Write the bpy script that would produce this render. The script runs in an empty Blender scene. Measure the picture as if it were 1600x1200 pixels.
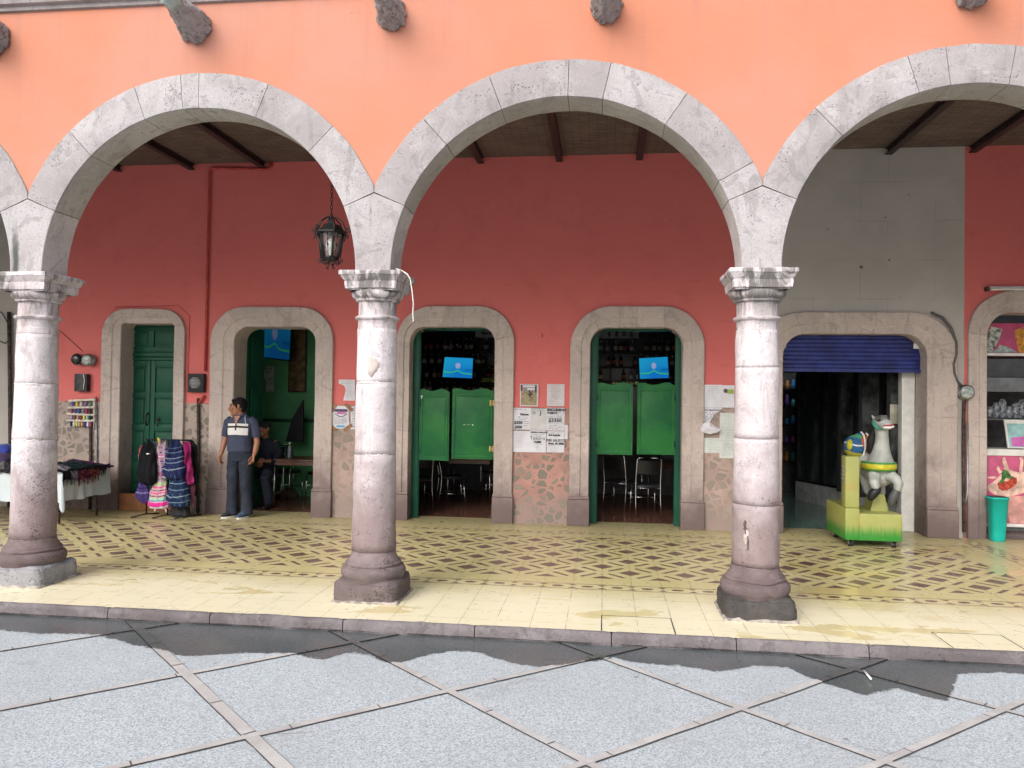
import bpy, bmesh, math, random
from math import sin, cos, pi, radians, sqrt, atan2
from mathutils import Vector, Matrix, noise as mnoise
random.seed(7)
sc = bpy.context.scene
COL = sc.collection

# ------------------------------------------------------------------ camera
F_PX = 1212.93; YAW = .118355; PITCH = .0170835; ROLL = .0138865
CAM = Vector((1.98638, -6.47382, 1.75041))
_fw = Vector((-sin(YAW)*cos(PITCH), cos(YAW)*cos(PITCH), sin(PITCH)))
_r = _fw.cross(Vector((0, 0, 1))).normalized(); _u = _r.cross(_fw)
_r2 = _r*cos(ROLL) + _u*sin(ROLL); _u2 = _u*cos(ROLL) - _r*sin(ROLL)
cam = bpy.data.objects.new('camera', bpy.data.cameras.new('camera'))
COL.objects.link(cam)
cam.matrix_world = Matrix(((_r2.x, _u2.x, -_fw.x, CAM.x), (_r2.y, _u2.y, -_fw.y, CAM.y), (_r2.z, _u2.z, -_fw.z, CAM.z), (0, 0, 0, 1)))
cam.data.sensor_width = 36; cam.data.lens = F_PX/1600*36
cam.data.clip_start = .05; cam.data.clip_end = 500
sc.camera = cam

# ------------------------------------------------------------------ light
SUN_EL = radians(35); SUN_AZ = radians(205)      # high, veiled sun from behind the camera
w = bpy.data.worlds.new("World"); sc.world = w; w.use_nodes = True
nt = w.node_tree; nt.nodes.clear()
sky = nt.nodes.new('ShaderNodeTexSky'); sky.sky_type = 'NISHITA'; sky.sun_disc = False
sky.sun_elevation = SUN_EL; sky.sun_rotation = SUN_AZ
sky.air_density = 1.0; sky.dust_density = 6.0; sky.ozone_density = 1.0
hsv = nt.nodes.new('ShaderNodeHueSaturation'); hsv.inputs['Saturation'].default_value = .42
bg = nt.nodes.new('ShaderNodeBackground'); bg.inputs['Strength'].default_value = .15
wo = nt.nodes.new('ShaderNodeOutputWorld')
nt.links.new(sky.outputs[0], hsv.inputs['Color']); nt.links.new(hsv.outputs[0], bg.inputs['Color']); nt.links.new(bg.outputs[0], wo.inputs['Surface'])
sun = bpy.data.objects.new('sun', bpy.data.lights.new('sun', 'SUN')); COL.objects.link(sun)
sun.data.energy = 1.0; sun.data.angle = radians(55); sun.data.color = (1, .97, .93)
sun.rotation_euler = (radians(90)-SUN_EL, 0, radians(-14))
sc.view_settings.view_transform = 'Standard'; sc.view_settings.look = 'None'
sc.view_settings.exposure = 0.65; sc.view_settings.gamma = 1
sc.render.engine = 'CYCLES'

# ------------------------------------------------------------------ node helper
class S:
    def __init__(s, nb, k): s.nb = nb; s.k = k
    def _m(s, op, b=None, c=None, rev=False):
        a = s
        if rev: a, b = b, s
        return s.nb.math(op, a, b, c)
    def __add__(s, o): return s._m('ADD', o)
    def __radd__(s, o): return s._m('ADD', o)
    def __sub__(s, o): return s._m('SUBTRACT', o)
    def __rsub__(s, o): return s.nb.math('SUBTRACT', o, s)
    def __mul__(s, o): return s._m('MULTIPLY', o)
    def __rmul__(s, o): return s._m('MULTIPLY', o)
    def __truediv__(s, o): return s._m('DIVIDE', o)
    def __lt__(s, o): return s._m('LESS_THAN', o)
    def __gt__(s, o): return s._m('GREATER_THAN', o)
class NB:
    def __init__(s, name):
        s.m = bpy.data.materials.new(name); s.m.use_nodes = True; s.t = s.m.node_tree; s.t.nodes.clear()
        s.out = s.n('ShaderNodeOutputMaterial'); s._pos = None
    def n(s, typ, **kw):
        x = s.t.nodes.new(typ)
        for k, v in kw.items(): setattr(x, k, v)
        return x
    def link(s, v, inp):
        if isinstance(v, S): s.t.links.new(v.k, inp)
        elif isinstance(v, bpy.types.NodeSocket): s.t.links.new(v, inp)
        elif v is not None:
            if isinstance(v, (tuple, list)) and len(v) == 3 and inp.type == 'RGBA': v = (*v, 1)
            if isinstance(v, (int, float)) and inp.type == 'RGBA': v = (v, v, v, 1)
            inp.default_value = v
    def math(s, op, a, b=None, c=None, clamp=False):
        x = s.n('ShaderNodeMath', operation=op, use_clamp=clamp)
        s.link(a, x.inputs[0])
        if b is not None: s.link(b, x.inputs[1])
        if c is not None: s.link(c, x.inputs[2])
        return S(s, x.outputs[0])
    def mn(s, a, b): return s.math('MINIMUM', a, b)
    def mx(s, a, b): return s.math('MAXIMUM', a, b)
    def ab(s, a): return s.math('ABSOLUTE', a)
    def fr(s, a): return s.math('FRACT', a)
    def pos(s):
        if not s._pos:
            g = s.n('ShaderNodeNewGeometry'); x = s.n('ShaderNodeSeparateXYZ'); s.t.links.new(g.outputs['Position'], x.inputs[0])
            s._pos = (g.outputs['Position'], S(s, x.outputs[0]), S(s, x.outputs[1]), S(s, x.outputs[2]))
        return s._pos
    def vec(s, x, y, z):
        c = s.n('ShaderNodeCombineXYZ'); s.link(x, c.inputs[0]); s.link(y, c.inputs[1]); s.link(z, c.inputs[2]); return c.outputs[0]
    def noise(s, sc_, det=3, rough=.55, co=None, dist=0, out=0):
        x = s.n('ShaderNodeTexNoise'); x.inputs['Scale'].default_value = sc_; x.inputs['Detail'].default_value = det
        x.inputs['Roughness'].default_value = rough; x.inputs['Distortion'].default_value = dist
        s.t.links.new(co or s.pos()[0], x.inputs['Vector']); return S(s, x.outputs[out])
    def vor(s, sc_, feat='F1', co=None, out=0, rnd=1):
        x = s.n('ShaderNodeTexVoronoi', feature=feat); x.inputs['Scale'].default_value = sc_; x.inputs['Randomness'].default_value = rnd
        s.t.links.new(co or s.pos()[0], x.inputs['Vector']); return S(s, x.outputs[out])
    def ss(s, x, a, b, lo=0, hi=1):
        r = s.n('ShaderNodeMapRange', interpolation_type='SMOOTHSTEP'); s.link(x, r.inputs[0])
        for i, v in enumerate((a, b, lo, hi)): s.link(v, r.inputs[i+1])
        return S(s, r.outputs[0])
    def lin(s, x, a, b, lo=0, hi=1):
        r = s.n('ShaderNodeMapRange'); s.link(x, r.inputs[0])
        for i, v in enumerate((a, b, lo, hi)): s.link(v, r.inputs[i+1])
        return S(s, r.outputs[0])
    def mix(s, f, a, b, mode='MIX'):
        x = s.n('ShaderNodeMix', data_type='RGBA', blend_type=mode); s.link(f, x.inputs[0]); s.link(a, x.inputs[6]); s.link(b, x.inputs[7]); return S(s, x.outputs[2])
    def attr(s, name):
        x = s.n('ShaderNodeAttribute', attribute_name=name); return S(s, x.outputs['Fac'])
    def bump(s, h, strength=.5, dist=.01, nrm=None):
        x = s.n('ShaderNodeBump'); x.inputs['Strength'].default_value = strength; x.inputs['Distance'].default_value = dist
        s.link(h, x.inputs['Height'])
        if nrm: s.t.links.new(nrm, x.inputs['Normal'])
        return x.outputs[0]
    def done(s, col, rough=.8, nrm=None, metal=0, spec=.5, emis=None, es=0, sheen=0, coat=0):
        p = s.n('ShaderNodeBsdfPrincipled'); s.link(col, p.inputs['Base Color']); s.link(rough, p.inputs['Roughness'])
        s.link(metal, p.inputs['Metallic']); s.link(spec, p.inputs['Specular IOR Level'])
        if coat: s.link(coat, p.inputs['Coat Weight']); p.inputs['Coat Roughness'].default_value = .15
        if sheen: s.link(sheen, p.inputs['Sheen Weight'])
        if nrm: s.t.links.new(nrm, p.inputs['Normal'])
        if emis is not None: s.link(emis, p.inputs['Emission Color']); s.link(es, p.inputs['Emission Strength'])
        s.t.links.new(p.outputs[0], s.out.inputs[0]); return s.m
def c8(r, g, b):
    f = lambda v: (v/255/12.92 if v/255 <= .04045 else ((v/255+.055)/1.055)**2.4)
    return (f(r), f(g), f(b))
_mc = {}
def plain(name, col, rough=.7, metal=0, var=.15, scale=9, bump=.15, spec=.5, coat=0, bd=.004, sheen=0):
    if name in _mc: return _mc[name]
    nb = NB(name); n = nb.noise(scale, 4, .6); d = tuple(max(0, c*(1-var*1.6)) for c in col); l = tuple(min(1, c*(1+var)) for c in col)
    c = nb.mix(nb.ss(n, .32, .68), d, l)
    n2 = nb.noise(scale*7, 3)
    _mc[name] = nb.done(c, nb.lin(n2, .2, .8, rough*.85, min(1, rough*1.15)), nb.bump(n2+n*.6, bump, bd) if bump else None, metal, spec, coat=coat, sheen=sheen)
    return _mc[name]
def emit(name, col, st):
    nb = NB(name); return nb.done((.8, .8, .8), .4, emis=col, es=st)

# ------------------------------------------------------------------ materials of the setting
def stone_mat(name, light, mid, dark, pits=1.0, weather=True, topstain=False, low=.9, wz=None):
    nb = NB(name); P, x, y, z = nb.pos()
    tone = nb.attr('tone')
    big = nb.noise(1.7, 4, .6, dist=.4); med = nb.noise(6, 5, .65, dist=.6); fine = nb.noise(60, 4, .7)
    c = nb.mix(nb.ss(big + (med-.5)*.7 + tone*.16, .28, .72), mid, light)
    c = nb.mix(nb.ss(med, .56, .64)*.5, c, tuple(v*.68 for v in mid))
    bl = nb.noise(2.6, 7, .72, co=nb.vec(x+5, y, z), dist=1.6); c = nb.mix(nb.ss(bl, .57, .60)*.42, c, tuple(v*.62 for v in mid))
    sk = nb.noise(3.0, 5, .7, co=nb.vec(x*2.4, y*2.4, z*.35), dist=.5); c = nb.mix(nb.ss(sk, .54, .66)*(.45 if name == 'carved_stone' else .3), c, tuple(v*.55 for v in mid))
    c = nb.mix(nb.ss(nb.noise(3.3, 6, .7, dist=1.2), .6, .74)*.5, c, tuple(min(1, v*1.3) for v in light))
    c = nb.mix(nb.ss(fine, .3, .75)*.4, c, tuple(v*.6 for v in mid))
    if weather:
        h = z + (nb.noise(2.2, 5, .65, dist=.5)-.5)*1.5
        c = nb.mix(nb.ss(h, low+.75, low-.45)*.85, c, dark)
        c = nb.mix(nb.ss(z + (med-.5)*.7, .62, .1)*.5, c, tuple(v*.5 for v in dark))
    if topstain:
        st = nb.noise(5, 5, .7, co=nb.vec(x*1.0, y*1.0, z*.25), dist=.8)
        m_ = nb.ss(z, 2.3, 2.62)*nb.ss(z, 2.84, 2.80)*nb.ss(st, .45, .58)
        c = nb.mix(m_*.85, c, (.09, .085, .075))
    if name == 'arch_stone':     # black moss run down the left pier
        q = nb.ab(x + 3.345 + (med-.5)*.06 + (z-3.0)*.04); c = nb.mix(nb.ss(q, .045, .012)*nb.ss(z + (fine-.5)*.3, 3.35, 3.0)*.9, c, (.045, .055, .045))
    if name == 'carved_stone':   # brown run-off under the capitals
        q = nb.ss(nb.noise(9, 4, .7, co=nb.vec(x, y, z*.2)), .5, .62)*nb.ss(z, 2.0, 2.35)*nb.ss(z, 2.60, 2.5); c = nb.mix(q*.55, c, (.22, .17, .15))
    # pits
    pd = nb.vor(38, co=nb.vec(x+(fine-.5)*.03, y, z*1.5+(fine-.5)*.03)); pm = nb.noise(4, 5, .7)
    rr = nb.ss(pm, .40, .68, .0, .20*pits)
    if weather: rr = rr*nb.ss(z, 1.3, .3, .75, 1.35)
    pit = nb.ss(pd-rr, .06, -.02)
    pd2 = nb.vor(85); pit2 = nb.ss(pd2-nb.ss(pm, .35, .8, 0, .2*pits), .05, -.03)*.7
    pit = nb.mx(pit, pit2)
    c = nb.mix(pit*.8, c, (.075, .062, .062))
    nrm = nb.bump(fine*.4 + med*.7 - pit*1.6 + bl*.4, .75, .010)
    return nb.done(c, .85, nrm, spec=.3)
M_STONE = stone_mat('carved_stone', (.68, .635, .67), (.51, .455, .475), (.19, .135, .135), pits=1.25, topstain=True)
M_ARCH = stone_mat('arch_stone', (.42, .40, .415), (.295, .272, .28), (.3, .26, .25), pits=1.1, weather=False)
M_FRAME = stone_mat('door_frame_stone', (.60, .515, .475), (.49, .415, .385), (.16, .115, .115), pits=.45, low=.55)
M_PLINTH = stone_mat('plinth_stone', (.34, .27, .28), (.22, .17, .175), (.12, .1, .1), pits=1.6, low=-.2)
M_PLINTHW = stone_mat('whitewashed_plinth_stone', (.62, .66, .70), (.42, .42, .45), (.2, .18, .2), pits=1.3, low=-.6)
M_CURB = stone_mat('curb_stone', (.205, .185, .195), (.12, .105, .112), (.08, .075, .08), pits=1.1, weather=False)
M_INTR = stone_mat('soffit_arch_stone', (.50, .47, .43), (.36, .335, .30), (.3, .26, .25), pits=.6, weather=False)  # olive-grey stone tone, with some underside shade put into the colour
M_SPOUT = stone_mat('weathered_spout_stone', (.40, .375, .37), (.23, .21, .21), (.1, .1, .1), pits=1.8, weather=False)
M_BROWNSTONE = stone_mat('brown_base_stone', (.26, .2, .2), (.18, .135, .14), (.1, .08, .08), pits=1.2, low=-.3)

def plaster(name, base, alt, dirt, kind=0):
    nb = NB(name); P, x, y, z = nb.pos()
    a = nb.noise(.55, 5, .6, dist=.5); b = nb.noise(3.1, 5, .6); f = nb.noise(40, 4, .6)
    c = nb.mix(nb.ss(a, .3, .7), base, alt)
    c = nb.mix(nb.ss(b, .55, .72)*(.3 if kind else .15), c, dirt); c = nb.mix(nb.ss(f, .55, .8)*.15, c, dirt)
    pt = nb.noise(1.1, 7, .75, co=nb.vec(x+3, y, z*1.4), dist=1.4); c = nb.mix(nb.ss(pt, .57, .585)*.10, c, tuple(v*1.15 for v in alt)); c = nb.mix(nb.ss(pt, .40, .385)*.10, c, dirt)
    # soft horizontal trowel marks
    tr = nb.noise(2.6, 5, .6, co=nb.vec(x, y, z*6), dist=.3)
    c = nb.mix(nb.ss(tr, .62, .72)*.2, c, dirt)
    if kind == 1:      # thin run-off streaks below the spouts and cornice
        st = nb.noise(2.4, 4, .6, co=nb.vec(x*3, y, z*.18))
        c = nb.mix(nb.ss(st, .5, .72)*nb.ss(z, 3.6, 5.2)*.5, c, dirt)
        sp = nb.vor(2.3); c = nb.mix(nb.ss(sp, .022, .012)*.7, c, (.2, .13, .1))
    else:
        c = nb.mix(nb.ss(z + (b-.5)*.8, 2.2, 1.3)*.3, c, tuple(min(1, v*1.25+.02) for v in base))  # lower wall lighter: part of its light gradient is put into the colour
    hc = nb.vor(.9, 'DISTANCE_TO_EDGE', co=nb.vec(x+(b-.5)*.3, 0, z*.8+(a-.5)*.8)); crk = nb.ss(hc, .002, .0005)*nb.ss(a, .56, .62)*kind; c = nb.mix(crk*.2, c, tuple(v*.5 for v in dirt))
    h = b*.5 + tr*.6 + f*.14
    return nb.done(c, .82, nb.bump(h, .35, .012), spec=.25)
M_PEACH = plaster('peach_plaster', (.44, .208, .156), (.465, .182, .112), (.36, .165, .125), 1)
M_RED = plaster('red_plaster', (.63, .158, .150), (.66, .172, .162), (.42, .09, .08))
def grey_render():
    nb = NB('grey_render'); P, x, y, z = nb.pos()
    a = nb.noise(1.2, 5, .65, dist=.6); b = nb.noise(9, 5, .7); f = nb.noise(45, 4, .65)
    c = nb.mix(nb.ss(a, .3, .7), (.47, .445, .42), (.40, .385, .365))
    c = nb.mix(nb.ss(b, .6, .78)*.35, c, (.42, .38, .34))
    br = nb.n('ShaderNodeTexBrick'); br.offset = .37
    nb.link(nb.vec(x+(b-.5)*.02, z+(b-.5)*.03, 0), br.inputs['Vector']); br.inputs['Scale'].default_value = 1
    br.inputs['Brick Width'].default_value = .95; br.inputs['Row Height'].default_value = .52; br.inputs['Mortar Size'].default_value = .006
    ln = S(nb, br.outputs['Fac']); ln = ln*nb.ss(nb.noise(2.5, 3), .42, .6)
    c = nb.mix(ln*.2, c, (.16, .14, .13))
    sp = nb.vor(5.5); spm = nb.noise(3, 3); s2 = nb.ss(sp-nb.ss(spm, .48, .75, 0, .16), .03, -.01)
    c = nb.mix(s2*.8, c, (.05, .045, .045))
    return nb.done(c, .88, nb.bump(f*.3+b*.6-ln*.8-s2, .5, .008), spec=.25)
M_GREY = grey_render()

def dado_mat(name, mortar, stoneA, stoneB):
    nb = NB(name); P, x, y, z = nb.pos(); wv = nb.noise(7, 3)
    co = nb.vec(x+(wv-.5)*.05, 0, z*1.1+(wv-.5)*.04)
    e = nb.vor(8.2, 'DISTANCE_TO_EDGE', co=co); cl = nb.n('ShaderNodeTexVoronoi'); cl.inputs['Scale'].default_value = 8.2
    nb.t.links.new(co, cl.inputs['Vector']); sp = nb.n('ShaderNodeSeparateColor'); nb.t.links.new(cl.outputs['Color'], sp.inputs[0])
    r1 = S(nb, sp.outputs[0]); r2 = S(nb, sp.outputs[1])
    st = nb.ss(e + (nb.noise(30, 3)-.5)*.05 - r2*.07, .085, .115)*(r1 > .12)
    f = nb.noise(55, 4, .7)
    sc_ = nb.mix(r1, stoneA, stoneB); sc_ = nb.mix(nb.ss(f, .35, .7)*.4, sc_, tuple(v*.5 for v in stoneA))
    mo = nb.mix(nb.ss(nb.noise(6, 4), .35, .7), mortar, tuple(v*.8 for v in mortar))
    mo = nb.mix(nb.ss(z + (nb.noise(3, 4)-.5)*.7, .55, .15)*.75, mo, (.25, .2, .185))
    c = nb.mix(st, mo, sc_)
    return nb.done(c, .85, nb.bump(st*.7+f*.2, .6, .01), spec=.3)
M_DADO_P = dado_mat('pink_mortar_rubble', (.44, .25, .215), (.19, .18, .15), (.30, .25, .21))
M_DADO_B = dado_mat('beige_mortar_rubble', (.42, .31, .275), (.26, .225, .19), (.36, .29, .25))
M_DADO_W = dado_mat('pale_mortar_rubble', (.40, .33, .29), (.19, .17, .15), (.28, .24, .21))

T = .275; XT = 1.9895; P0 = 1.161
def floor_mat():
    nb = NB('patterned_cement_tile'); P, x, y, z = nb.pos()
    u = (x-XT)/T; v = (y-P0)/T
    wob = (nb.noise(60, 2)-.5)*.02
    a = (u+v)*.5 + wob; b = (u-v)*.5 + wob
    fa = nb.math('PINGPONG', a, .5); fb = nb.math('PINGPONG', b, .5)      # distance to nearest integer
    dia = nb.mx(fa, fb) < .212
    b1 = (fa > .446)*(fb < .275); b2 = (fb > .446)*(fa < .275)
    pat = nb.mx(dia, nb.mx(b1, b2))
    inp = (y > P0+.004)*(y < P0+8*T)*(x < XT+15*T)
    pat = pat*inp
    fu = nb.fr(u); fv = nb.fr(v); du = nb.mn(fu, 1-fu); dv = nb.mn(fv, 1-fv)
    def strip(t, c, hh, ff, dd):
        q = nb.ab((t-c)/hh)
        line = (q > .84)*(q < 1.0)
        ov = (nb.math('POWER', nb.ab((ff-.5)/.2), 2.0)+nb.math('POWER', q/.34, 2.0)) < 1.0
        tri = (q < .72)*(q > dd*3.2+.2)
        return nb.mx(line, nb.mx(ov, tri))
    xin = x < 6.72
    s1 = strip(y, .81, .10, fu, du)*xin; s2 = strip(y, 3.66, .075, fu, du)*xin
    s3 = strip(x, 6.62, .10, fv, dv)*(y > .71)
    pat = nb.mx(pat, nb.mx(s1, nb.mx(s2, s3)))
    # row joints follow the tiles and the thin border strip
    vj = (y-.70)/T; fj = nb.fr(vj); dj = nb.mn(fj, 1-fj)
    dy = nb.math('MULTIPLY', dj, (y < .71)) + nb.math('MULTIPLY', dv, (y > .9)) + (y > .705)*(y < .895)*.5
    jm = nb.noise(3.5, 3)
    jw = nb.ss(jm, .35, .7, .006, .014)
    joint = nb.mx((du < jw), (dy < jw*.8))
    vl = nb.n('ShaderNodeTexWhiteNoise', noise_dimensions='2D')
    nb.t.links.new(nb.vec(nb.math('FLOOR', u), nb.math('FLOOR', vj), 0), vl.inputs['Vector']); tv = S(nb, vl.outputs['Value'])
    big = nb.noise(1.1, 4, .6, dist=.5); med = nb.noise(7, 4, .6)
    ye = nb.mix(nb.ss(big, .3, .7), (.49, .425, .205), (.55, .485, .255))
    ye = nb.mix(tv*.35, ye, (.60, .54, .32))
    ye = nb.mix(nb.ss(med, .55, .75)*.25, ye, (.42, .33, .15))
    # paler open edge: the daylight falloff is put into the tile colour
    overlay = nb.ss(y + (nb.noise(1.6, 4)-.5)*.5, 1.0, .1)
    ye = nb.mix(overlay*.75, ye, (.82, .77, .60))
    br = nb.mix(nb.ss(med + tv*.2, .35, .8), (.13, .078, .066), (.185, .115, .095))
    c = nb.mix(pat, ye, br)
    c = nb.mix(joint*(1-pat*.5)*nb.ss(nb.noise(9, 2), .3, .55)*.75, c, (.16, .12, .06))
    # films of spilt water: deeper colour, mirror-smooth, with crisp edges
    wn = nb.noise(.9, 5, .6, co=nb.vec(x*.8, y*2.6, 0), dist=.4)
    wet = nb.ss(wn, .60, .612)*(y < .62)
    wet2 = nb.ss(nb.noise(.8, 4, .55, co=nb.vec(x*1.0+9, y*1.6, 3)), .55, .66)*(x > 3.0)
    wet = nb.mx(wet, wet2*.7)
    c = nb.mix(wet*.55, c, nb.mix(pat, (.60, .47, .18), (.06, .03, .025)))
    dirt = nb.ss(y, 3.7, 4.3)*.3
    c = nb.mix(dirt, c, (.2, .16, .1))
    rg = nb.mix(wet, nb.lin(med, .3, .7, .24, .42), .06)
    return nb.done(c, rg, nb.bump(med*.4-joint*.6, .22, .003), spec=.5)
M_FLOOR = floor_mat()

def at(px, py, ax, val):
    d = _fw*F_PX + _r2*(px-800) - _u2*(py-600)
    t = (val-CAM[ax])/d[ax]
    return CAM + d*t
ZP = -.088
WETPX = [(0, 985), (60, 990), (150, 991), (190, 1003), (235, 1012), (285, 1024), (310, 1024), (400, 1020), (470, 1022), (500, 1032), (545, 1020), (580, 1024), (610, 1038), (640, 1018), (700, 1017), (750, 1020), (800, 1036), (850, 1041), (885, 1040), (960, 1028), (990, 1035), (1060, 1040), (1120, 1050), (1180, 1041), (1230, 1042), (1265, 1060), (1245, 1080), (1350, 1086), (1400, 1075), (1480, 1096), (1440, 1070), (1500, 1052), (1560, 1050), (1600, 1054)]
def wetmask(nb):
    P, x, y, z = nb.pos()
    fc = nb.n('ShaderNodeFloatCurve'); cu = fc.mapping.curves[0]
    pts = []
    for px, py in WETPX:
        p = at(px, py, 2, ZP); xx = (p.x+4)/12
        if not pts or xx > pts[-1][0]+.006: pts.append((xx, min(1, -p.y/2.5)))
    pts = [(0, .3)] + pts + [(1, .35)]
    for i, (a, b) in enumerate(pts):
        if i == 0: cu.points[0].location = (a, b)
        elif i == len(pts)-1: cu.points[-1].location = (a, b)
        else: cu.points.new(a, b)
    for q in cu.points: q.handle_type = 'VECTOR'
    fc.mapping.update()
    nb.link(nb.lin(x, -4, 8), fc.inputs['Value'])
    yb = S(nb, fc.outputs[0])*-2.5
    n1 = nb.noise(6, 8, .75); n2 = nb.noise(38, 4, .7)
    return nb.ss(y - yb + (n1-.5)*.2 + (n2-.5)*.06, -.016, .016)
def plaza_mat(kind):
    nb = NB(('exposed_aggregate_paving', 'pale_paving_band', 'dark_paving_joint')[kind]); P, x, y, z = nb.pos()
    wet = wetmask(nb)
    f = nb.noise(95, 4, .75); g = nb.vor(130); big = nb.noise(.8, 4, .6); med = nb.noise(5, 5, .65)
    if kind == 0:
        c = nb.mix(nb.ss(f, .36, .62), (.22, .26, .30), (.54, .60, .65))
        c = nb.mix(nb.ss(g, .32, .12)*.5, c, (.60, .60, .60))
        c = nb.mix(nb.ss(big, .35, .7)*.35, c, (.30, .315, .335))
        c = nb.mix(nb.ss(med, .62, .8)*.3, c, (.25, .24, .24))
        sp = nb.vor(2.2); c = nb.mix(nb.ss(sp + (med-.5)*.06, .04, .025)*.6, c, (.1, .1, .1))
        ck = nb.vor(.55, 'DISTANCE_TO_EDGE', co=nb.vec(x+(med-.5)*.5, y+(big-.5)*.6, 0)); c = nb.mix(nb.ss(ck, .006, .001)*nb.ss(big, .52, .6)*.55, c, (.12, .12, .12))
        st2 = nb.noise(1.7, 6, .7, co=nb.vec(x+20, y*1.3, 0), dist=1.0); c = nb.mix(nb.ss(st2, .6, .68)*.3, c, (.24, .25, .26))
        sp2 = nb.vor(5.5, co=nb.vec(x, y*1.4, 2)); c = nb.mix(nb.ss(sp2 + (f-.5)*.05, .035, .02)*.55, c, (.13, .13, .13))
        h = f
    elif kind == 1:
        c = nb.mix(nb.ss(med, .3, .7), (.50, .50, .505), (.38, .375, .38)); c = nb.mix(nb.ss(f, .4, .7)*.4, c, (.25, .23, .23)); h = f*.5
    else:
        c = nb.mix(nb.ss(f, .3, .7), (.045, .04, .04), (.11, .1, .1)); h = f
    dk = nb.mix(.5, c, (.0, .0, .0)); dk = nb.mix(.82, c, (.028, .033, .036), 'MIX')
    c = nb.mix(wet, c, dk)
    rg = nb.mix(wet, .82, nb.lin(med, .35, .7, .05, .3))
    nrm = nb.bump(h*nb.lin(wet, 0, 1, 1, .25), .6, .006)
    return nb.done(c, rg, nrm, spec=.5)
M_PLAZA, M_BAND, M_JOINT = plaza_mat(0), plaza_mat(1), plaza_mat(2)

def ceil_mat():
    nb = NB('brown_brick_ceiling'); P, x, y, z = nb.pos()
    br = nb.n('ShaderNodeTexBrick'); br.inputs['Scale'].default_value = 1; br.inputs['Brick Width'].default_value = .22; br.inputs['Row Height'].default_value = .045
    br.inputs['Mortar Size'].default_value = .005; br.inputs['Color1'].default_value = (.13, .098, .088, 1); br.inputs['Color2'].default_value = (.19, .15, .135, 1); br.inputs['Mortar'].default_value = (.05, .04, .038, 1)
    nb.link(nb.vec(x, y, 0), br.inputs['Vector'])
    n = nb.noise(2, 4); n2 = nb.noise(14, 5, .7, co=nb.vec(x*.3, y*3, z))
    c = nb.mix(nb.ss(n2, .35, .7)*.6, S(nb, br.outputs['Color']), (.085, .068, .066)); c = nb.mix(nb.ss(n, .4, .7)*.3, c, (.23, .18, .15))
    return nb.done(c, .85, nb.bump(S(nb, br.outputs['Fac'])*-.6+n2*.5, .6, .01), spec=.2)
M_CEIL = ceil_mat()
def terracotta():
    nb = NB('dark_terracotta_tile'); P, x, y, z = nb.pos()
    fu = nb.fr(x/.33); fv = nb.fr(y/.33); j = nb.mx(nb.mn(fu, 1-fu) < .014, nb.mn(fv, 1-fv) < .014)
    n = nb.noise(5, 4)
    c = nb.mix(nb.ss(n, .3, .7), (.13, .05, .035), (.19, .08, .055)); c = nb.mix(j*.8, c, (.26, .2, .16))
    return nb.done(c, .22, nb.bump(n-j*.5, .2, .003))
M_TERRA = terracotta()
M_BEAM = plain('dark_red_steel', (.034, .018, .022), .6)
M_CORN = stone_mat('cornice_stone', (.36, .33, .335), (.26, .24, .24), (.3, .3, .3), pits=.5, weather=False)
def green_paint(name, a, b, sc_=2.0):
    nb = NB(name); P, x, y, z = nb.pos(); n = nb.noise(sc_, 4, .6, dist=.4); f = nb.noise(30, 4, .6, co=nb.vec(x*3, y, z*.6)); ch = nb.noise(16, 4, .7)
    c = nb.mix(nb.ss(n, .35, .65), a, b); c = nb.mix(nb.ss(ch, .73, .77)*.7, c, (.36, .42, .36))
    c = nb.mix(nb.ss(f, .6, .8)*.25, c, tuple(v*.55 for v in a))
    return nb.done(c, nb.lin(f, .3, .7, .32, .5), nb.bump(f+n*.3, .3, .003), spec=.18)
M_GREEN = green_paint('green_door_paint', (.010, .068, .042), (.014, .09, .055))
M_SWING = green_paint('bright_green_door_paint', (.010, .10, .035), (.022, .150, .038), 2.2)
M_BLACK = plain('black_iron', (.018, .018, .02), .5, .3, bump=.2)
M_CHROME = plain('chrome_tube', (.62, .62, .64), .18, 1.0, var=.05, bump=0)
M_WHITE = plain('white_paint', (.72, .72, .70), .5, var=.06)
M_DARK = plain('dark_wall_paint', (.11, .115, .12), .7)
M_METER = plain('grey_meter_metal', (.30, .33, .34), .4, .5)
M_RUST = plain('dark_rusty_pipe', (.07, .05, .045), .7, .2, var=.4, scale=20)
M_REDPIPE = plain('red_painted_pipe', (.42, .05, .04), .55)

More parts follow.
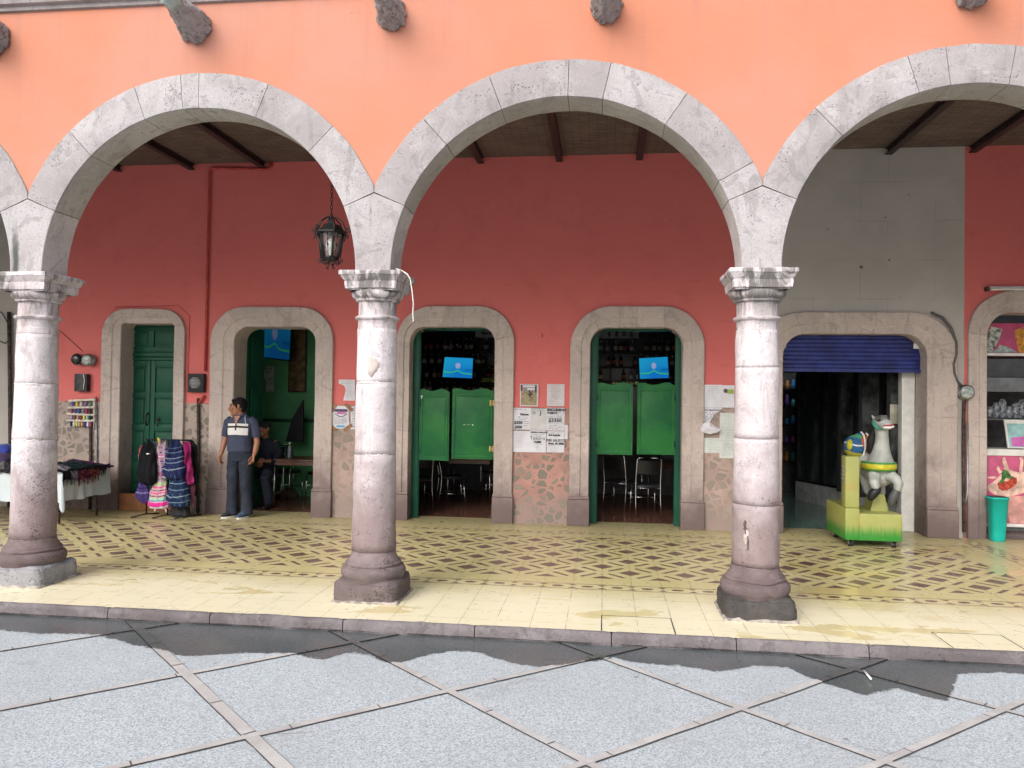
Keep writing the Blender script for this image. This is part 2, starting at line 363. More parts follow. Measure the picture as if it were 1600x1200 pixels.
# ------------------------------------------------------------------ mesh helpers
class MB:
    def __init__(s): s.v = []; s.f = []; s.mi = []; s.sm = []; s.tone = []; s.t = 0.0
    def add(s, vs, fs, mi=0, smooth=False):
        o = len(s.v); s.v += [tuple(p) for p in vs]; s.tone += [s.t]*len(vs)
        for f in fs: s.f.append([o+i for i in f]); s.mi.append(mi); s.sm.append(smooth)
        return o
    def box(s, x0, x1, y0, y1, z0, z1, mi=0, rot=None):
        vs = [(x, y, z) for x in (x0, x1) for y in (y0, y1) for z in (z0, z1)]
        if rot: vs = [rot(Vector(p)) for p in vs]
        s.add(vs, [(0, 1, 3, 2), (4, 6, 7, 5), (0, 4, 5, 1), (2, 3, 7, 6), (0, 2, 6, 4), (1, 5, 7, 3)], mi); return s
    def bbox(s, x0, x1, y0, y1, z0, z1, b=.005, mi=0, rot=None):   # bevelled box
        bm = bmesh.new(); bmesh.ops.create_cube(bm, size=1)
        for v in bm.verts: v.co = Vector((x0+(v.co.x+.5)*(x1-x0), y0+(v.co.y+.5)*(y1-y0), z0+(v.co.z+.5)*(z1-z0)))
        b = min(b, .45*min(abs(x1-x0), abs(y1-y0), abs(z1-z0)))
        bmesh.ops.bevel(bm, geom=list(bm.edges), offset=b, segments=2, profile=.6, affect='EDGES')
        s.bm(bm, mi, True, rot); return s
    def bm(s, bm, mi=0, smooth=False, rot=None):
        bm.verts.ensure_lookup_table(); bm.verts.index_update()
        vs = [rot(v.co) if rot else v.co.copy() for v in bm.verts]
        s.add(vs, [[v.index for v in f.verts] for f in bm.faces], mi, smooth); bm.free(); return s
    def lathe(s, prof, cx, cy, seg=32, mi=0, smooth=True, sx=1, sy=1, z0=0, fn=None, cap=True):
        n = len(prof); vs = []
        for r, z in prof:
            for k in range(seg):
                a = 2*pi*k/seg; rr = r*(fn(a, z) if fn else 1)
                vs.append((cx+rr*cos(a)*sx, cy+rr*sin(a)*sy, z0+z))
        fs = [(i*seg+k, i*seg+(k+1) % seg, (i+1)*seg+(k+1) % seg, (i+1)*seg+k) for i in range(n-1) for k in range(seg)]
        if cap: fs += [tuple(range(seg))[::-1], tuple((n-1)*seg+k for k in range(seg))]
        s.add(vs, fs, mi, smooth); return s
    def tube(s, pts, r, seg=8, mi=0, smooth=True, cap=True, round_=False):
        pts = [Vector(p) for p in pts]
        rs = list(r) if isinstance(r, (list, tuple)) else [r]*len(pts)
        if round_:
            d0 = (pts[0]-pts[1]).normalized(); d1 = (pts[-1]-pts[-2]).normalized(); a, b = pts[0], pts[-1]; ra, rb = rs[0], rs[-1]
            g = lambda r, k: (r[0]*k, r[1]*k) if isinstance(r, tuple) else r*k
            m0 = min(ra) if isinstance(ra, tuple) else ra; m1 = min(rb) if isinstance(rb, tuple) else rb
            pts = [a+d0*m0*.95, a+d0*m0*.7] + pts + [b+d1*m1*.7, b+d1*m1*.95]; rs = [g(ra, .3), g(ra, .72)] + rs + [g(rb, .72), g(rb, .3)]
        up = Vector((0, 0, 1)); vs = []; prev = None
        for i, p in enumerate(pts):
            d = (pts[min(i+1, len(pts)-1)]-pts[max(i-1, 0)]).normalized()
            if prev is None: a = d.cross(up); a = d.cross(Vector((1, 0, 0))) if a.length < .1 else a
            else: a = prev - d*prev.dot(d)
            if a.length < 1e-5: a = d.orthogonal()
            a.normalize(); prev = a; b = d.cross(a)
            rx, ry = rs[i] if isinstance(rs[i], tuple) else (rs[i], rs[i])
            for k in range(seg):
                t = 2*pi*k/seg; vs.append(p + a*cos(t)*rx + b*sin(t)*ry)
        n = len(pts)
        fs = [(i*seg+k, i*seg+(k+1) % seg, (i+1)*seg+(k+1) % seg, (i+1)*seg+k) for i in range(n-1) for k in range(seg)]
        if cap: fs += [tuple(range(seg))[::-1], tuple((n-1)*seg+k for k in range(seg))]
        s.add(vs, fs, mi, smooth); return s
    def loft(s, rings, seg=20, mi=0, smooth=True, p=2.0):
        """rings: (cx, cy, cz, rx, ry[, tiltx, tilty]) horizontal ellipses stacked"""
        vs = []
        for R in rings:
            cx, cy, cz, rx, ry = R[:5]; tx, ty = (R[5], R[6]) if len(R) > 5 else (0, 0)
            for k in range(seg):
                a = 2*pi*k/seg; c, q = cos(a), sin(a)
                dx = rx*abs(c)**(2/p)*(1 if c > 0 else -1); dy = ry*abs(q)**(2/p)*(1 if q > 0 else -1)
                vs.append((cx+dx, cy+dy, cz+dx*tx+dy*ty))
        n = len(rings)
        fs = [(i*seg+k, i*seg+(k+1) % seg, (i+1)*seg+(k+1) % seg, (i+1)*seg+k) for i in range(n-1) for k in range(seg)]
        fs += [tuple(range(seg))[::-1], tuple((n-1)*seg+k for k in range(seg))]
        s.add(vs, fs, mi, smooth); return s
    def sphere(s, c, r, seg=16, mi=0):
        rx, ry, rz = r if isinstance(r, (tuple, list)) else (r, r, r); n = max(6, seg//2)
        s.loft([(c[0], c[1], c[2]+rz*sin(-pi/2+pi*(i+.25)/(n+.5-.0)), rx*cos(-pi/2+pi*(i+.25)/(n+.5)), ry*cos(-pi/2+pi*(i+.25)/(n+.5))) for i in range(n+1)], seg, mi); return s
    def prism(s, poly, y0, y1, mi=0, smooth=False):   # poly in XZ, extruded along Y
        n = len(poly); vs = [(x, y0, z) for x, z in poly] + [(x, y1, z) for x, z in poly]
        s.add(vs, [tuple(range(n)), tuple(range(n, 2*n))[::-1]] + [(i, i+n, (i+1) % n+n, (i+1) % n) for i in range(n)], mi, smooth); return s
    def grid(s, fn, nu, nv, mi=0, smooth=True):
        vs = [fn(i/nu, j/nv) for j in range(nv+1) for i in range(nu+1)]
        s.add(vs, [(j*(nu+1)+i, j*(nu+1)+i+1, (j+1)*(nu+1)+i+1, (j+1)*(nu+1)+i) for j in range(nv) for i in range(nu)], mi, smooth); return s
    def build(s, name, mats, parent=None, fix=True):
        me = bpy.data.meshes.new(name); me.from_pydata(s.v, [], s.f)
        for m in (mats if isinstance(mats, (list, tuple)) else [mats]): me.materials.append(m)
        me.polygons.foreach_set('material_index', s.mi); me.polygons.foreach_set('use_smooth', s.sm)
        a = me.attributes.new('tone', 'FLOAT', 'POINT'); a.data.foreach_set('value', s.tone)
        if fix:
            bm = bmesh.new(); bm.from_mesh(me); bmesh.ops.recalc_face_normals(bm, faces=bm.faces); bm.to_mesh(me); bm.free()
        me.update(); o = bpy.data.objects.new(name, me); COL.objects.link(o)
        if parent:
            o.parent = parent; o.matrix_parent_inverse = Matrix.Translation(-parent.location) if not parent.parent else Matrix.Identity(4)
        return o
def auto(o, ang=35):
    me = o.data; bm = bmesh.new(); bm.from_mesh(me)
    for e in bm.edges: e.smooth = not (len(e.link_faces) == 2 and e.calc_face_angle(0) > radians(ang))
    for f in bm.faces: f.smooth = True
    bm.to_mesh(me); bm.free(); return o
def weld(o, ang=40):
    bm = bmesh.new(); bm.from_mesh(o.data); bmesh.ops.remove_doubles(bm, verts=bm.verts, dist=.0004); bmesh.ops.recalc_face_normals(bm, faces=bm.faces); bm.to_mesh(o.data); bm.free(); return auto(o, ang)
def applymods(o):
    dg = bpy.context.evaluated_depsgraph_get(); dg.update(); ev = o.evaluated_get(dg)
    me = bpy.data.meshes.new_from_object(ev); o.modifiers.clear(); o.data = me; return o
def rough(o, amp, scale, seed=0, fn=None):
    for v in o.data.vertices:
        p = v.co*scale + Vector((seed*7.1, seed*3.3, 0)); k = fn(v.co) if fn else 1
        v.co += mnoise.noise_vector(p)*amp*k
    return o
def voxel(o, size, smooth=0, it=6):
    m = o.modifiers.new('r', 'REMESH'); m.mode = 'VOXEL'; m.voxel_size = size; m.use_smooth_shade = True
    if smooth: q = o.modifiers.new('s', 'SMOOTH'); q.factor = smooth; q.iterations = it
    return applymods(o)
def tag(o, label=None, cat=None, group=None, kind=None):
    if label: o['label'] = label
    if cat: o['category'] = cat
    if group: o['group'] = group
    if kind: o['kind'] = kind
    return o
def thing(name, label, cat, loc=(0, 0, 0), group=None):
    o = bpy.data.objects.new(name, None); COL.objects.link(o); o.location = loc; o.empty_display_size = .1
    return tag(o, label, cat, group)
# ------------------------------------------------------------------ ground
D = 4.3; SP = 3.2412; HS = SP/2
mb = MB(); mb.add([(-60, -60, ZP), (60, -60, ZP), (60, -.5, ZP), (-60, -.5, ZP)], [(0, 1, 2, 3)])
tag(mb.build('plaza_paving', M_PLAZA), kind='structure')
mb = MB(); mb.add([(-14, -.565, 0), (14, -.565, 0), (14, D+.36, 0), (-14, D+.36, 0)], [(0, 1, 2, 3)])
tag(mb.build('arcade_floor', M_FLOOR), kind='structure')
# service hatches in the tile: thin dark slots
mb = MB()
for (x0, x1, yf, yb) in ((1.987, 2.535, -.55, -.13), (4.49, 4.99, -.55, -.17)):
    for (p, q, r, s_) in ((x0, x1, yb-.004, yb+.004), (x0-.004, x0+.004, yf, yb), (x1-.004, x1+.004, yf, yb)):
        mb.add([(p, r, .0015), (q, r, .0015), (q, s_, .0015), (p, s_, .0015)], [(0, 1, 2, 3)])
tag(mb.build('floor_hatch_seam', M_JOINT), kind='structure')
# paving bands
def band_line(a, b, wid, seed):
    """pale stone band between two dark ragged joints"""
    a = Vector((a[0], a[1], 0)); b = Vector((b[0], b[1], 0)); d = (b-a); L = d.length; d /= L; nrm = Vector((-d.y, d.x, 0))
    n = max(2, int(L/.12)); vs = {0: [], 1: []}
    for i in range(n+1):
        p = a + d*L*i/n; j1 = mnoise.noise(Vector((p.x*3+seed, p.y*3, 1)))*.006; j2 = mnoise.noise(Vector((p.x*3+seed, p.y*3, 7)))*.006
        k1 = .0055+.0045*mnoise.noise(Vector((p.x*6, p.y*6, seed))); k2 = .0055+.0045*mnoise.noise(Vector((p.x*6, p.y*6, seed+5)))
        for k, (o1, o2) in enumerate(((wid/2+k1+j1, -wid/2-k2+j2), (wid/2+j1, -wid/2+j2))):
            for o_ in (o1, o2):
                q = p + nrm*o_; vs[k].append((q.x, q.y, ZP+.002+.004*k + .00018*seed))
    return vs, n
_k = (CAM.z-ZP)/(CAM.z+.1); LINES = [((-1.95, -.42), (1.6, -3.9), .085), ((-.3, -.38), (3.0, -3.5), .062), ((1.42, -.3), (4.9, -3.65), .058), ((3.0, -.2), (6.6, -3.35), .055), ((5.0, -.2), (8.4, -3.3), .06), ((6.9, -.2), (10.2, -3.3), .06),
         ((-3.8, -.7), (-.4, -4.2), .08), ((-5.4, -.7), (-2.0, -4.2), .08), ((-7.2, -.7), (-3.6, -4.2), .08),
         ((-3.6, -2.72), (-1.2, -.38), .05), ((-2.62, -3.42), (.65, -.34), .058), ((-1.1, -3.5), (2.72, -.2), .062), ((.7, -3.6), (4.45, -.16), .062), ((2.55, -3.0), (5.9, -.16), .06), ((4.2, -3.2), (7.4, -.2), .06), ((6, -3.2), (9.2, -.2), .06)]
LINES = [tuple((CAM.x+(p[0]-CAM.x)*_k, CAM.y+(p[1]-CAM.y)*_k) for p in l[:2])+(l[2]*.85,) for l in LINES]
jb, bb = MB(), MB()
for i, (a, b, wd) in enumerate(LINES):
    vs, n = band_line(a, b, wd, i)
    fs = [(2*k, 2*k+1, 2*k+3, 2*k+2) for k in range(n)]
    jb.add(vs[0], fs); bb.add(vs[1], fs)
    # cross joints between band stones
    A = Vector(a); B = Vector(b); dd = (B-A).normalized(); nn = Vector((-dd.y, dd.x)); t = .3
    while t < (B-A).length-.2:
        p = A+dd*t; c_ = [p+dd*.004+nn*wd/2, p+dd*.004-nn*wd/2, p-dd*.004-nn*wd/2, p-dd*.004+nn*wd/2]
        jb.add([(q.x, q.y, ZP+.0095) for q in c_], [(0, 1, 2, 3)]); t += random.uniform(.5, .95)
tag(jb.build('paving_joint', M_JOINT), kind='structure'); tag(bb.build('paving_band', M_BAND), kind='structure')
# litter: a white straw and a leaf by the crossing band
p, q = at(1350, 1048, 2, ZP+.02), at(1361, 1061, 2, ZP+.02)
mb = MB(); mb.tube([p, q], .007, 8); tag(mb.build('straw', M_WHITE), 'small white straw lying on the wet crossing of paving bands', 'litter')
p = at(1247, 1017, 2, ZP+.012); mb = MB()
mb.grid(lambda u, v: (p.x+(u-.5)*.06*sin(pi*(v*.9+.05)), p.y+(v-.5)*.09, p.z+.012*sin(u*3)*v), 5, 6)
tag(mb.build('fallen_leaf', plain('yellow_leaf', (.45, .36, .03), .6)), 'yellow fallen leaf in the gutter below the right column', 'leaf')
# curb
mb = MB(); x = -13.6; rr = random.Random(3)
while x < 13:
    L = rr.uniform(.75, 1.15); mb.t = rr.uniform(-.5, .5); nx = 22
    x1 = x+L-.008; prof = [(-.53, -.2), (-.545, -.03), (-.55, -.004), (-.562, .003), (-.575, .003), (-.588, -.002), (-.598, -.012), (-.604, -.035), (-.606, -.07), (-.598, -.2)]
    vs = []
    for i in range(nx+1):
        xx = x + (x1-x)*i/nx; e = min(i, nx-i); ed = .008 if e == 0 else 0
        for (yy, zz) in prof:
            nv = mnoise.noise_vector(Vector((xx*4, yy*9, zz*9+3))); n2 = mnoise.noise_vector(Vector((xx*14, yy*20, zz*20)))
            k = 1 if yy < -.57 else .12
            y_o = yy + (nv.y*.018+n2.y*.010)*k; z_o = zz + (nv.z*.012+n2.z*.007)*k - ed
            vs.append((xx, y_o, z_o))
    m_ = len(prof)
    fs = [(i*m_+j, i*m_+j+1, (i+1)*m_+j+1, (i+1)*m_+j) for i in range(nx) for j in range(m_-1)] + [tuple(range(m_)), tuple(nx*m_+j for j in range(m_))[::-1]]
    mb.add(vs, fs, 0, True); x += L
cu = auto(mb.build('curb', M_CURB), 50); tag(cu, kind='structure')
mb = MB(); N = 700; vs = []
for i in range(N+1):
    x = -13+26*i/N; a = mnoise.noise(Vector((x*5, 1, 0)))*.012+mnoise.noise(Vector((x*22, 1, 4)))*.008; vs += [(x, -.55, ZP+.012), (x, -.618+a, ZP+.0115)]
mb.add(vs, [(2*i, 2*i+1, 2*i+3, 2*i+2) for i in range(N)]); tag(mb.build('gutter_strip', M_JOINT), kind='structure')  # ragged dark strip along the foot of the curb
mb = MB(); mb.box(-14, 14, -.53, -.46, -.3, -.03); tag(mb.build('curb_bed', M_JOINT), kind='structure')

# ------------------------------------------------------------------ arcade front wall
ZS = 2.81; RI = HS-.155; RO = RI+.315; YF = -.018; YB = .325
wall = thing('arcade_wall', 'peach plastered front wall with round stone arches', 'wall', (0, .15, ZS))
mb = MB(); rm = RI+.295; top = 7.2; n = 90
KR = list(range(-3, 3))
for k in KR:
    cx = (k+.5)*SP
    for i in range(n):
        xa, xb = cx-HS+SP*i/n, cx-HS+SP*(i+1)/n
        z = [ZS+sqrt(max(0, rm*rm-(q-cx)**2)) if abs(q-cx) < rm else ZS for q in (xa, xb)]
        mb.add([(xa, 0, z[0]), (xb, 0, z[1]), (xb, 0, top), (xa, 0, top)], [(0, 1, 2, 3)])
        mb.add([(xa, .3, z[0]), (xb, .3, z[1]), (xb, .3, 5.3), (xa, .3, 5.3)], [(3, 2, 1, 0)])
mb.box(-14, -3*SP, 0, .3, 0, top); mb.box(3*SP, 14, 0, .3, 0, top)
mb.build('plaster', M_PEACH, wall, fix=False)
A0 = 22.8
def ringblock(mb, cx, a0, a1, tone, ri=RI, ro=RO, g=.0022):
    n = max(3, int(abs(a1-a0)/2.2)); mb.t = tone; vs = []
    for i in range(n+1):
        a = radians(a0 + (a1-a0)*i/n); gg = (g/ri if i == 0 else (-g/ri if i == n else 0)); a += gg
        for r, y in ((ri, YB), (ri, YF+.012), (ri+.004, YF+.003), (ri+.014, YF), (ro-.012, YF), (ro-.003, YF+.003), (ro, YF+.011), (ro, YB)):
            w_ = mnoise.noise(Vector((cx*3+r*cos(a)*5, r*sin(a)*5, y*2)))*(.0075 if r > ri+.1 else .004)
            vs.append((max(cx-HS+.0015, min(cx+HS-.0015, cx+(r+w_)*cos(a))), y+w_*.3, ZS+(r+w_)*sin(a)))
    m_ = 8
    fs = [(i*m_+j, i*m_+(j+1) % m_, (i+1)*m_+(j+1) % m_, (i+1)*m_+j) for i in range(n) for j in range(m_)] + [tuple(range(m_)), tuple(n*m_+j for j in range(m_))[::-1]]
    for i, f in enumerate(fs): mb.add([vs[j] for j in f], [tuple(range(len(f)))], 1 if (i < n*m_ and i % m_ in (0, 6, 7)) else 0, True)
def pxang(cx, px, py):
    p = at(px, py, 1, YF); return math.degrees(atan2(p.z-ZS, p.x-cx))
JO = {-2: [A0, 45, 66, 84, 95, 118, 137, 180-A0],
      -1: [180-A0, pxang(-HS, 110, 207), pxang(-HS, 212, 143), pxang(-HS, 282, 120), pxang(-HS, 311, 115), pxang(-HS, 417, 137), pxang(-HS, 517, 200), A0],
      0: [180-A0, pxang(HS, 667, 192), pxang(HS, 767, 126), pxang(HS, 889, 98), pxang(HS, 953, 106), pxang(HS, 1072, 148), pxang(HS, 1176, 253), A0],
      1: [180-A0, pxang(3*HS, 1275, 170), pxang(3*HS, 1418, 86), pxang(3*HS, 1478, 75), pxang(3*HS, 1587, 76), 70, 47, A0]}
JO[-3] = JO[-2]; JO[2] = JO[-2]
for k in KR:
    mb = MB(); js = sorted(JO[k]); cx = (k+.5)*SP
    for a, b in zip(js[:-1], js[1:]): ringblock(mb, cx, a, b, random.uniform(-.9, .9))
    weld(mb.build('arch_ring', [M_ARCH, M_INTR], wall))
M_SPRS = stone_mat('springer_side_stone', (.62, .57, .57), (.47, .43, .42), (.3, .26, .25), weather=False)  # lighter copy of the arch stone; side brightness is put into the colour
for k in range(-2, 3):      # springer block over every column
    cx = k*SP; mb = MB(); mb.t = random.uniform(-.6, .6); pl = []
    for i in range(13):
        a = radians(180-(A0-.04)*i/12); pl.append((cx+HS+RI*cos(a), ZS+RI*sin(a)))
    a = radians(180-A0+.1); tip = (cx, ZS+HS*math.tan(radians(A0-.04)))
    right = pl; left = [(2*cx-x_, z_) for x_, z_ in reversed(pl)]
    poly = left[:-1] + [left[-1]] + right + [tip]
    n = len(poly); rows = 1
    mb.prism([(x_, z_) for x_, z_ in poly], YF, YB)
    o = mb.build('springer_block', M_ARCH, wall)
    m_ = o.modifiers.new('b', 'BEVEL'); m_.width = .006; m_.segments = 2; m_.limit_method = 'ANGLE'; m_.angle_limit = radians(50); applymods(o); o.data.materials.append(M_SPRS)
    for f in o.data.polygons:
        if abs(f.normal.y) < .5: f.material_index = 1
# cornice
mb = MB(); pr = [(0.0, 5.215), (-.03, 5.22), (-.035, 5.25), (-.075, 5.262), (-.085, 5.30), (-.12, 5.33), (-.15, 5.40), (-.155, 5.47), (-.0, 5.48)]
x = -14.0
while x < 14:
    L = random.uniform(.9, 1.3); mb.t = random.uniform(-.5, .5); x1 = min(14, x+L-.004)
    vs = [(xx, y, z) for xx in (x, x1) for y, z in pr]; m_ = len(pr)
    mb.add(vs, [(j, j+1, m_+j+1, m_+j) for j in range(m_-1)] + [tuple(range(m_)), tuple(range(m_, 2*m_))[::-1]]); x += L
mb.build('cornice', M_CORN, wall)

# ------------------------------------------------------------------ columns
def column(k, label, plinth_mat, seed, worn=0):
    cx, cy = k*SP, .155; col = thing('stone_column', label, 'column', (cx, cy, 0), 'stone columns carrying the arches')
    rg = random.Random(seed)
    # plinth
    bm = bmesh.new(); bmesh.ops.create_cube(bm, size=1); bmesh.ops.subdivide_edges(bm, edges=bm.edges[:], cuts=12, use_grid_fill=True)
    for v in bm.verts:
        x, y, z = v.co; t = z+.5
        w_ = .28*(1 - .16*max(0, t-.55)**1.5*(1 if worn else .8)); rad = .055
        X, Y = x*2, y*2
        # rounded square
        px_, py_ = X*w_, Y*w_*.97
        if abs(X) > .8 and abs(Y) > .8:
            f = rad*(abs(X)-.8)*(abs(Y)-.8)*12; px_ -= math.copysign(f, X); py_ -= math.copysign(f, Y)
        v.co = Vector((cx+px_, cy+py_, t*.185))
        if t > .85: v.co.z -= .02*(max(abs(X), abs(Y)))**6
    mb = MB(); mb.t = rg.uniform(-.3, .3); mb.bm(bm, 0, True); o = mb.build('plinth', plinth_mat, col)
    rough(o, .013+.006*worn, 6, seed, lambda c: min(1, c.z*30)); rough(o, .005+.003*worn, 22, seed+3, lambda c: min(1, c.z*30))
    mb = MB(); rr_ = random.Random(seed); N = 16; vs = []
    for h, z in ((.292, .0), (.290, .008), (.276, .020), (.26, .02)):
        for s_ in range(4):
            for i in range(N):
                t = -1+2*i/N; q = [(t, -1), (1, t), (-t, 1), (-1, -t)][s_]; nn = mnoise.noise(Vector((q[0]*4+seed, q[1]*4, 1)))
                vs.append((cx+q[0]*h*(1+.02*nn), cy+q[1]*h*.97*(1+.02*nn), z*(1+.9*nn)))
    M4_ = 4*N; mb.add(vs, [(i*M4_+j, i*M4_+(j+1) % M4_, (i+1)*M4_+(j+1) % M4_, (i+1)*M4_+j) for i in range(3) for j in range(M4_)], 0, True)
    rough(mb.build('cement_skirt', plain('pale_cement', (.30, .27, .24), .9, var=.3, scale=14), col), .004, 20, seed)
    # turned base
    pr = [(.262, .150), (.268, .185), (.278, .205), (.281, .225), (.278, .25), (.262, .272), (.240, .281), (.236, .284), (.240, .288), (.243, .300), (.236, .312), (.226, .316), (.226, .322), (.214, .336), (.2, .36), (.192, .385), (.190, .402)]
    pp = []
    for i in range(len(pr)-1):
        for q in range(2): pp.append((pr[i][0]+(pr[i+1][0]-pr[i][0])*q/2, pr[i][1]+(pr[i+1][1]-pr[i][1])*q/2))
    pp.append(pr[-1]); mb = MB(); mb.t = rg.uniform(-.4, .2); mb.lathe(pp, cx, cy, 72)
    o = mb.build('base_moulding', plinth_mat if plinth_mat is M_PLINTH else M_BROWNSTONE, col); rough(o, .008+.006*worn, 7, seed+5); rough(o, .003+.002*worn, 25, seed+6)
    # shaft in drums
    js = [.404] + [z+rg.uniform(-.03, .03) for z in (.88, 1.46, 2.04)] + [2.33]
    if k == 0: js = [.404, 1.24, 1.86, 2.33]
    if k == -1: js = [.404, 1.30, 1.81, 2.27, 2.33]
    mb = MB()
    for a, b in zip(js[:-1], js[1:]):
        m_ = 12; mb.t = rg.uniform(-.45, .45); prf = []
        for i in range(m_+1):
            z = a + (b-a)*i/m_; e = min(i, m_-i); z2 = z + (.001 if i == 0 else (-.001 if i == m_ else 0))
            R = .190 - .022*((z-.4)/2.0)**1.15 - (.0004 if e == 0 else 0)
            prf.append((R, z2))
        mb.lathe(prf, cx, cy, 64)
    o = mb.build('shaft', M_STONE, col); rough(o, .008, 3.5, seed+9); rough(o, .0035, 16, seed+2, lambda c: 1.6 if c.z < .9 else .8)
    # capital: astragal, neck, ring and echinus are turned, the abacus is square
    mb = MB(); mb.t = rg.uniform(-.4, .3)
    pr = [(.166, 2.325), (.168, 2.40), (.172, 2.405), (.190, 2.412), (.196, 2.424), (.190, 2.436), (.172, 2.441), (.166, 2.446), (.165, 2.50), (.166, 2.555), (.178, 2.560), (.190, 2.566), (.192, 2.576), (.186, 2.582), (.192, 2.588), (.208, 2.596), (.222, 2.615), (.226, 2.635), (.222, 2.650), (.20, 2.655)]
    mb.lathe(pr, cx, cy, 64)
    ab = [(.205, 2.648), (.212, 2.662), (.226, 2.664), (.230, 2.70), (.233, 2.722), (.226, 2.726), (.229, 2.732), (.243, 2.745), (.256, 2.768), (.262, 2.776), (.267, 2.780), (.268, 2.806), (.262, 2.814), (.12, 2.8145)]
    N = 16; vs = []
    for h, z in ab:
        for s_ in range(4):
            for i in range(N):
                t = -1+2*i/N; q = [(t, -1), (1, t), (-t, 1), (-1, -t)][s_]; vs.append((cx+q[0]*h, cy+q[1]*h, z))
    M4 = 4*N
    mb.add(vs, [(i*M4+j, i*M4+(j+1) % M4, (i+1)*M4+(j+1) % M4, (i+1)*M4+j) for i in range(len(ab)-1) for j in range(M4)], 0, True)
    mb.add(vs[-M4:], [tuple(range(M4))])
    o = mb.build('capital', M_STONE, col); rough(o, .007, 6, seed+4); rough(o, .0035, 24, seed+8); auto(o, 42)
    return col
column(-2, 'pale stone column beyond the left edge, left of the white cloth table', M_PLINTH, 11)
column(-1, 'pale stone column with a whitewashed plinth, in front of the cloth-covered table', M_PLINTHW, 21)
column(0, 'stone column with a white rope on its stained capital, between the lantern arch and the middle arch', M_PLINTH, 31)
column(1, 'stone column with a blackened mossy plinth and a gouge low on its shaft', stone_mat('blackened_plinth_stone', (.24, .21, .20), (.11, .095, .095), (.045, .045, .045), pits=1.5, low=-.1), 44, 1)
column(2, 'pale stone column beyond the right edge, right of the shop with the blue shutter', M_PLINTH, 51)
# mortar smears and a grey cement patch on the shafts
M_MORT = plain('white_mortar', (.78, .75, .74), .9, var=.1); M_PATCH = plain('beige_cement_patch', (.44, .38, .36), .9, var=.12)
def on_shaft(k, ang, z, dr=.004):
    R = .190-.022*((z-.4)/2.0)**1.15 + dr if z > .4 else .19+dr
    return (k*SP+R*sin(ang), .155-R*cos(ang), z)
cols_ = [o for o in COL.objects if o.name.startswith('stone_column')]
def smear(k, pts, wd, mat, name, th=.003):
    """thin raised smear that follows the shaft; pts = (angle, z)"""
    mb = MB(); n = len(pts); vs = []
    for i, (a, z) in enumerate(pts):
        a2, z2 = pts[min(i+1, n-1)]; a1, z1 = pts[max(i-1, 0)]
        da, dz = (a2-a1)*.18, z2-z1; L = sqrt(da*da+dz*dz) or 1; na, nz = -dz/L, da/L
        ww = wd*(.55+.45*sin(pi*(i+.4)/n))*random.uniform(.6, 1.3)
        for s_, dr in ((-1, -.004), (-.6, th), (.6, th), (1, -.004)): vs.append(on_shaft(k, a+na*ww*s_/.18, z+nz*ww*s_, dr))
    mb.add(vs, [(i*4+j, i*4+j+1, i*4+j+5, i*4+j+4) for i in range(n-1) for j in range(3)], 0, True)
    return mb.build(name, mat, bycol[k])
bycol = {round(c.location.x/SP): c for c in cols_}
for k, z, a0, a1 in ((-1, 1.30, -.9, .8), (-1, 1.81, -.9, .75), (0, 1.86, -.9, .5), (0, 1.24, -.2, .9)):
    smear(k, [(a0+(a1-a0)*i/22, z+random.uniform(-.006, .006)) for i in range(23)], .007, M_MORT, 'mortar_smear')
smear(0, [(.16, 1.62-.34*i/16+random.uniform(-.003, .003)) for i in range(17)], .008, M_MORT, 'mortar_smear')
smear(-1, [(-.42, 1.78-.3*i/12) for i in range(13)], .006, M_MORT, 'mortar_smear')
for (a0_, z0_, w__, m__) in ((-.62, .78, .016, 'd'), (-.60, .70, .022, 'w'), (-.5, .66, .010, 'd')):
    smear(1, [(a0_+random.uniform(-.03, .03), z0_-.11*i/8) for i in range(9)], w__, M_PATCH if m__ == 'w' else plain('dark_gouge', (.09, .06, .06), .9), 'gouge' if m__ == 'd' else 'mortar_smear')
mb = MB(); vs = []; N = 22
for rr_, dr in ((0, .006), (.5, .006), (.92, .004), (1, -.006)):
    for i in range(N):
        t = 2*pi*i/N; q = (1+.18*sin(3*t+1)+.08*sin(7*t)); vs.append(on_shaft(0, .07+rr_*q*.055*cos(t)/.18, 2.0+rr_*q*.085*sin(t), dr))
mb.add(vs, [(r*N+i, r*N+(i+1) % N, (r+1)*N+(i+1) % N, (r+1)*N+i) for r in range(3) for i in range(N)], 0, True)
mb.build('cement_patch', M_PATCH, bycol[0])

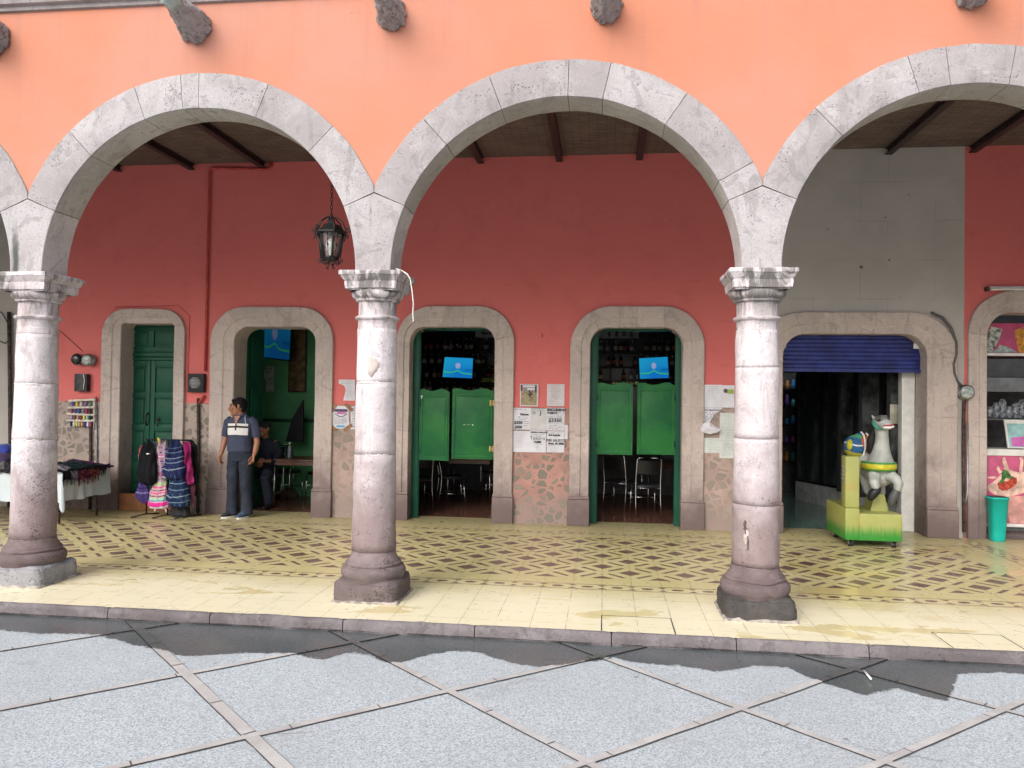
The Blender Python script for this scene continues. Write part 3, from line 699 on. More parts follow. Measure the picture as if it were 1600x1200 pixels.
# ------------------------------------------------------------------ spouts
def spout(px, py, z_, sz, pipe, label):
    p = at(px, py, 1, 0); cx, cz = p.x, z_; t = thing('water_spout', label, 'water spout', (cx, 0, cz), 'stone water spouts along the wall top')
    mb = MB(); mb.t = random.uniform(-.3, .3); ph = random.uniform(0, 6); n = 44; vs = []; seg = 56
    for i in range(n+1):
        q = i/n; y = -.44*q*sz
        R = .88*(sz*(.150*(1-q)**.8*.95+.066) if q > .06 else sz*(.165+.4*q))
        for k in range(seg):
            a = 2*pi*k/seg; gr = 1-.10*abs(sin(4.5*a+ph+q*.7))-.11*abs(sin(9*a+q*3+ph))-.05*abs(sin(23*a+q*9))+.14*mnoise.noise(Vector((cos(a)*2.4+ph, sin(a)*2.4, q*2.6)))
            vs.append((cx+R*gr*cos(a), y+.01, cz+R*gr*sin(a)*1.05+.03*q))
    mb.add(vs, [(i*seg+k, i*seg+(k+1) % seg, (i+1)*seg+(k+1) % seg, (i+1)*seg+k) for i in range(n) for k in range(seg)] + [tuple(n*seg+k for k in range(seg))], 0, True)
    o = mb.build('carved_bracket', M_SPOUT, t); rough(o, .010*sz, 14, px); rough(o, .006*sz, 38, px)
    if pipe:
        y0 = -.43*sz; mb = MB(); mb.tube([(cx, y0+.10, cz+.02), (cx, y0, cz+.03), (cx, y0-.10, cz+.03)], [.075*sz, .066*sz, .062*sz], 20)
        mb.build('collar', plain('verdigris_collar', (.30, .36, .34), .6, var=.3), t)
        mb = MB(); mb.tube([(cx, y0-.05, cz+.03), (cx, y0-.5, cz+.035)], .032, 14); mb.build('pipe', M_RUST, t)
spout(-8, 58, 4.985, 1.12, False, 'stone water spout nearest the left edge of the wall')
spout(308, 40, 5.0, .96, True, 'stone water spout with a metal collar and dark pipe, above the left arch')
spout(613, 25, 5.02, .86, True, 'stone water spout above the meeting of the left and middle arches')
spout(947, 12, 5.01, .9, True, 'stone water spout above the crown of the middle arch')
spout(1515, -6, 5.0, .9, True, 'stone water spout above the right arch')

# ------------------------------------------------------------------ ceiling and beams
mb = MB(); mb.box(-14, 14, .3, D+.02, 5.13, 5.3); ce = tag(mb.build('ceiling', M_CEIL), kind='structure')
bx = [-7.6, -6.3, -5.25, -4.1, -3.0, -1.9, -.85, .22, 1.33, 2.43, 3.52, 4.6, 5.7, 6.75, 7.85, 9]
for x in bx:
    mb = MB(); mb.box(x-.045, x+.045, .3, D, 5.118, 5.135); mb.box(x-.012, x+.012, .3, D, 5.05, 5.12); mb.box(x-.045, x+.045, .3, D, 5.04, 5.052)
    mb.build('ceiling_beam', M_BEAM, ce)

# ------------------------------------------------------------------ back wall
shop = thing('shopfront_wall', 'red and grey arcade back wall with stone-framed doorways', 'wall', (0, D, 0))
# (inner left, inner right, inner top, frame width l, frame width r, inner radius, outer radius)
DOORS = dict(green=(-5.14, -4.305, 2.765, .30, .175, .05, .36, .215), tv=(-3.37, -2.145, 2.722, .36, .268, .22, .5, .29), left=(-.755, .462, 2.731, .19, .27, .22, .5, .29),
             right=(1.79, 3.04, 2.73, .275, .29, .24, .55, .29), shop=(4.36, 6.187, 2.654, .36, .37, .3, .6, .29), juice=(6.925, 9.1, 2.937, .235, .235, .3, .55, .285))
def outline(x0, x1, zt, r, n=9, extra=6, top=10):
    """open path up the left jamb, round the head and down the right jamb"""
    pts = []
    for i in range(extra+1): pts.append((x0, 0+(zt-r)*i/extra))
    for i in range(1, n+1): a = pi-pi/2*i/n; pts.append((x0+r+r*cos(a), zt-r+r*sin(a)))
    for i in range(1, top): pts.append((x0+r+(x1-x0-2*r)*i/top, zt))
    for i in range(0, n+1): a = pi/2-pi/2*i/n; pts.append((x1-r+r*cos(a), zt-r+r*sin(a)))
    for i in range(1, extra+1): pts.append((x1, (zt-r)*(1-i/extra)))
    return pts
holes = {}
for nm, (a, b, zt, wl, wr, ri, ro, wt) in DOORS.items():
    inn = outline(a, b, zt, ri); out = outline(a-wl, b+wr, zt+wt, ro)
    if nm == 'green': pass
    def lerp(t, y, inn=inn, out=out): return [(p[0]+(q[0]-p[0])*t, y, p[1]+(q[1]-p[1])*t) for p, q in zip(inn, out)]
    holes[nm] = [(x, z) for x, y, z in lerp(.5, 0)]
    prof = [(0, D+.36), (0, D+.0), (.0, D-.028), (.03, D-.040), (.40, D-.040), (.43, D-.046), (.46, D-.058), (.97, D-.058), (1.0, D-.05), (1.0, D+.02)]
    rows = [lerp(t, y) for t, y in prof]; mb = MB(); npt = len(inn); m_ = len(rows)
    cuts = {'green': [0, 4, 7, 25, 32, 35], 'tv': [0, 3, 5, 12, 15, 19, 21, 25, 30, 33, 35, 39], 'left': [0, 3, 6, 14, 18, 22, 27, 33, 36], 'right': [0, 3, 6, 12, 17, 20, 25, 33, 36], 'shop': [0, 3, 6, 14, 17, 18, 22, 25, 32, 34, 36], 'juice': [0, 3, 6, 15, 20, 25, 32, 36]}[nm]
    cuts = sorted(set(c for c in cuts if c < npt-1) | {npt-1})
    for a_, b_ in zip(cuts[:-1], cuts[1:]):
        mb.t = random.uniform(-.7, .7); vs = []
        for i in range(a_, b_+1):
            for r_ in rows:
                x_, y_, z_ = r_[i]
                if i == a_ or i == b_:      # leave a hair joint
                    o_ = r_[i+1] if i == a_ else r_[i-1]; L = Vector(o_)-Vector(r_[i]); L = L.normalized()*.0016 if L.length else L
                    x_, z_ = x_+L.x, z_+L.z
                vs.append((x_, y_, z_))
        k = b_-a_
        mb.add(vs, [(i*m_+j, i*m_+j+1, (i+1)*m_+j+1, (i+1)*m_+j) for i in range(k) for j in range(m_-1)] + [tuple(range(m_)), tuple(k*m_+j for j in range(m_))[::-1]], 0, True)
    # blocks at the foot of each jamb
    if nm != 'green' and nm != 'juice':
        for x0, x1 in ((a-wl-.01, a+.004), (b-.004, b+wr+.01)):
            mb.t = random.uniform(-.6, -.2); mb.bbox(x0-.006, x1+.006, D-.085, D+.05, 0, .36, .012); mb.bbox(x0-.002, x1+.002, D-.075, D+.05, .363, .40, .01)
    o = mb.build('door_frame', M_FRAME, shop); auto(o, 30); rough(o, .006, 5, len(nm)); rough(o, .0025, 18, 3)
def wallpiece(name, mat, x0, x1, z0, z1, hs, y=D):
    bm = bmesh.new(); es = []
    def loop(pts, close=True):
        vs = [bm.verts.new((p[0], y, p[1])) for p in pts]
        for i in range(len(vs) if close else len(vs)-1): es.append(bm.edges.new((vs[i], vs[(i+1) % len(vs)])))
    # notch polygon: bottom line goes round every door hole
    pts = [(x0, z0)]
    for h in hs:
        h = holes[h]; hh = [q for q in h]; hh = [(q[0], max(q[1], z0)) for q in hh]; pts += hh
    pts += [(x1, z0), (x1, z1), (x0, z1)]
    cl = [pts[0]]
    for q in pts[1:]:
        if (Vector(q)-Vector(cl[-1])).length > 1e-5: cl.append(q)
    loop(cl); bmesh.ops.triangle_fill(bm, edges=es, use_beauty=True)
    bmesh.ops.recalc_face_normals(bm, faces=bm.faces)
    mb = MB(); mb.bm(bm); return mb.build(name, mat, shop)
wallpiece('red_plaster', M_RED, -6.55, 3.92, -.01, 5.2, ['green', 'tv', 'left', 'right'])
wallpiece('grey_render', M_GREY, 3.92, 6.655, -.01, 5.2, ['shop'])
wallpiece('red_plaster', M_RED, 6.655, 14, -.01, 5.2, ['juice'])
wallpiece('grey_render', M_GREY, -14, -6.55, -.01, 5.2, [])
# rubble dado between the doorways
for x0, x1, zt, m_ in ((-6.55, -5.445, 1.60, M_DADO_W), (-4.128, -3.735, 1.60, M_DADO_W), (-1.872, -.948, 1.605, M_DADO_B), (.735, 1.512, 1.61, M_DADO_P), (3.333, 3.92, 1.66, M_DADO_B)):
    mb = MB(); nu, nv = int((x1-x0)/.04), 40
    mb.grid(lambda u, v: (x0+(x1-x0)*u, D-.010-(.006*mnoise.noise(Vector((u*(x1-x0)*7+x0*7, v*11, 2)))) , -.01+(zt+.01)*v), nu, nv)
    mb.add([(x0, D-.012, zt), (x1, D-.012, zt), (x1, D+.01, zt), (x0, D+.01, zt)], [(0, 1, 2, 3)])
    mb.build('rubble_dado', m_, shop)
# ------------------------------------------------------------------ doors
def W(px, py, Y=D): p = at(px, py, 1, Y); return p.x, p.z
# closed green panelled door
Yd = D+.30
mb = MB(); xl, xr, zt = -5.15, -4.10, 2.78
mb.box(xl, xr, Yd, Yd+.05, 0, zt)
gd = mb.build('panelled_door', M_GREEN, shop)
mb = MB()
def zz(py, Y=Yd): return at(230, py, 1, Y).z
x0, x1 = W(192, 600, Yd)[0], -4.24
xm = W(236, 600, Yd)[0]
zr = [0.2, zz(718), zz(655), zz(613), zz(605), zz(556), zz(548), zz(540), zz(531), zz(512), 2.74]
th = .022
def rail(a, b, c, d, t=th): mb.bbox(a, b, Yd-t, Yd+.001, c, d, .006)
rail(x0, x1, 2.69, 2.765); rail(x0, x0+.09, 2.44, 2.69); rail(x1-.07, x1, 2.44, 2.69); rail(xm-.045, xm+.045, 2.44, 2.69)
rail(x0, x1, 2.36, 2.44); rail(x0-.01, x1, 2.29, 2.345, .045); rail(x0-.01, x1, 2.235, 2.28, .03)
for a, b in ((x0, xm-.004), (xm+.004, x1)):
    rail(a, a+.075, .24, 2.23); rail(b-.075, b, .24, 2.23)
    for c, d in ((2.13, 2.23), (1.66, 1.75), (1.16, 1.26), (.72, .80), (.24, .36)): rail(a+.075, b-.075, c, d)
    for c, d in ((1.77, 2.11), (1.28, 1.64), (.82, 1.14), (.38, .70)): mb.bbox(a+.10, b-.10, Yd-.014, Yd+.001, c, d, .01)
for a, b in ((x0+.09, xm-.045), (xm+.045, x1-.07)): mb.bbox(a+.03, b-.03, Yd-.014, Yd+.001, 2.47, 2.66, .01)
mb.build('door_panels', M_GREEN, gd)
mb = MB(); hx, hz = W(231, 655, Yd-.03); mb.tube([(hx, Yd-.03, hz+.10), (hx, Yd-.07, hz+.06), (hx-.01, Yd-.07, hz-.05), (hx-.02, Yd-.03, hz-.09)], .012, 8)
hx, hz = W(247, 655, Yd-.03); mb.lathe([(.025, 0), (.028, .006), (.02, .012)], hx, hz, 14); 
for k in range(len(mb.v)-42, len(mb.v)): x_, y_, z_ = mb.v[k]; mb.v[k] = (x_, Yd-.035-z_, y_)
mb.tube([(hx, Yd-.05, hz), (hx+.02, Yd-.055, hz-.06), (hx, Yd-.055, hz-.11)], .007, 8)
mb.build('door_handle', M_BLACK, gd)
# timber step board under the green door
xa, za = W(176, 775, D+.02); xb, zb = W(223, 800, D+.02)
th_ = thing('threshold_board', 'orange brown timber board set across the foot of the green door', 'board', (xa, D+.02, 0))
mb = MB(); mb.bbox(-5.20, -4.72, D+.0, D+.03, .004, .245, .004); mb.bbox(-4.716, -4.27, D+.004, D+.032, .004, .245, .004)
mb.build('board', plain('orange_timber', (.34, .135, .05), .6, var=.2, scale=6), th_)
mb = MB(); mb.box(-5.16, -4.28, D+.034, D+.3, .0, .2); mb.build('step_block', M_BROWNSTONE, th_)

def posts(xl, xr, zt, wl, wr, name='door_post'):
    for a, b in ((xl, xl+wl), (xr-wr, xr)):
        mb = MB(); mb.bbox(a, b, D+.16, D+.28, .005, zt, .006); mb.bbox(a-.004 if a == xl else a-.012, b+.012 if a == xl else b+.004, D+.175, D+.20, .006, zt-.01, .004); mb.build(name, M_GREEN, shop)
posts(-.775, .482, 2.76, .115, .03); posts(1.775, 3.055, 2.76, .115, .085); 
mb = MB(); mb.box(-.77, .475, D+.17, D+.27, 2.70, 2.80); mb.box(1.77, 3.06, D+.17, D+.27, 2.70, 2.80); mb.build('door_lintel', M_GREEN, shop)
def swing(xh, xe, z0, z1, ang, label, brass=False, chip=None):
    """saloon leaf: hinged at xh, free edge at xe, wavy top"""
    Lw = abs(xe-xh); sgn = 1 if xe > xh else -1; Y0 = D+.15; N = 28
    ca, sa = cos(ang), sin(ang)
    def R(p):   # local (u along leaf, v depth, z)
        return Vector((xh+sgn*(p[0]*ca), Y0 - p[0]*sa + p[1], p[2]))
    def ztop(u): t = u/Lw; t = 1-t if sgn < 0 else t; return z1 + .018*sin(2*pi*t*1.55+.6)+.012*sin(pi*t)
    mb = MB(); vs = []
    for i in range(N+1):
        u = Lw*i/N
        for v, z in ((0, z0), (0, ztop(u)), (.032, ztop(u)), (.032, z0)): vs.append(R((u, v, z)))
    mb.add(vs, [(i*4+j, i*4+(j+1) % 4, (i+1)*4+(j+1) % 4, (i+1)*4+j) for i in range(N) for j in range(4)] + [(0, 1, 2, 3), (N*4+3, N*4+2, N*4+1, N*4)])
    leaf = mb.build('swing_door', M_SWING, shop); tag(leaf, label)
    mb = MB()
    # raised frame round one large panel
    for (a, b, c, d) in ((.02, .045, z0+.02, z1-.05), (Lw-.045, Lw-.02, z0+.02, z1-.05), (.045, Lw-.045, z0+.02, z0+.05), (.045, Lw-.045, z1-.085, z1-.055)):
        mb.bbox(a, b, -.008, .002, c, d, .004, rot=lambda p: R(p))
    mb.bbox(.06, Lw-.06, -.006, .002, z0+.065, z1-.10, .005, rot=lambda p: R(p))
    mb.build('panel_moulding', M_SWING, leaf)
    mb = MB()
    for z in (z0+.15, z1-.18):
        mb.tube([R((.012 if not brass else .03, -.012, z-.04)), R((.012 if not brass else .03, -.012, z+.04))], .009, 8); mb.box(.0, .06 if brass else .03, -.006, .001, z-.04, z+.04, rot=R)
    mb.build('hinge', plain('brass', (.5, .36, .14), .35, .8) if brass else M_GREEN, leaf)
    if chip:
        mb = MB(); 
        for (u, z, a, b) in chip: 
            k = 7; mb.add([R((u+a*cos(q*2*pi/k)*random.uniform(.6, 1.2), -.0085, z+b*sin(q*2*pi/k)*random.uniform(.6, 1.2))) for q in range(k)], [tuple(range(k))])
        mb.build('paint_chip', plain('pale_green_primer', (.50, .62, .50), .8), leaf)
swing(-.645, -.195, .835, 1.83, .13, 'left swing door with a pale chip at its upper hinge corner', chip=[(.035, 1.75, .02, .015), (.03, 1.73, .01, .02)])
swing(.435, -.165, .865, 1.845, .04, 'right swing door with brass hinges and a white scratch', True, chip=[(.30, 1.35, .012, .012), (.36, 1.355, .025, .003), (.42, 1.35, .03, .003)])
swing(1.885, 2.385, .975, 1.95, .10, 'left swing door standing slightly ajar')
swing(2.97, 2.445, .985, 1.955, .02, 'right swing door of the pair')
# green inner door leaf folded back in the first open doorway
xg0, _ = W(370, 600, D+.3); xg1, _ = W(384, 600, D+.75)
mb = MB(); mb.add([(-3.40, D+.37, .01), (-3.40, D+.37, 2.75), (-3.38, D+.9, 2.75), (-3.38, D+.9, .01), (-3.36, D+.37, .01), (-3.36, D+.37, 2.75), (-3.34, D+.9, 2.75), (-3.34, D+.9, .01)],
    [(0, 1, 2, 3), (4, 7, 6, 5), (0, 4, 5, 1), (1, 5, 6, 2), (2, 6, 7, 3)]); 
for z0, z1 in ((.2, 1.0), (1.15, 1.85), (2.0, 2.6)): mb.bbox(-3.345, -3.33, D+.47, D+.8, z0, z1, .006)
mb.build('folded_door_leaf', M_GREEN, shop)
# roller shutter
def shutter_mat():
    return plain('blue_shutter_paint', (.018, .03, .18), .42, .1, var=.25, scale=5, bump=.2)
mb = MB(); zb_, zt_ = 2.20, 2.72; N = 9; prof = []
hgt = (zt_-zb_)/N
for i in range(N):
    z = zb_+i*hgt; prof += [(0, z), (.008, z+hgt*.2), (.011, z+hgt*.5), (.008, z+hgt*.8)]
prof.append((0, zt_)); M_ = len(prof)
vs = [(x, D+.20-y, z) for x in (4.30, 6.25) for y, z in prof]
mb.add(vs, [(j, j+1, M_+j+1, M_+j) for j in range(M_-1)], 0, False); mb.box(4.30, 6.25, D+.17, D+.215, zb_-.045, zb_)
sh = mb.build('roller_shutter', shutter_mat(), shop)
mb = MB()
for a, b in ((4.35, 4.44), (6.09, 6.19)): mb.bbox(a, b, D+.155, D+.178, 2.475, 2.545, .004)
mb.build('shutter_bracket', M_WHITE, sh)

# ------------------------------------------------------------------ rooms behind
def room(name, label, x0, x1, y1, z1, wallm, floorm, ceilm=None, divl=None):
    t = thing(name, label, 'room', ((x0+x1)/2, y1, 0)); y0 = D+.36
    mb = MB(); mb.box(x0, x1, y1, y1+.1, -.02, z1); mb.box(x0-.1, x0, y0-.02, y1+.1, -.02, z1); mb.box(x1, x1+.1, y0-.02, y1+.1, -.02, z1)
    mb.build('room_wall', wallm, t)
    mb = MB(); mb.box(x0-.1, x1+.1, y0-.3, y1+.1, z1, z1+.1); mb.build('room_ceiling', ceilm or M_DARK, t)
    mb = MB(); mb.add([(x0, y0, .0), (x1, y0, .0), (x1, y1, .0), (x0, y1, .0)], [(0, 1, 2, 3)]); mb.build('room_floor', floorm, t)
    return t
M_GWALL = plain('green_room_paint', (.11, .38, .17), .55, var=.12, scale=2)
r1 = room('dining_room', 'green painted room seen through the leftmost open doorway', -5.3, -1.75, 6.4, 3.6, M_GWALL, M_TERRA)
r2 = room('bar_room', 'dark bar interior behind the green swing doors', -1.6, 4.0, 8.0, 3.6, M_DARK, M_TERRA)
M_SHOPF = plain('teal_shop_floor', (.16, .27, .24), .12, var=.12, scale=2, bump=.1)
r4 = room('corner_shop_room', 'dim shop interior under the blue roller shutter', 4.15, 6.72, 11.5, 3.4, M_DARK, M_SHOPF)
# partition strip closing the wall thickness between rooms
mb = MB()
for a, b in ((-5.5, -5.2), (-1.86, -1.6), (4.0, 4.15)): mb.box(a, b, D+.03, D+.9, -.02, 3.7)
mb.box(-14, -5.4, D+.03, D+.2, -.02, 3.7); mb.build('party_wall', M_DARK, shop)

def sheet(name, label, cat, mat, x0, x1, z0, z1, y, th=.002, group=None, poly=None, lines=None, curl=.0, parts=None):
    """a sheet of paper or flat board facing the plaza"""
    mb = MB()
    if poly: mb.prism(poly, y, y+th)
    else:
        N = 8
        def fn(u, v): return (x0+(x1-x0)*u, y - curl*((2*u-1)**4*(2*v-1)**4) - curl*.3*sin(u*5+v*3)**2, z0+(z1-z0)*v)
        mb.grid(fn, N, N)
    o = mb.build(name, mat); tag(o, label, cat, group)
    return o
M_INK = plain('black_ink', (.09, .09, .11), .8, bump=0); M_GINK = plain('grey_ink', (.25, .25, .28), .8, bump=0)
M_PAPER = plain('white_paper', (.66, .66, .72), .8, var=.05, scale=6, bump=.1)
def words(mb, x0, x1, z, h, y, rg, fill=.75):
    x = x0
    while x < x1-h*.6:
        w_ = rg.uniform(h*.5, h*.95)
        if rg.random() < fill:
            # letter-like stroke: small bars
            k = rg.randint(0, 2)
            if k == 0: mb.add([(x, y, z), (x+w_*.3, y, z), (x+w_*.3, y, z+h), (x, y, z+h)], [(0, 1, 2, 3)])
            elif k == 1: mb.add([(x, y, z), (x+w_*.7, y, z), (x+w_*.7, y, z+h*.35), (x, y, z+h*.35)], [(0, 1, 2, 3)]); mb.add([(x, y, z+h*.65), (x+w_*.7, y, z+h*.65), (x+w_*.7, y, z+h), (x, y, z+h)], [(0, 1, 2, 3)])
            else: mb.add([(x, y, z), (x+w_*.6, y, z), (x+w_*.75, y, z+h), (x+w_*.3, y, z+h)], [(0, 1, 2, 3)])
        x += w_+h*.12
def writing(o, items, y, mat=None, name='writing', shear=0):
    """items: (text, x, z, size) lettered with the built-in font"""
    allv = MB()
    for it in items:
        s_, x, z, size = it[:4]
        cu = bpy.data.curves.new('t', 'FONT'); cu.body = s_; cu.size = size; cu.shear = shear; cu.resolution_u = 2
        if len(it) > 4: cu.offset = it[4]
        ob = bpy.data.objects.new('t', cu); COL.objects.link(ob); dg = bpy.context.evaluated_depsgraph_get(); dg.update()
        me = bpy.data.meshes.new_from_object(ob.evaluated_get(dg))
        allv.add([(x+v.co.x, y, z+v.co.y) for v in me.vertices], [tuple(p.vertices) for p in me.polygons])
        bpy.data.objects.remove(ob); bpy.data.curves.remove(cu); bpy.data.meshes.remove(me)
    return allv.build(name, mat or M_INK, o)
YP = D-.018
def paper(px0, py0, px1, py1, label, items=(), rows=(), mat=None, y=YP, grey=False, seed=1, group='papers pasted beside the doorways', cat='notice', curl=.004):
    x0, z1 = W(px0, py0); x1, z0 = W(px1, py1); x1 = x1
    o = sheet('notice', label, cat, mat or M_PAPER, x0, x1, z0, z1, y, group=group, curl=curl)
    w_, h_ = x1-x0, z1-z0
    if items: writing(o, [(t, x0+w_*u, z0+h_*v, s_*h_) + tuple(r) for t, u, v, s_, *r in items], y-.006)
    if rows:
        mb = MB(); rg = random.Random(seed)
        for (u0, u1, v, hh) in rows: words(mb, x0+w_*u0, x0+w_*u1, z0+h_*v, h_*hh, y-.006, rg)
        mb.build('fine_print', M_GINK if grey else M_INK, o)
    return o
R = lambda v0, v1, n, u0=.15, u1=.85, h=.02: [(u0+.12*random.random(), u1-.12*random.random(), v1-(v1-v0)*i/max(1, n-1), h) for i in range(n)]
# upper pair between the bar doors
o = paper(813, 600, 841, 635, 'small poster with a rider in a brown field, upper left between the bar doors', cat='poster')
x0, z1 = W(813, 600); x1, z0 = W(841, 635)
def poster_mat():
    nb = NB('field_photo_print'); P, x, y, z = nb.pos(); t = nb.lin(z, z0, z1); n = nb.noise(60, 4, .7); m_ = nb.noise(18, 3)
    c = nb.mix(nb.ss(n, .35, .65), (.23, .17, .085), (.42, .36, .22)); c = nb.mix(nb.ss(t+(m_-.5)*.15, .6, .72), c, (.27, .24, .25)); c = nb.mix(nb.ss(n+m_*.5, .85, .95)*.7, c, (.08, .06, .04))
    return nb.done(c, .6)
mb = MB(); mb.add([(x0+.012, YP-.006, z0+.014), (x1-.018, YP-.006, z0+.014), (x1-.018, YP-.006, z1-.008), (x0+.012, YP-.006, z1-.008)], [(0, 1, 2, 3)]); mb.build('print', poster_mat(), o)
mb = MB(); w_, h_ = x1-x0, z1-z0
q = lambda u, v: (x0+w_*u, YP-.009, z0+h_*v)
mb.add([q(.5, .5), q(.56, .46), q(.66, .5), q(.7, .66), q(.66, .72), q(.6, .58), q(.53, .74), q(.47, .72)], [(0, 1, 2, 3, 4, 5, 6, 7)]); mb.add([q(.38, .58), q(.42, .6), q(.6, .44), q(.75, .4), q(.62, .38), q(.5, .46)], [(0, 1, 2, 3, 4, 5)]); mb.add([q(.64, .3), q(.72, .33), q(.7, .36), q(.62, .34)], [(0, 1, 2, 3)])
for u0, u1, v0, v1 in ((.03, .12, .68, .96), (.82, .9, .6, .96)): mb.add([q(u0, v0), q(u1, v0+.03), q(u1, v1), q(u0, v1)], [(0, 1, 2, 3)])
mb.build('dark_figure', plain('dark_print', (.07, .055, .06), .7, bump=0), o)
mb = MB(); mb.add([q(.16, .86), q(.82, .86), q(.82, .94), q(.16, .94)], [(0, 1, 2, 3)]); mb.add([q(.4, .73), q(.8, .73), q(.8, .82), q(.4, .82)], [(0, 1, 2, 3)]); mb.build('caption_strip', M_PAPER, o)
paper(855, 600, 882, 635, 'typed white notice on the red wall, upper right between the bar doors', rows=[(.3, .68, .9, .025), (.22, .72, .81, .025), (.18, .8, .73, .03), (.15, .85, .64, .03), (.26, .7, .55, .025), (.25, .72, .49, .025), (.27, .72, .40, .035), (.18, .8, .31, .035), (.14, .7, .21, .035), (.14, .7, .12, .03)], mat=plain('pinkish_paper', (.62, .57, .60), .8, var=.05), seed=2, grey=True)
paper(801, 637, 829, 671.5, 'handwritten sheet with struck-through prices, topmost left of the six posted sheets', [('Viernes', .42, .66, .13, .003), ('19', .3, .53, .12), ('$350', .1, .26, .19, .003), ('$300', .13, .06, .17, .003)], [(.1, .55, .9, .06), (.62, .95, .9, .05), (.1, .32, .8, .03), (.6, .93, .5, .05), (.12, .7, .45, .025), (.66, .95, .36, .03), (.66, .92, .28, .03), (.62, .85, .17, .03), (.04, .96, .0, .015)], seed=3)
paper(829.5, 638, 854, 672, 'sheet headed 25 J with faded lines, middle of the top row of posted sheets', [('25', .08, .74, .18), ('J', .58, .72, .26, .002)], [(.08, .92, .91, .05), (.8, .97, .75, .04)], mat=plain('greyish_paper', (.56, .56, .57), .8, var=.05), seed=4)
x0, z1 = W(829.5, 638); x1, z0 = W(854, 672); mb = MB(); rg = random.Random(5)
for i in range(6): words(mb, x0+.03+rg.uniform(0, .04), x1-.04, z0+.04+i*.026, .012, YP-.0062, rg)
paper(854.5, 637, 882, 673, 'excursion sheet with a large underlined price, topmost right of the posted sheets', [('EXCURSION', .03, .86, .15, .004), ('PUERTO', .04, .73, .12, .003), ('$3350', .1, .38, .23, .003)], [(.6, .98, .75, .06), (.45, .95, .66, .03), (.03, .9, .58, .04), (.03, .98, .31, .02), (.12, .6, .21, .04), (.08, .85, .14, .035), (.06, .8, .06, .035)], seed=6)
paper(800, 673, 828.5, 706.5, 'nearly blank sheet with short centred grey lines, lower left of the posted sheets', rows=R(.22, .86, 9, .12, .72, .022), seed=7, grey=True)
paper(828, 672, 853, 707, 'sheet with the word Tesoro written across it, middle of the lower row', [('MUNDO CHIQUITO', .06, .88, .085, .002), ('Tesoro', .0, .57, .24), ('$4,000', .25, .43, .12, .004)], [(.1, .95, .78, .04), (.25, .75, .72, .02), (.28, .78, .36, .02), (.4, .6, .26, .02), (.4, .66, .2, .02), (.4, .64, .13, .02)], seed=8)
paper(854.5, 673.5, 881.5, 707, 'sheet with the words Del Jalisco and a date, lower right of the posted sheets', [('2-4 Agosto', .12, .78, .12, .004), ('DEL JALISCO', .0, .52, .155, .002), ('Dom. 10, 2022', .1, .38, .12, .004)], [(.1, .9, .9, .04), (.4, .6, .7, .02), (.1, .85, .3, .03), (.3, .72, .2, .02), (.2, .8, .12, .02), (.25, .75, .05, .02)], seed=9)
o = paper(882.5, 664, 887, 686, 'narrow white-edged card peeping out right of the posted sheets', mat=M_PAPER, seed=10, cat='card', curl=.0, y=YP+.004)
# papers by the right column
o = paper(1099, 601, 1127.5, 637, 'white sheet with centred print beside the right column, upper left of its cluster', rows=R(.36, .9, 8, .15, .85, .022), grey=True, seed=11)
o = paper(1128, 602, 1147, 637, 'sheet with a small portrait and a green box, tucked behind the right column', rows=[(.6, .98, .87, .03)], grey=True, seed=12, y=YP+.002)
x0, z1 = W(1128, 602); w_ = .155; q = lambda u, v: (x0+w_*u, YP-.0065, z1-.3+.3*v)
mb = MB(); mb.add([q(.42, .62), q(1.0, .62), q(1.0, .82), q(.42, .82)], [(0, 1, 2, 3)]); mb.build('green_box', plain('lime_print', (.36, .44, .10), .7, bump=0), o)
mb = MB(); mb.add([(x0+.045+.028*cos(a*pi/6), YP-.0075, z1-.075+.03*sin(a*pi/6)) for a in range(12)], [tuple(range(12))]); mb.build('portrait', plain('dark_hair_print', (.1, .08, .08), .7, bump=0), o)
x0, z1 = W(1100, 637); 
pl = [(x0, z1), (x0+.24, z1), (x0+.22, z1-.035), (x0+.14, z1-.08), (x0+.09, z1-.17), (x0+.07, z1-.30), (x0, z1-.33)]
o = sheet('notice', 'torn handwritten sheet with a curved right edge, left of the right column', 'notice', M_PAPER, 0, 0, 0, 0, YP, poly=pl, group='papers pasted beside the doorways')
writing(o, [('DE MAÑANA', x0+.005, z1-.045, .04, .001)], YP-.003)
mb = MB(); rg = random.Random(5)
for i in range(9): words(mb, x0+.01, x0+.15-.008*i, z1-.075-.024*i, .014, YP-.003, rg)
mb.build('fine_print', M_INK, o)
xx, zz_ = W(1094, 664); x1, z0 = W(1123, 681)
mb = MB(); pts = [(xx, zz_-.04), (xx+.03, zz_+.02), (xx+.10, zz_+.055), (xx+.17, zz_+.0), (xx+.26, zz_-.05), (xx+.22, zz_-.09), (xx+.12, zz_-.12), (xx+.01, zz_-.09)]
mb.add([(a, D-.07-.02*(i % 3), b) for i, (a, b) in enumerate(pts)]+[(xx+.12, D-.12, zz_-.02)], [(i, (i+1) % 8, 8) for i in range(8)], 0, False)
tag(mb.build('curled_paper', M_PAPER), 'torn flap of white paper curling out from the wall left of the right column', 'paper')
paper(1124.5, 645, 1150, 672, 'plain greenish sheet half hidden behind the right column', rows=[(.12, .3, .85, .04), (.1, .7, .12, .03)], mat=plain('greenish_paper', (.56, .60, .58), .8, var=.05), grey=True, seed=13, y=YP+.003)
paper(1100, 684, 1130, 708, 'pale sheet with faint writing, lowest left of the cluster by the right column', rows=R(.2, .85, 5, .15, .9, .03), mat=plain('greenish_paper', (.56, .60, .58), .8), grey=True, seed=14)
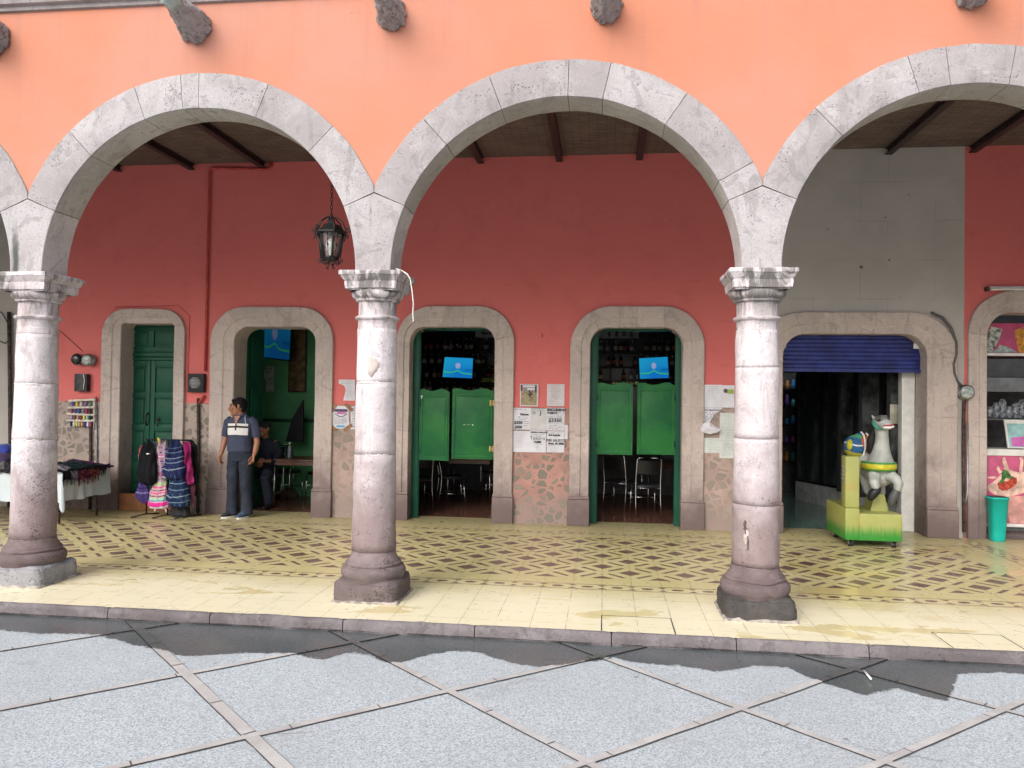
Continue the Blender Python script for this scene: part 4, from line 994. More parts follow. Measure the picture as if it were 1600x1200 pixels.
paper(1124, 672, 1148, 716, 'long sheet of dense writing, lowest right of the cluster by the right column', rows=R(.08, .9, 13, .1, .95, .025), mat=plain('greenish_paper', (.56, .60, .58), .8), grey=True, seed=15, y=YP+.003)
# papers left of the middle column
x0, z1 = W(530, 593); x1, z0 = W(555, 626)
pl = [(x0, z1), (x1, z1), (x1, z0), (x0+.07, z0), (x0+.09, z0+.08), (x0+.105, z0+.15), (x0+.09, z0+.20), (x0+.06, z1-.075), (x0, z1-.06)]
o = sheet('notice', 'white typed notice with a torn hollow left edge, left of the middle column', 'notice', M_PAPER, 0, 0, 0, 0, YP, poly=pl, group='papers pasted beside the doorways')
mb = MB(); rg = random.Random(6)
for i in range(10): words(mb, x0+(.04 if i < 2 else .115), x1-.03, z1-.03-.028*i, .008, YP-.003, rg)
mb.build('fine_print', M_GINK, o)
x0, z1 = W(520.5, 634); x1, z0 = W(546.5, 670); w_, h_ = x1-x0, z1-z0
pl = [(x0+.05, z1), (x1-.06, z1), (x1-.02, z1-.05), (x1-.01, z1-.2), (x1, z0+.06), (x1-.05, z0+.01), (x1-.09, z0), (x0+.07, z0), (x0, z0+.05), (x0, z1-.09), (x0+.03, z1-.08)]
o = sheet('notice', 'handbill with purple, pink and blue bands held by brown tape', 'handbill', M_PAPER, 0, 0, 0, 0, YP, poly=pl, group='papers pasted beside the doorways')
def strip(o, nm, mat, u0, u1, v0, v1, yy=YP-.003):
    mb = MB(); mb.add([(x0+w_*u0, yy, z0+h_*v0), (x0+w_*u1, yy, z0+h_*v0), (x0+w_*u1, yy, z0+h_*v1), (x0+w_*u0, yy, z0+h_*v1)], [(0, 1, 2, 3)]); return mb.build(nm, mat, o)
strip(o, 'purple_band', plain('purple_print', (.09, .04, .14), .6, bump=0), .12, .88, .74, .86); strip(o, 'pink_band', plain('pink_print', (.55, .14, .36), .6, bump=0), .26, .78, .64, .725); strip(o, 'blue_band', plain('blue_print', (.1, .36, .58), .6, bump=0), .25, .72, .06, .15)
mb = MB(); mb.tube([(x0+w_*(.15+.7*i/10), YP-.004, z0+h_*(.66-.13*sin(pi*i/10))) for i in range(11)], .005, 6); mb.build('curved_rule', plain('navy_print', (.02, .02, .09), .6, bump=0), o)
mb = MB(); rg = random.Random(8)
for v, hh in ((.46, .03), (.36, .045), (.29, .03), (.235, .03)): words(mb, x0+w_*.15, x0+w_*.85, z0+h_*v, h_*hh, YP-.003, rg)
mb.build('fine_print', plain('navy_print', (.02, .02, .09), .6, bump=0), o)
M_TAPE = plain('brown_tape', (.30, .15, .06), .35, var=.2)
for (u, v, a) in ((-.02, .93, .5), (.95, .95, -.7), (.0, .04, -.5), (.92, .06, .6)):
    cx, cz = x0+w_*u, z0+h_*v; mb = MB(); ca, sa = cos(a), sin(a)
    mb.add([(cx+ca*p-sa*q_, YP-.0045, cz+sa*p+ca*q_) for p, q_ in ((-.075, -.025), (.07, -.028), (.075, .026), (-.07, .024))], [(0, 1, 2, 3)]); mb.build('tape', M_TAPE, o)
paper(549, 635, 566, 671, 'handwritten white sheet almost hidden by the middle column', rows=R(.1, .9, 8, .1, .95, .05), seed=16)

# ------------------------------------------------------------------ wall services
# meters left of the green door
def meter(px, py, r, label, face, grp='electricity meters on the wall', glass=True):
    x, z = W(px, py); t = thing('electricity_meter', label, 'meter', (x, D, z), grp)
    mb = MB(); mb.tube([(x, D-.005, z), (x, D-.07, z)], r, 28); mb.tube([(x, D-.07, z), (x, D-.10, z)], [r*.96, r*.93], 28); mb.build('housing', M_METER, t)
    mb = MB(); mb.tube([(x, D-.09, z), (x, D-.12, z), (x, D-.14, z), (x, D-.147, z)], [r*.9, r*.9, r*.78, r*.45], 28); mb.build('glass_cover', face, t)
    mb = MB(); mb.tube([(x, D-.085, z), (x, D-.10, z)], r*1.04, 28); mb.build('rim', M_CHROME, t)
    return t
F1 = plain('dark_meter_glass', (.03, .035, .04), .15, var=.4); F2 = plain('pale_meter_glass', (.36, .40, .40), .2, var=.25, scale=30)
meter(127, 562, .085, 'dark glass electricity meter, left one of the pair by the green door', F1); meter(144, 563, .088, 'pale electricity meter, right one of the pair by the green door', F2)
meter(1505, 613, .095, 'round grey electricity meter under a flexible conduit on the grey wall', F2)
x, z = W(132, 598); t = thing('junction_box', 'small open dark junction box below the two meters', 'box', (x, D, z))
mb = MB(); mb.bbox(x-.10, x+.10, D-.09, D, z-.13, z+.13, .006); mb.build('box_body', plain('dark_box', (.035, .035, .04), .6, var=.5), t)
mb = MB(); mb.tube([(x+.05, D-.10, z+.13), (x+.075, D-.105, z+.03), (x+.055, D-.10, z-.1)], .006, 6); mb.build('loose_wire', M_WHITE, t)
x, z = W(310, 598.5); t = thing('vent_grille', 'square black slatted box with a round disc behind the slats, right of the green door', 'box', (x, D, z))
mb = MB(); mb.bbox(x-.125, x+.125, D-.075, D, z-.135, z+.135, .006); mb.build('box_body', M_BLACK, t)
mb = MB(); mb.tube([(x-.01, D-.076, z), (x-.01, D-.085, z)], .085, 26); mb.build('disc', plain('pale_disc', (.5, .5, .5), .5), t)
for i in range(13): mb = MB(); mb.box(x-.12, x+.12, D-.096, D-.088, z-.125+i*.0205, z-.125+i*.0205+.0085); mb.build('slat', M_BLACK, t)
# pipes
def pipe(label, pts, r, mat, name='pipe', cat='pipe', seg=10):
    mb = MB(); mb.tube(pts, r, seg); return tag(mb.build(name, mat), label, cat)
def wl(pxs, off=.03): return [(*(lambda p: (p[0], D-off, p[1]))(W(a, b)),) for a, b in pxs]
X0, _ = W(322, 585)
pipe('red painted pipe rising from the vent box and bending right under the ceiling', [(X0, D-.03, 2.07), (X0+.005, D-.03, 3.4), (X0+.01, D-.03, 4.99), (X0+.03, D-.03, 5.04), (X0+.08, D-.03, 5.055), (X0+.5, D-.03, 5.035), (X0+.86, D-.03, 5.02), (X0+.93, D-.03, 5.03), (X0+.955, D-.03, 5.07), (X0+.955, D-.03, 5.13)], .02, M_REDPIPE)
pipe('thin dark wire outlining the head of the green doorway', wl([(180, 480), (279, 477.5), (297, 494), (295, 560), (294, 600)], .012), .004, M_REDPIPE, 'wire', 'wire', 6)
pipe('thin wire slanting down from the left column to the meters', wl([(92, 515), (130, 549)], .01), .004, M_BLACK, 'wire', 'wire', 6)
pipe('dark conduit running down the rubble wall right of the green door', wl([(312, 622), (312, 700), (311, 802)], .04), .022, M_RUST, 'conduit')
pipe('red painted elbow joining the vent box to the conduit', wl([(322, 618), (316, 625), (312, 632)], .04), .02, M_REDPIPE, 'pipe_elbow')
pipe('dark conduit running down the rubble wall beside the thread rack', wl([(144, 655), (144, 740), (143, 795)], .04), .02, M_RUST, 'conduit')
pipe('white plastic pipe close beside the left green door frame', wl([(152, 620), (153, 700), (153, 790)], .03), .012, M_METER, 'conduit')
pipe('black flexible conduit curling down the grey wall to the round meter', wl([(1452, 489), (1470, 497), (1483, 513), (1491, 535), (1491.5, 553), (1487, 569), (1488, 583), (1493, 596), (1500, 604)], .055), .017, plain('grey_flex_conduit', (.11, .10, .10), .6, var=.4, scale=60), 'flexible_conduit')
pipe('dark pipe dropping from the round meter to the floor in the wall corner', wl([(1503, 625), (1502, 660), (1502, 740), (1503, 830)], .06), .022, M_RUST, 'conduit')
pipe('grey clamped pipe beside the dark pipe in the wall corner', wl([(1509, 660), (1509, 770), (1504, 790), (1504, 838)], .05), .014, M_METER, 'conduit')
pipe('black cable drooping over the grey wall at the left edge', wl([(-10, 480), (6, 490), (16, 508), (18, 530), (10, 537), (2, 533)], .03), .008, M_BLACK, 'cable', 'cable')
pipe('dark downpipe on the grey wall behind the left column', wl([(18, 488), (19, 560), (20, 700), (18, 800)], .05), .028, M_RUST, 'downpipe')
x0, z0 = W(1541, 452); t = thing('tube_light', 'unlit white fluorescent tube light above the rightmost doorway', 'light', (x0, D, z0))
mb = MB(); mb.bbox(x0, x0+1.3, D-.06, D-.005, z0-.015, z0+.03, .006); mb.build('housing', M_WHITE, t); mb = MB(); mb.tube([(x0+.03, D-.08, z0-.01), (x0+1.27, D-.08, z0-.01)], .016, 12); mb.build('tube', M_WHITE, t); mb = MB(); mb.bbox(x0-.03, x0+.005, D-.095, D-.01, z0-.03, z0+.02, .004); mb.build('end_cap', M_RUST, t)
# small screw marks / number on the red wall
x0, z0 = W(845, 524); mb = MB(); writing(shop, [('3', x0, z0-.03, .08)], D-.003, plain('maroon_mark', (.1, .02, .02), .8, bump=0), 'wall_number')
# lantern
LY = .9; lc = at(517, 378, 1, LY); lx, lz = lc.x, lc.z
t = thing('lantern', 'black wrought iron lantern with scrolls hanging on a chain under the left arch', 'lantern', (lx, LY, lz))
zb = at(517, 403, 1, LY).z; ztp = at(517, 365, 1, LY).z; zroof = at(517, 350, 1, LY).z; zfin = at(517, 338, 1, LY).z; zbot = at(517, 419, 1, LY).z
def hexr(r, z, off=0): return [(lx+r*cos(radians(60*i+off)), LY+r*sin(radians(60*i+off)), z) for i in range(6)]
top_, bot_ = hexr(.125, ztp), hexr(.078, zb)
mb = MB(); 
for a, b in zip(top_, bot_): mb.tube([a, b], .011, 6)
for ring_, r in ((top_, .010), (bot_, .012)):
    for i in range(6): mb.tube([ring_[i], ring_[(i+1) % 6]], r, 6)
for i in range(6): 
    a = [(p+q)/2 for p, q in zip(top_[i], top_[(i+1) % 6])]; b = [(p+q)/2 for p, q in zip(bot_[i], bot_[(i+1) % 6])]; mb.tube([a, b], .003, 5)
    m_ = [(p+q)/2 for p, q in zip(a, b)]; mb.sphere(m_, (.011, .011, .016), 8)
mb.lathe([(.078, zb-.02), (.07, zb-.03), (.03, zb-.035)], lx, LY, 6); mb.lathe([(.083, zb), (.083, zb-.02)], lx, LY, 6)
mb.build('frame', M_BLACK, t)
mb = MB(); mb.lathe([(.165, ztp-.005), (.168, ztp+.012), (.14, ztp+.02), (.085, zroof-.015), (.045, zroof), (.035, zroof+.02), (.04, zroof+.035), (.018, zroof+.05)], lx, LY, 6, smooth=False); mb.build('roof', M_BLACK, t)
nb = NB('dusty_lantern_glass'); tr = nb.n('ShaderNodeBsdfTransparent'); gl = nb.n('ShaderNodeBsdfPrincipled'); gl.inputs['Base Color'].default_value = (.5, .5, .5, 1); gl.inputs['Roughness'].default_value = .15
mx_ = nb.n('ShaderNodeMixShader'); nb.link(nb.ss(nb.noise(20, 3), .3, .8, .12, .38), mx_.inputs[0]); nb.t.links.new(tr.outputs[0], mx_.inputs[1]); nb.t.links.new(gl.outputs[0], mx_.inputs[2]); nb.t.links.new(mx_.outputs[0], nb.out.inputs[0]); M_GLASS = nb.m
mb = MB(); tp, bt = hexr(.118, ztp), hexr(.073, zb)
for i in range(6): mb.add([tp[i], tp[(i+1) % 6], bt[(i+1) % 6], bt[i]], [(0, 1, 2, 3)])
mb.build('glass_pane', M_GLASS, t)
mb = MB(); bz = (zb+ztp)/2
mb.lathe([(.02, zb-.01), (.03, zb+.02), (.028, zb+.05), (.045, zb+.09), (.05, zb+.13), (.038, zb+.17), (.01, zb+.19)], lx, LY, 16)
for i in range(3): mb.lathe([(.033, zb+.02+i*.02), (.036, zb+.027+i*.02), (.033, zb+.034+i*.02)], lx, LY, 16)
mb.build('bulb', plain('frosted_bulb', (.6, .6, .58), .3), t)
def scroll(cx, cz, r, a0, turns, sgn, ang, cy=LY, rb=None):
    pts = []
    for i in range(20):
        q = i/19; a = a0+sgn*q*turns*2*pi; rr = r*(1-.75*q); u = cx + rr*cos(a); pts.append((lx+u*cos(ang), cy+u*sin(ang), cz+rr*sin(a)))
    return pts
for i in range(6):
    an = radians(60*i)
    mb = MB(); mb.tube(scroll(.172, ztp+.035, .026, -pi/2, 1.1, 1, an), .006, 6); mb.tube(scroll(.158, ztp-.035, .022, pi/2, 1.1, -1, an), .006, 6)
    mb.tube([(lx+.14*cos(an), LY+.14*sin(an), ztp+.01), (lx+.125*cos(an), LY+.125*sin(an), ztp-.05), (lx+.1*cos(an), LY+.1*sin(an), zb)], .006, 6)
    mb.tube(scroll(.105, zb-.03, .022, pi/2, 1.1, -1, an), .006, 6); mb.tube(scroll(.065, zb-.055, .018, pi/2, 1.1, -1, an+.5), .005, 6)
    mb.tube([(lx+.16*cos(an), LY+.16*sin(an), ztp+.02), (lx+.115*cos(an), LY+.115*sin(an), zroof+.02), (lx+.06*cos(an), LY+.06*sin(an), zfin-.02), (lx+.03*cos(an), LY+.03*sin(an), zfin-.01), (lx+.02*cos(an), LY+.02*sin(an), zfin-.04)], .0065, 6)
    mb.build('scroll', M_BLACK, t)
mb = MB(); mb.lathe([(.01, zroof+.04), (.022, zroof+.07), (.012, zfin-.01), (.02, zfin), (.008, zfin+.03)], lx, LY, 12); mb.tube([(lx-.03, LY, zbot), (lx, LY, zbot+.055), (lx+.03, LY, zbot)], .006, 6)
for s_ in (-1, 1): mb.tube(scroll(s_*.03, zbot, .014, pi/2, .9, -s_, 0), .005, 6)
mb.build('finial', M_BLACK, t)
mb = MB(); z = zfin+.03; i = 0
while z < 5.12:
    pts = [(lx+(.012*cos(a) if i % 2 else 0), LY+(0 if i % 2 else .012*cos(a)), z+.024+.024*sin(a)) for a in [2*pi*k/10 for k in range(11)]]
    mb.tube(pts, .0038, 5, cap=False); z += .038; i += 1
mb.build('chain', M_BLACK, t)
# rope on the middle capital
pts = [at(619, 420, 1, .02), at(628, 423, 1, -.08), at(636, 428, 1, -.12), at(641, 436, 1, -.13), at(644, 455, 1, -.13), at(646, 475, 1, -.13), at(645, 490, 1, -.13), at(646, 502, 1, -.13)]
pp = []
for i in range(len(pts)-1):
    for k in range(4): pp.append(pts[i].lerp(pts[i+1], k/4))
pp.append(pts[-1]); mb = MB(); mb.tube(pp, .0055, 8, round_=True); tag(mb.build('rope', plain('white_rope', (.55, .54, .51), .8, scale=60, var=.2)), 'short white rope hanging off the right side of the middle capital', 'rope')
# ------------------------------------------------------------------ televisions
def tv(label, p00, p10, p11, p01, Y0, Y1, bright, grp):
    """four photo corners (bl, br, tr, tl); left edge at depth Y0, right edge at depth Y1"""
    P_ = [at(*p00, 1, Y0), at(*p10, 1, Y1), at(*p11, 1, Y1), at(*p01, 1, Y0)]
    cc = sum(P_, Vector())/4; t = thing('television', label, 'television', cc, grp)
    ux = (P_[1]-P_[0]).normalized(); uz = (P_[3]-P_[0]).normalized(); n = ux.cross(uz).normalized(); n = -n if n.y > 0 else n
    mb = MB(); e = .018; q = [P_[0]-ux*e-uz*e, P_[1]+ux*e-uz*e, P_[2]+ux*e+uz*e, P_[3]-ux*e+uz*e]
    mb.add([p-n*.002 for p in q]+[p-n*.05 for p in q], [(0, 1, 2, 3), (7, 6, 5, 4), (0, 4, 5, 1), (1, 5, 6, 2), (2, 6, 7, 3), (3, 7, 4, 0)]); mb.build('case', M_BLACK, t)
    nb = NB('television_picture'); uvn = nb.n('ShaderNodeAttribute', attribute_name='scr'); sx = nb.n('ShaderNodeSeparateXYZ'); nb.t.links.new(uvn.outputs['Vector'], sx.inputs[0]); u = S(nb, sx.outputs[0]); v = S(nb, sx.outputs[1])
    hump = nb.math('POWER', 2.718, (u-.5)*(u-.5)*-70.0)
    wave = .27 + hump*.12 - u*.07
    line = nb.ss(nb.ab(v-wave), .035, .015)
    c = nb.mix(nb.ss(v, .1, .9), (.004, .13, .42), (.008, .22, .46)); c = nb.mix(nb.ss(u, .5, 0)*.5, c, (.01, .27, .42)); c = nb.mix(line, c, (.04, .40, .10))
    blob = nb.ss(((u-.5)*(u-.5)*70.0 + (v-.60)*(v-.60)*26.0) + (nb.noise(26, 3)-.5)*.9, .75, .35); c = nb.mix(blob*.75, c, (.32, .30, .45))
    c = nb.mix(nb.ss(nb.math('MAXIMUM', nb.ab(u-.88)*6.0, nb.ab(v-.4)*14.0), 1.0, .6)*.5, c, (.0, .05, .2))
    m_ = nb.done((.01, .01, .012), .2, emis=c, es=bright)
    mb = MB(); N = 2; mb.add([p+n*.001 for p in P_], [(0, 1, 2, 3)]); o = mb.build('screen', m_, t, fix=False)
    a = o.data.attributes.new('scr', 'FLOAT_VECTOR', 'POINT')
    for i, (a_, b_) in enumerate(((0, 0), (1, 0), (1, 1), (0, 1))): a.data[i].vector = (a_, b_, 0)
    # bracket
    mb = MB(); mb.tube([cc-n*.05, cc-n*.3+Vector((0, .1, 0))], .02, 8); mb.build('bracket', M_BLACK, t)
G_TV = 'televisions showing the same blue and green picture'
tv('television high on the green wall behind the standing man, cut by the door head', (404, 557), (452, 562.5), (455, 498), (407, 492), 6.1, 5.9, .15, G_TV)
tv('television seen through the left bar door, above its swing doors', (691.5, 589), (737.5, 591), (739, 560), (695, 558), 6.6, 6.5, .75, G_TV)
tv('television seen through the right bar door, above its swing doors', (1000, 592), (1045, 590.5), (1043, 557.5), (998.5, 560), 6.5, 6.6, .7, G_TV)

# ------------------------------------------------------------------ left room
M_MENU = plain('dark_wooden_menu_board', (.17, .105, .04), .6, var=.35, scale=8)
YW = 6.38
def board(label, px0, px1, pt, pb, rows, seed, gr='wooden menu boards on the green wall'):
    x0, z1 = W(px0, pt, YW); x1, z0 = W(px1, pb, YW); t = thing('menu_board', label, 'menu board', ((x0+x1)/2, YW, z0), gr)
    mb = MB(); mb.bbox(x0, x1, YW-.03, YW, z0, z1, .004); mb.build('panel', M_MENU, t)
    mb = MB(); mb.box(x0-.02, x0, YW-.045, YW, z0-.02, z1); mb.box(x1, x1+.02, YW-.045, YW, z0-.02, z1); mb.box(x0, x1, YW-.045, YW, z0-.02, z0); mb.build('frame', plain('dark_wood', (.05, .025, .015), .5), t)
    mb = MB(); rg = random.Random(seed); z = z0+.05
    while z < z1-.1: words(mb, x0+.03, x1-.04-rg.random()*.08, z, .018, YW-.033, rg); z += .045
    mb.build('lettering', plain('faded_menu_lettering', (.05, .03, .02), .7), t)
board('wooden menu board left of the television on the green wall', 377, 393.5, 470, 609, 20, 1)
board('wooden menu board right of the television on the green wall', 456, 477, 470, 611, 20, 2)
M_PG = plain('shaded_paper', (.42, .45, .42), .8)
for lab, a, b, c, d in (('small square notice with three dark words under the left television', 403, 415, 577, 593), ('tall narrow notice with a round emblem under the left television', 416, 428, 572, 612), ('small stack of three pale cards beside the left menu board', 395, 406, 596, 611)):
    x0, z1 = W(a, c, YW); x1, z0 = W(b, d, YW); o = sheet('wall_notice', lab, 'notice', M_PG, x0, x1, z0, z1, YW-.01, group='notices on the green wall')
    mb = MB(); rg = random.Random(a); n = 3 if d-c < 20 else 7
    for i in range(n): words(mb, x0+.02, x1-.02, z0+.02+i*(z1-z0-.02)/n, (z1-z0)/n*.45, YW-.014, rg)
    mb.build('lettering', M_INK, o)
x0, z0 = W(385, 656, YW); x1, z1 = W(493, 648, YW)
mb = MB(); mb.bbox(-5.2, -1.8, YW-.03, YW+.01, z0-.02, z0+.03, .005); tag(mb.build('dado_rail', plain('dark_green_rail', (.01, .06, .03), .5)), 'dark green rail along the green wall behind the tables', 'rail')
# black gusset of a stair or banner standing by the table
pts = [at(473, 625, 1, 6.0), at(473, 690, 1, 6.0), at(446, 690, 1, 6.0), at(456, 655, 1, 6.0)]
mb = MB(); n = len(pts); mb.add([p for p in pts]+[p+Vector((0, .06, 0)) for p in pts], [(0, 1, 2, 3), (7, 6, 5, 4)]+[(i, i+4, (i+1) % 4+4, (i+1) % 4) for i in range(4)])
tag(mb.build('folded_umbrella', plain('black_canvas', (.012, .013, .016), .8)), 'black pointed folded canvas standing by the green wall', 'umbrella')

# ------------------------------------------------------------------ chairs and tables
M_SEAT = plain('black_vinyl', (.02, .02, .024), .4); M_TOP = plain('worn_brown_tabletop', (.14, .06, .04), .35, var=.3, scale=5)
def mkchair(label, grp):
    t = thing('metal_chair', label, 'chair', (0, 0, 0), grp)
    mb = MB(); mb.loft([(0, 0, .43, .19, .19), (0, 0, .45, .205, .205), (0, 0, .475, .20, .20), (0, 0, .485, .15, .15)], 24, p=4); mb.build('seat', M_SEAT, t)
    mb = MB(); mb.grid(lambda u, v: ((u-.5)*.37, .185+.03*cos((u-.5)*pi)+.05*v, .64+.20*v), 10, 6); mb.grid(lambda u, v: ((u-.5)*.37, .205+.03*cos((u-.5)*pi)+.05*v, .64+.20*v), 10, 6); mb.build('backrest', M_SEAT, t)
    for s_ in (-1, 1):
        mb = MB(); mb.tube([(s_*.18, -.17, .44), (s_*.185, -.19, .22), (s_*.19, -.21, .0)], .011, 8); mb.build('leg', M_CHROME, t)
        mb = MB(); mb.tube([(s_*.19, .24, 0), (s_*.185, .19, .3), (s_*.185, .18, .47), (s_*.185, .205, .62), (s_*.18, .255, .86), (s_*.15, .265, .885), (0, .27, .885)], .011, 8); mb.build('leg', M_CHROME, t)
    for a, b, r in (((-.185, -.17, .43), (.185, -.17, .43), .009), ((-.185, .18, .43), (.185, .18, .43), .009), ((-.187, -.195, .2), (-.187, .2, .2), .007), ((.187, -.195, .2), (.187, .2, .2), .007), ((-.187, -.19, .25), (.187, -.19, .25), .007)):
        mb = MB(); mb.tube([a, b], r, 6); mb.build('stretcher', M_CHROME, t)
    return t
def mktable(label, grp):
    t = thing('metal_table', label, 'table', (0, 0, 0), grp)
    mb = MB(); mb.bbox(-.38, .38, -.38, .38, .72, .75, .006); mb.build('tabletop', M_TOP, t)
    mb = MB(); 
    for a in range(4): c_, s_ = [(1, 0), (0, 1), (-1, 0), (0, -1)][a]; mb.box(-.36 if c_ == 0 else c_*.35-.01, .36 if c_ == 0 else c_*.35+.01, -.36 if s_ == 0 else s_*.35-.01, .36 if s_ == 0 else s_*.35+.01, .66, .72)
    mb.build('apron', M_TOP, t)
    for a in (-1, 1):
        for b in (-1, 1): mb = MB(); mb.tube([(a*.34, b*.34, .72), (a*.345, b*.345, 0)], .014, 8); mb.build('leg', M_CHROME, t)
    return t
def dup(root, loc, rz, label):
    r = root.copy(); COL.objects.link(r); r.location = loc; r.rotation_euler = (0, 0, rz); r['label'] = label
    for ch in list(root.children):
        c = ch.copy(); COL.objects.link(c); c.parent = r; c.matrix_parent_inverse = ch.matrix_parent_inverse.copy()
    return r
ch0 = mkchair('metal chair facing away, left behind the left bar swing doors', 'metal chairs in the bar rooms'); tb0 = mktable('brown topped table behind the right leaf of the right bar door', 'metal tables in the bar rooms')
tb0.location = (3.0, 6.3, 0); tb0.rotation_euler = (0, 0, .1)
ch0.location = (-.93, 5.55, 0); ch0.rotation_euler = (0, 0, -2.6)
for x, y, r, l in ((-.45, 5.9, 1.9, 'metal chair turned sideways behind the left bar swing doors'), (.1, 6.9, .4, 'metal chair deep in the bar, seen under the right leaf of the left bar door'), (2.62, 5.4, 3.3, 'nearest metal chair under the right bar door, its back to the plaza'),
                   (2.25, 5.95, 2.7, 'metal chair just left of the nearest one under the right bar door'), (3.3, 5.6, 3.0, 'metal chair beside the right post of the right bar door'), (1.55, 6.6, 1.2, 'metal chair under the left leaf of the right bar door'),
                   (-3.3, 6.1, .8, 'metal chair behind the table in the green room'), (-2.62, 5.9, -2.3, 'metal chair at the right end of the table in the green room')):
    dup(ch0, (x, y, 0), r, l)
for x, y, r, l in ((-.2, 6.35, .05, 'brown topped table in the bar behind the left swing doors'), (-2.72, 5.35, .06, 'brown topped table with a bottle in the green room'), (1.3, 7.0, .0, 'table deep in the bar under the left leaf of the right bar door')):
    dup(tb0, (x, y, 0), r, l)
# bottle on the green room's table
p = at(453, 680, 1, 5.2); t = thing('clear_bottle', 'clear plastic bottle with a white cap on the table in the green room', 'bottle', (p.x, 5.2, .752))
mb = MB(); mb.lathe([(.028, .752), (.03, .76), (.03, .90), (.012, .95), (.012, .965)], p.x, 5.2, 14); mb.build('bottle_body', plain('cloudy_plastic', (.2, .24, .26), .15), t)
mb = MB(); mb.lathe([(.014, .965), (.014, .99), (.009, .995)], p.x, 5.2, 12); mb.build('cap', M_WHITE, t)
# cardboard and sacks on the green room's floor
for lab, px, py, sx_, sy_, mt in (('brown cloth bundle on the floor of the green room', 448, 772, .20, .09, (.13, .075, .045)), ('smaller brown bundle on the floor beside the standing man', 408, 782, .14, .09, (.10, .055, .035))):
    p = at(px, py, 2, .05); mb = MB(); mb.sphere((p.x, p.y, .06), (sx_, .14, sy_), 20); o = mb.build('cloth_bundle', plain('brown_cloth_%d' % px, mt, .85, sheen=.2)); rough(o, .04, 7, px); tag(o, lab, 'bundle')

# ------------------------------------------------------------------ bar shelves and bottles
YB_ = 7.6
sh_ = thing('bar_shelf', 'long dark back-bar shelving full of bottles', 'shelf', (1.2, YB_, 0))
M_SHELF = plain('dark_shelf_wood', (.035, .022, .018), .5)
for z in (1.30, 1.56, 1.82, 2.08, 2.34, 2.60): mb = MB(); mb.bbox(-1.5, 3.9, YB_, YB_+.28, z-.02, z, .003); mb.build('shelf_board', M_SHELF, sh_)
mb = MB(); mb.box(-1.5, 3.9, YB_+.28, YB_+.3, 1.0, 2.95); mb.build('back_panel', plain('smoky_mirror', (.03, .032, .036), .25, .4), sh_)
for x in (-1.5, -.6, .3, 1.2, 2.1, 3.0, 3.9): mb = MB(); mb.box(x-.012, x+.012, YB_-.004, YB_+.275, 1.0, 2.95); mb.build('upright', M_SHELF, sh_)
protos = []
BC = [('green_glass', (.01, .05, .02)), ('amber_glass', (.10, .035, .008)), ('clear_glass', (.16, .18, .18)), ('dark_glass', (.012, .012, .014))]
for i, (nm, c_) in enumerate(BC):
    r = (.036, .04, .042, .034)[i]; h = (.22, .2, .19, .215)[i]
    pr = [(r*.9, 0), (r, .01), (r, h*.58), (r*.4, h*.74), (r*.34, h), (r*.2, h)]
    mb = MB(); mb.lathe(pr, 0, 0, 12); body = mb.build('bottle', plain(nm, c_, .12, bump=0, var=.05))
    mb = MB(); mb.lathe([(r+.001, h*.14), (r+.0015, h*.15), (r+.0015, h*.48), (r+.001, h*.49)], 0, 0, 12, cap=False); lb = mb.build('bottle_label', plain('bottle_label_%d' % i, [(.5, .48, .4), (.42, .36, .22), (.5, .5, .52), (.4, .1, .07)][i], .6, bump=0), body)  # pale labels and caps also stand for highlights on the dim bottles
    mb = MB(); mb.lathe([(r*.4, h*.93), (r*.4, h+.006), (.004, h+.008)], 0, 0, 10); cp = mb.build('cap', plain('bottle_cap_%d' % i, [(.55, .5, .3), (.5, .4, .1), (.6, .6, .6), (.3, .3, .3)][i], .35, .3, bump=0), body)
    protos.append(body)
rg = random.Random(12); used = set(); BL = ['green', 'amber', 'clear', 'dark']; ORD = ['leftmost', 'second', 'third', 'fourth', 'fifth', 'sixth', 'seventh', 'eighth', 'ninth', 'tenth', 'eleventh', 'twelfth', 'thirteenth', 'fourteenth', 'fifteenth']
for z in (1.82, 2.08, 2.34, 2.60):
    for xa, xb in ((-1.35, -.02), (1.9, 3.35)):
        x = xa+rg.uniform(0, .05); cnt = [0, 0, 0, 0]
        while x < xb:
            if rg.random() < .78:
                i = rg.randrange(4); p0 = protos[i]
                o = p0 if i not in used else p0.copy()
                if i in used:
                    COL.objects.link(o)
                    for ch in p0.children:
                        c = ch.copy(); COL.objects.link(c); c.parent = o
                used.add(i); o.location = (x, YB_+.06+rg.uniform(0, .04), z); tag(o, '%s bottle, %s %s one on the %s shelf in the %s bar door' % (BL[i], ORD[cnt[i]], BL[i], {1.82: 'lowest', 2.08: 'second', 2.34: 'third', 2.60: 'top'}[z], 'left' if xa < 0 else 'right'), 'bottle', 'bottles on the bar shelves'); cnt[i] += 1
            x += rg.uniform(.088, .15)
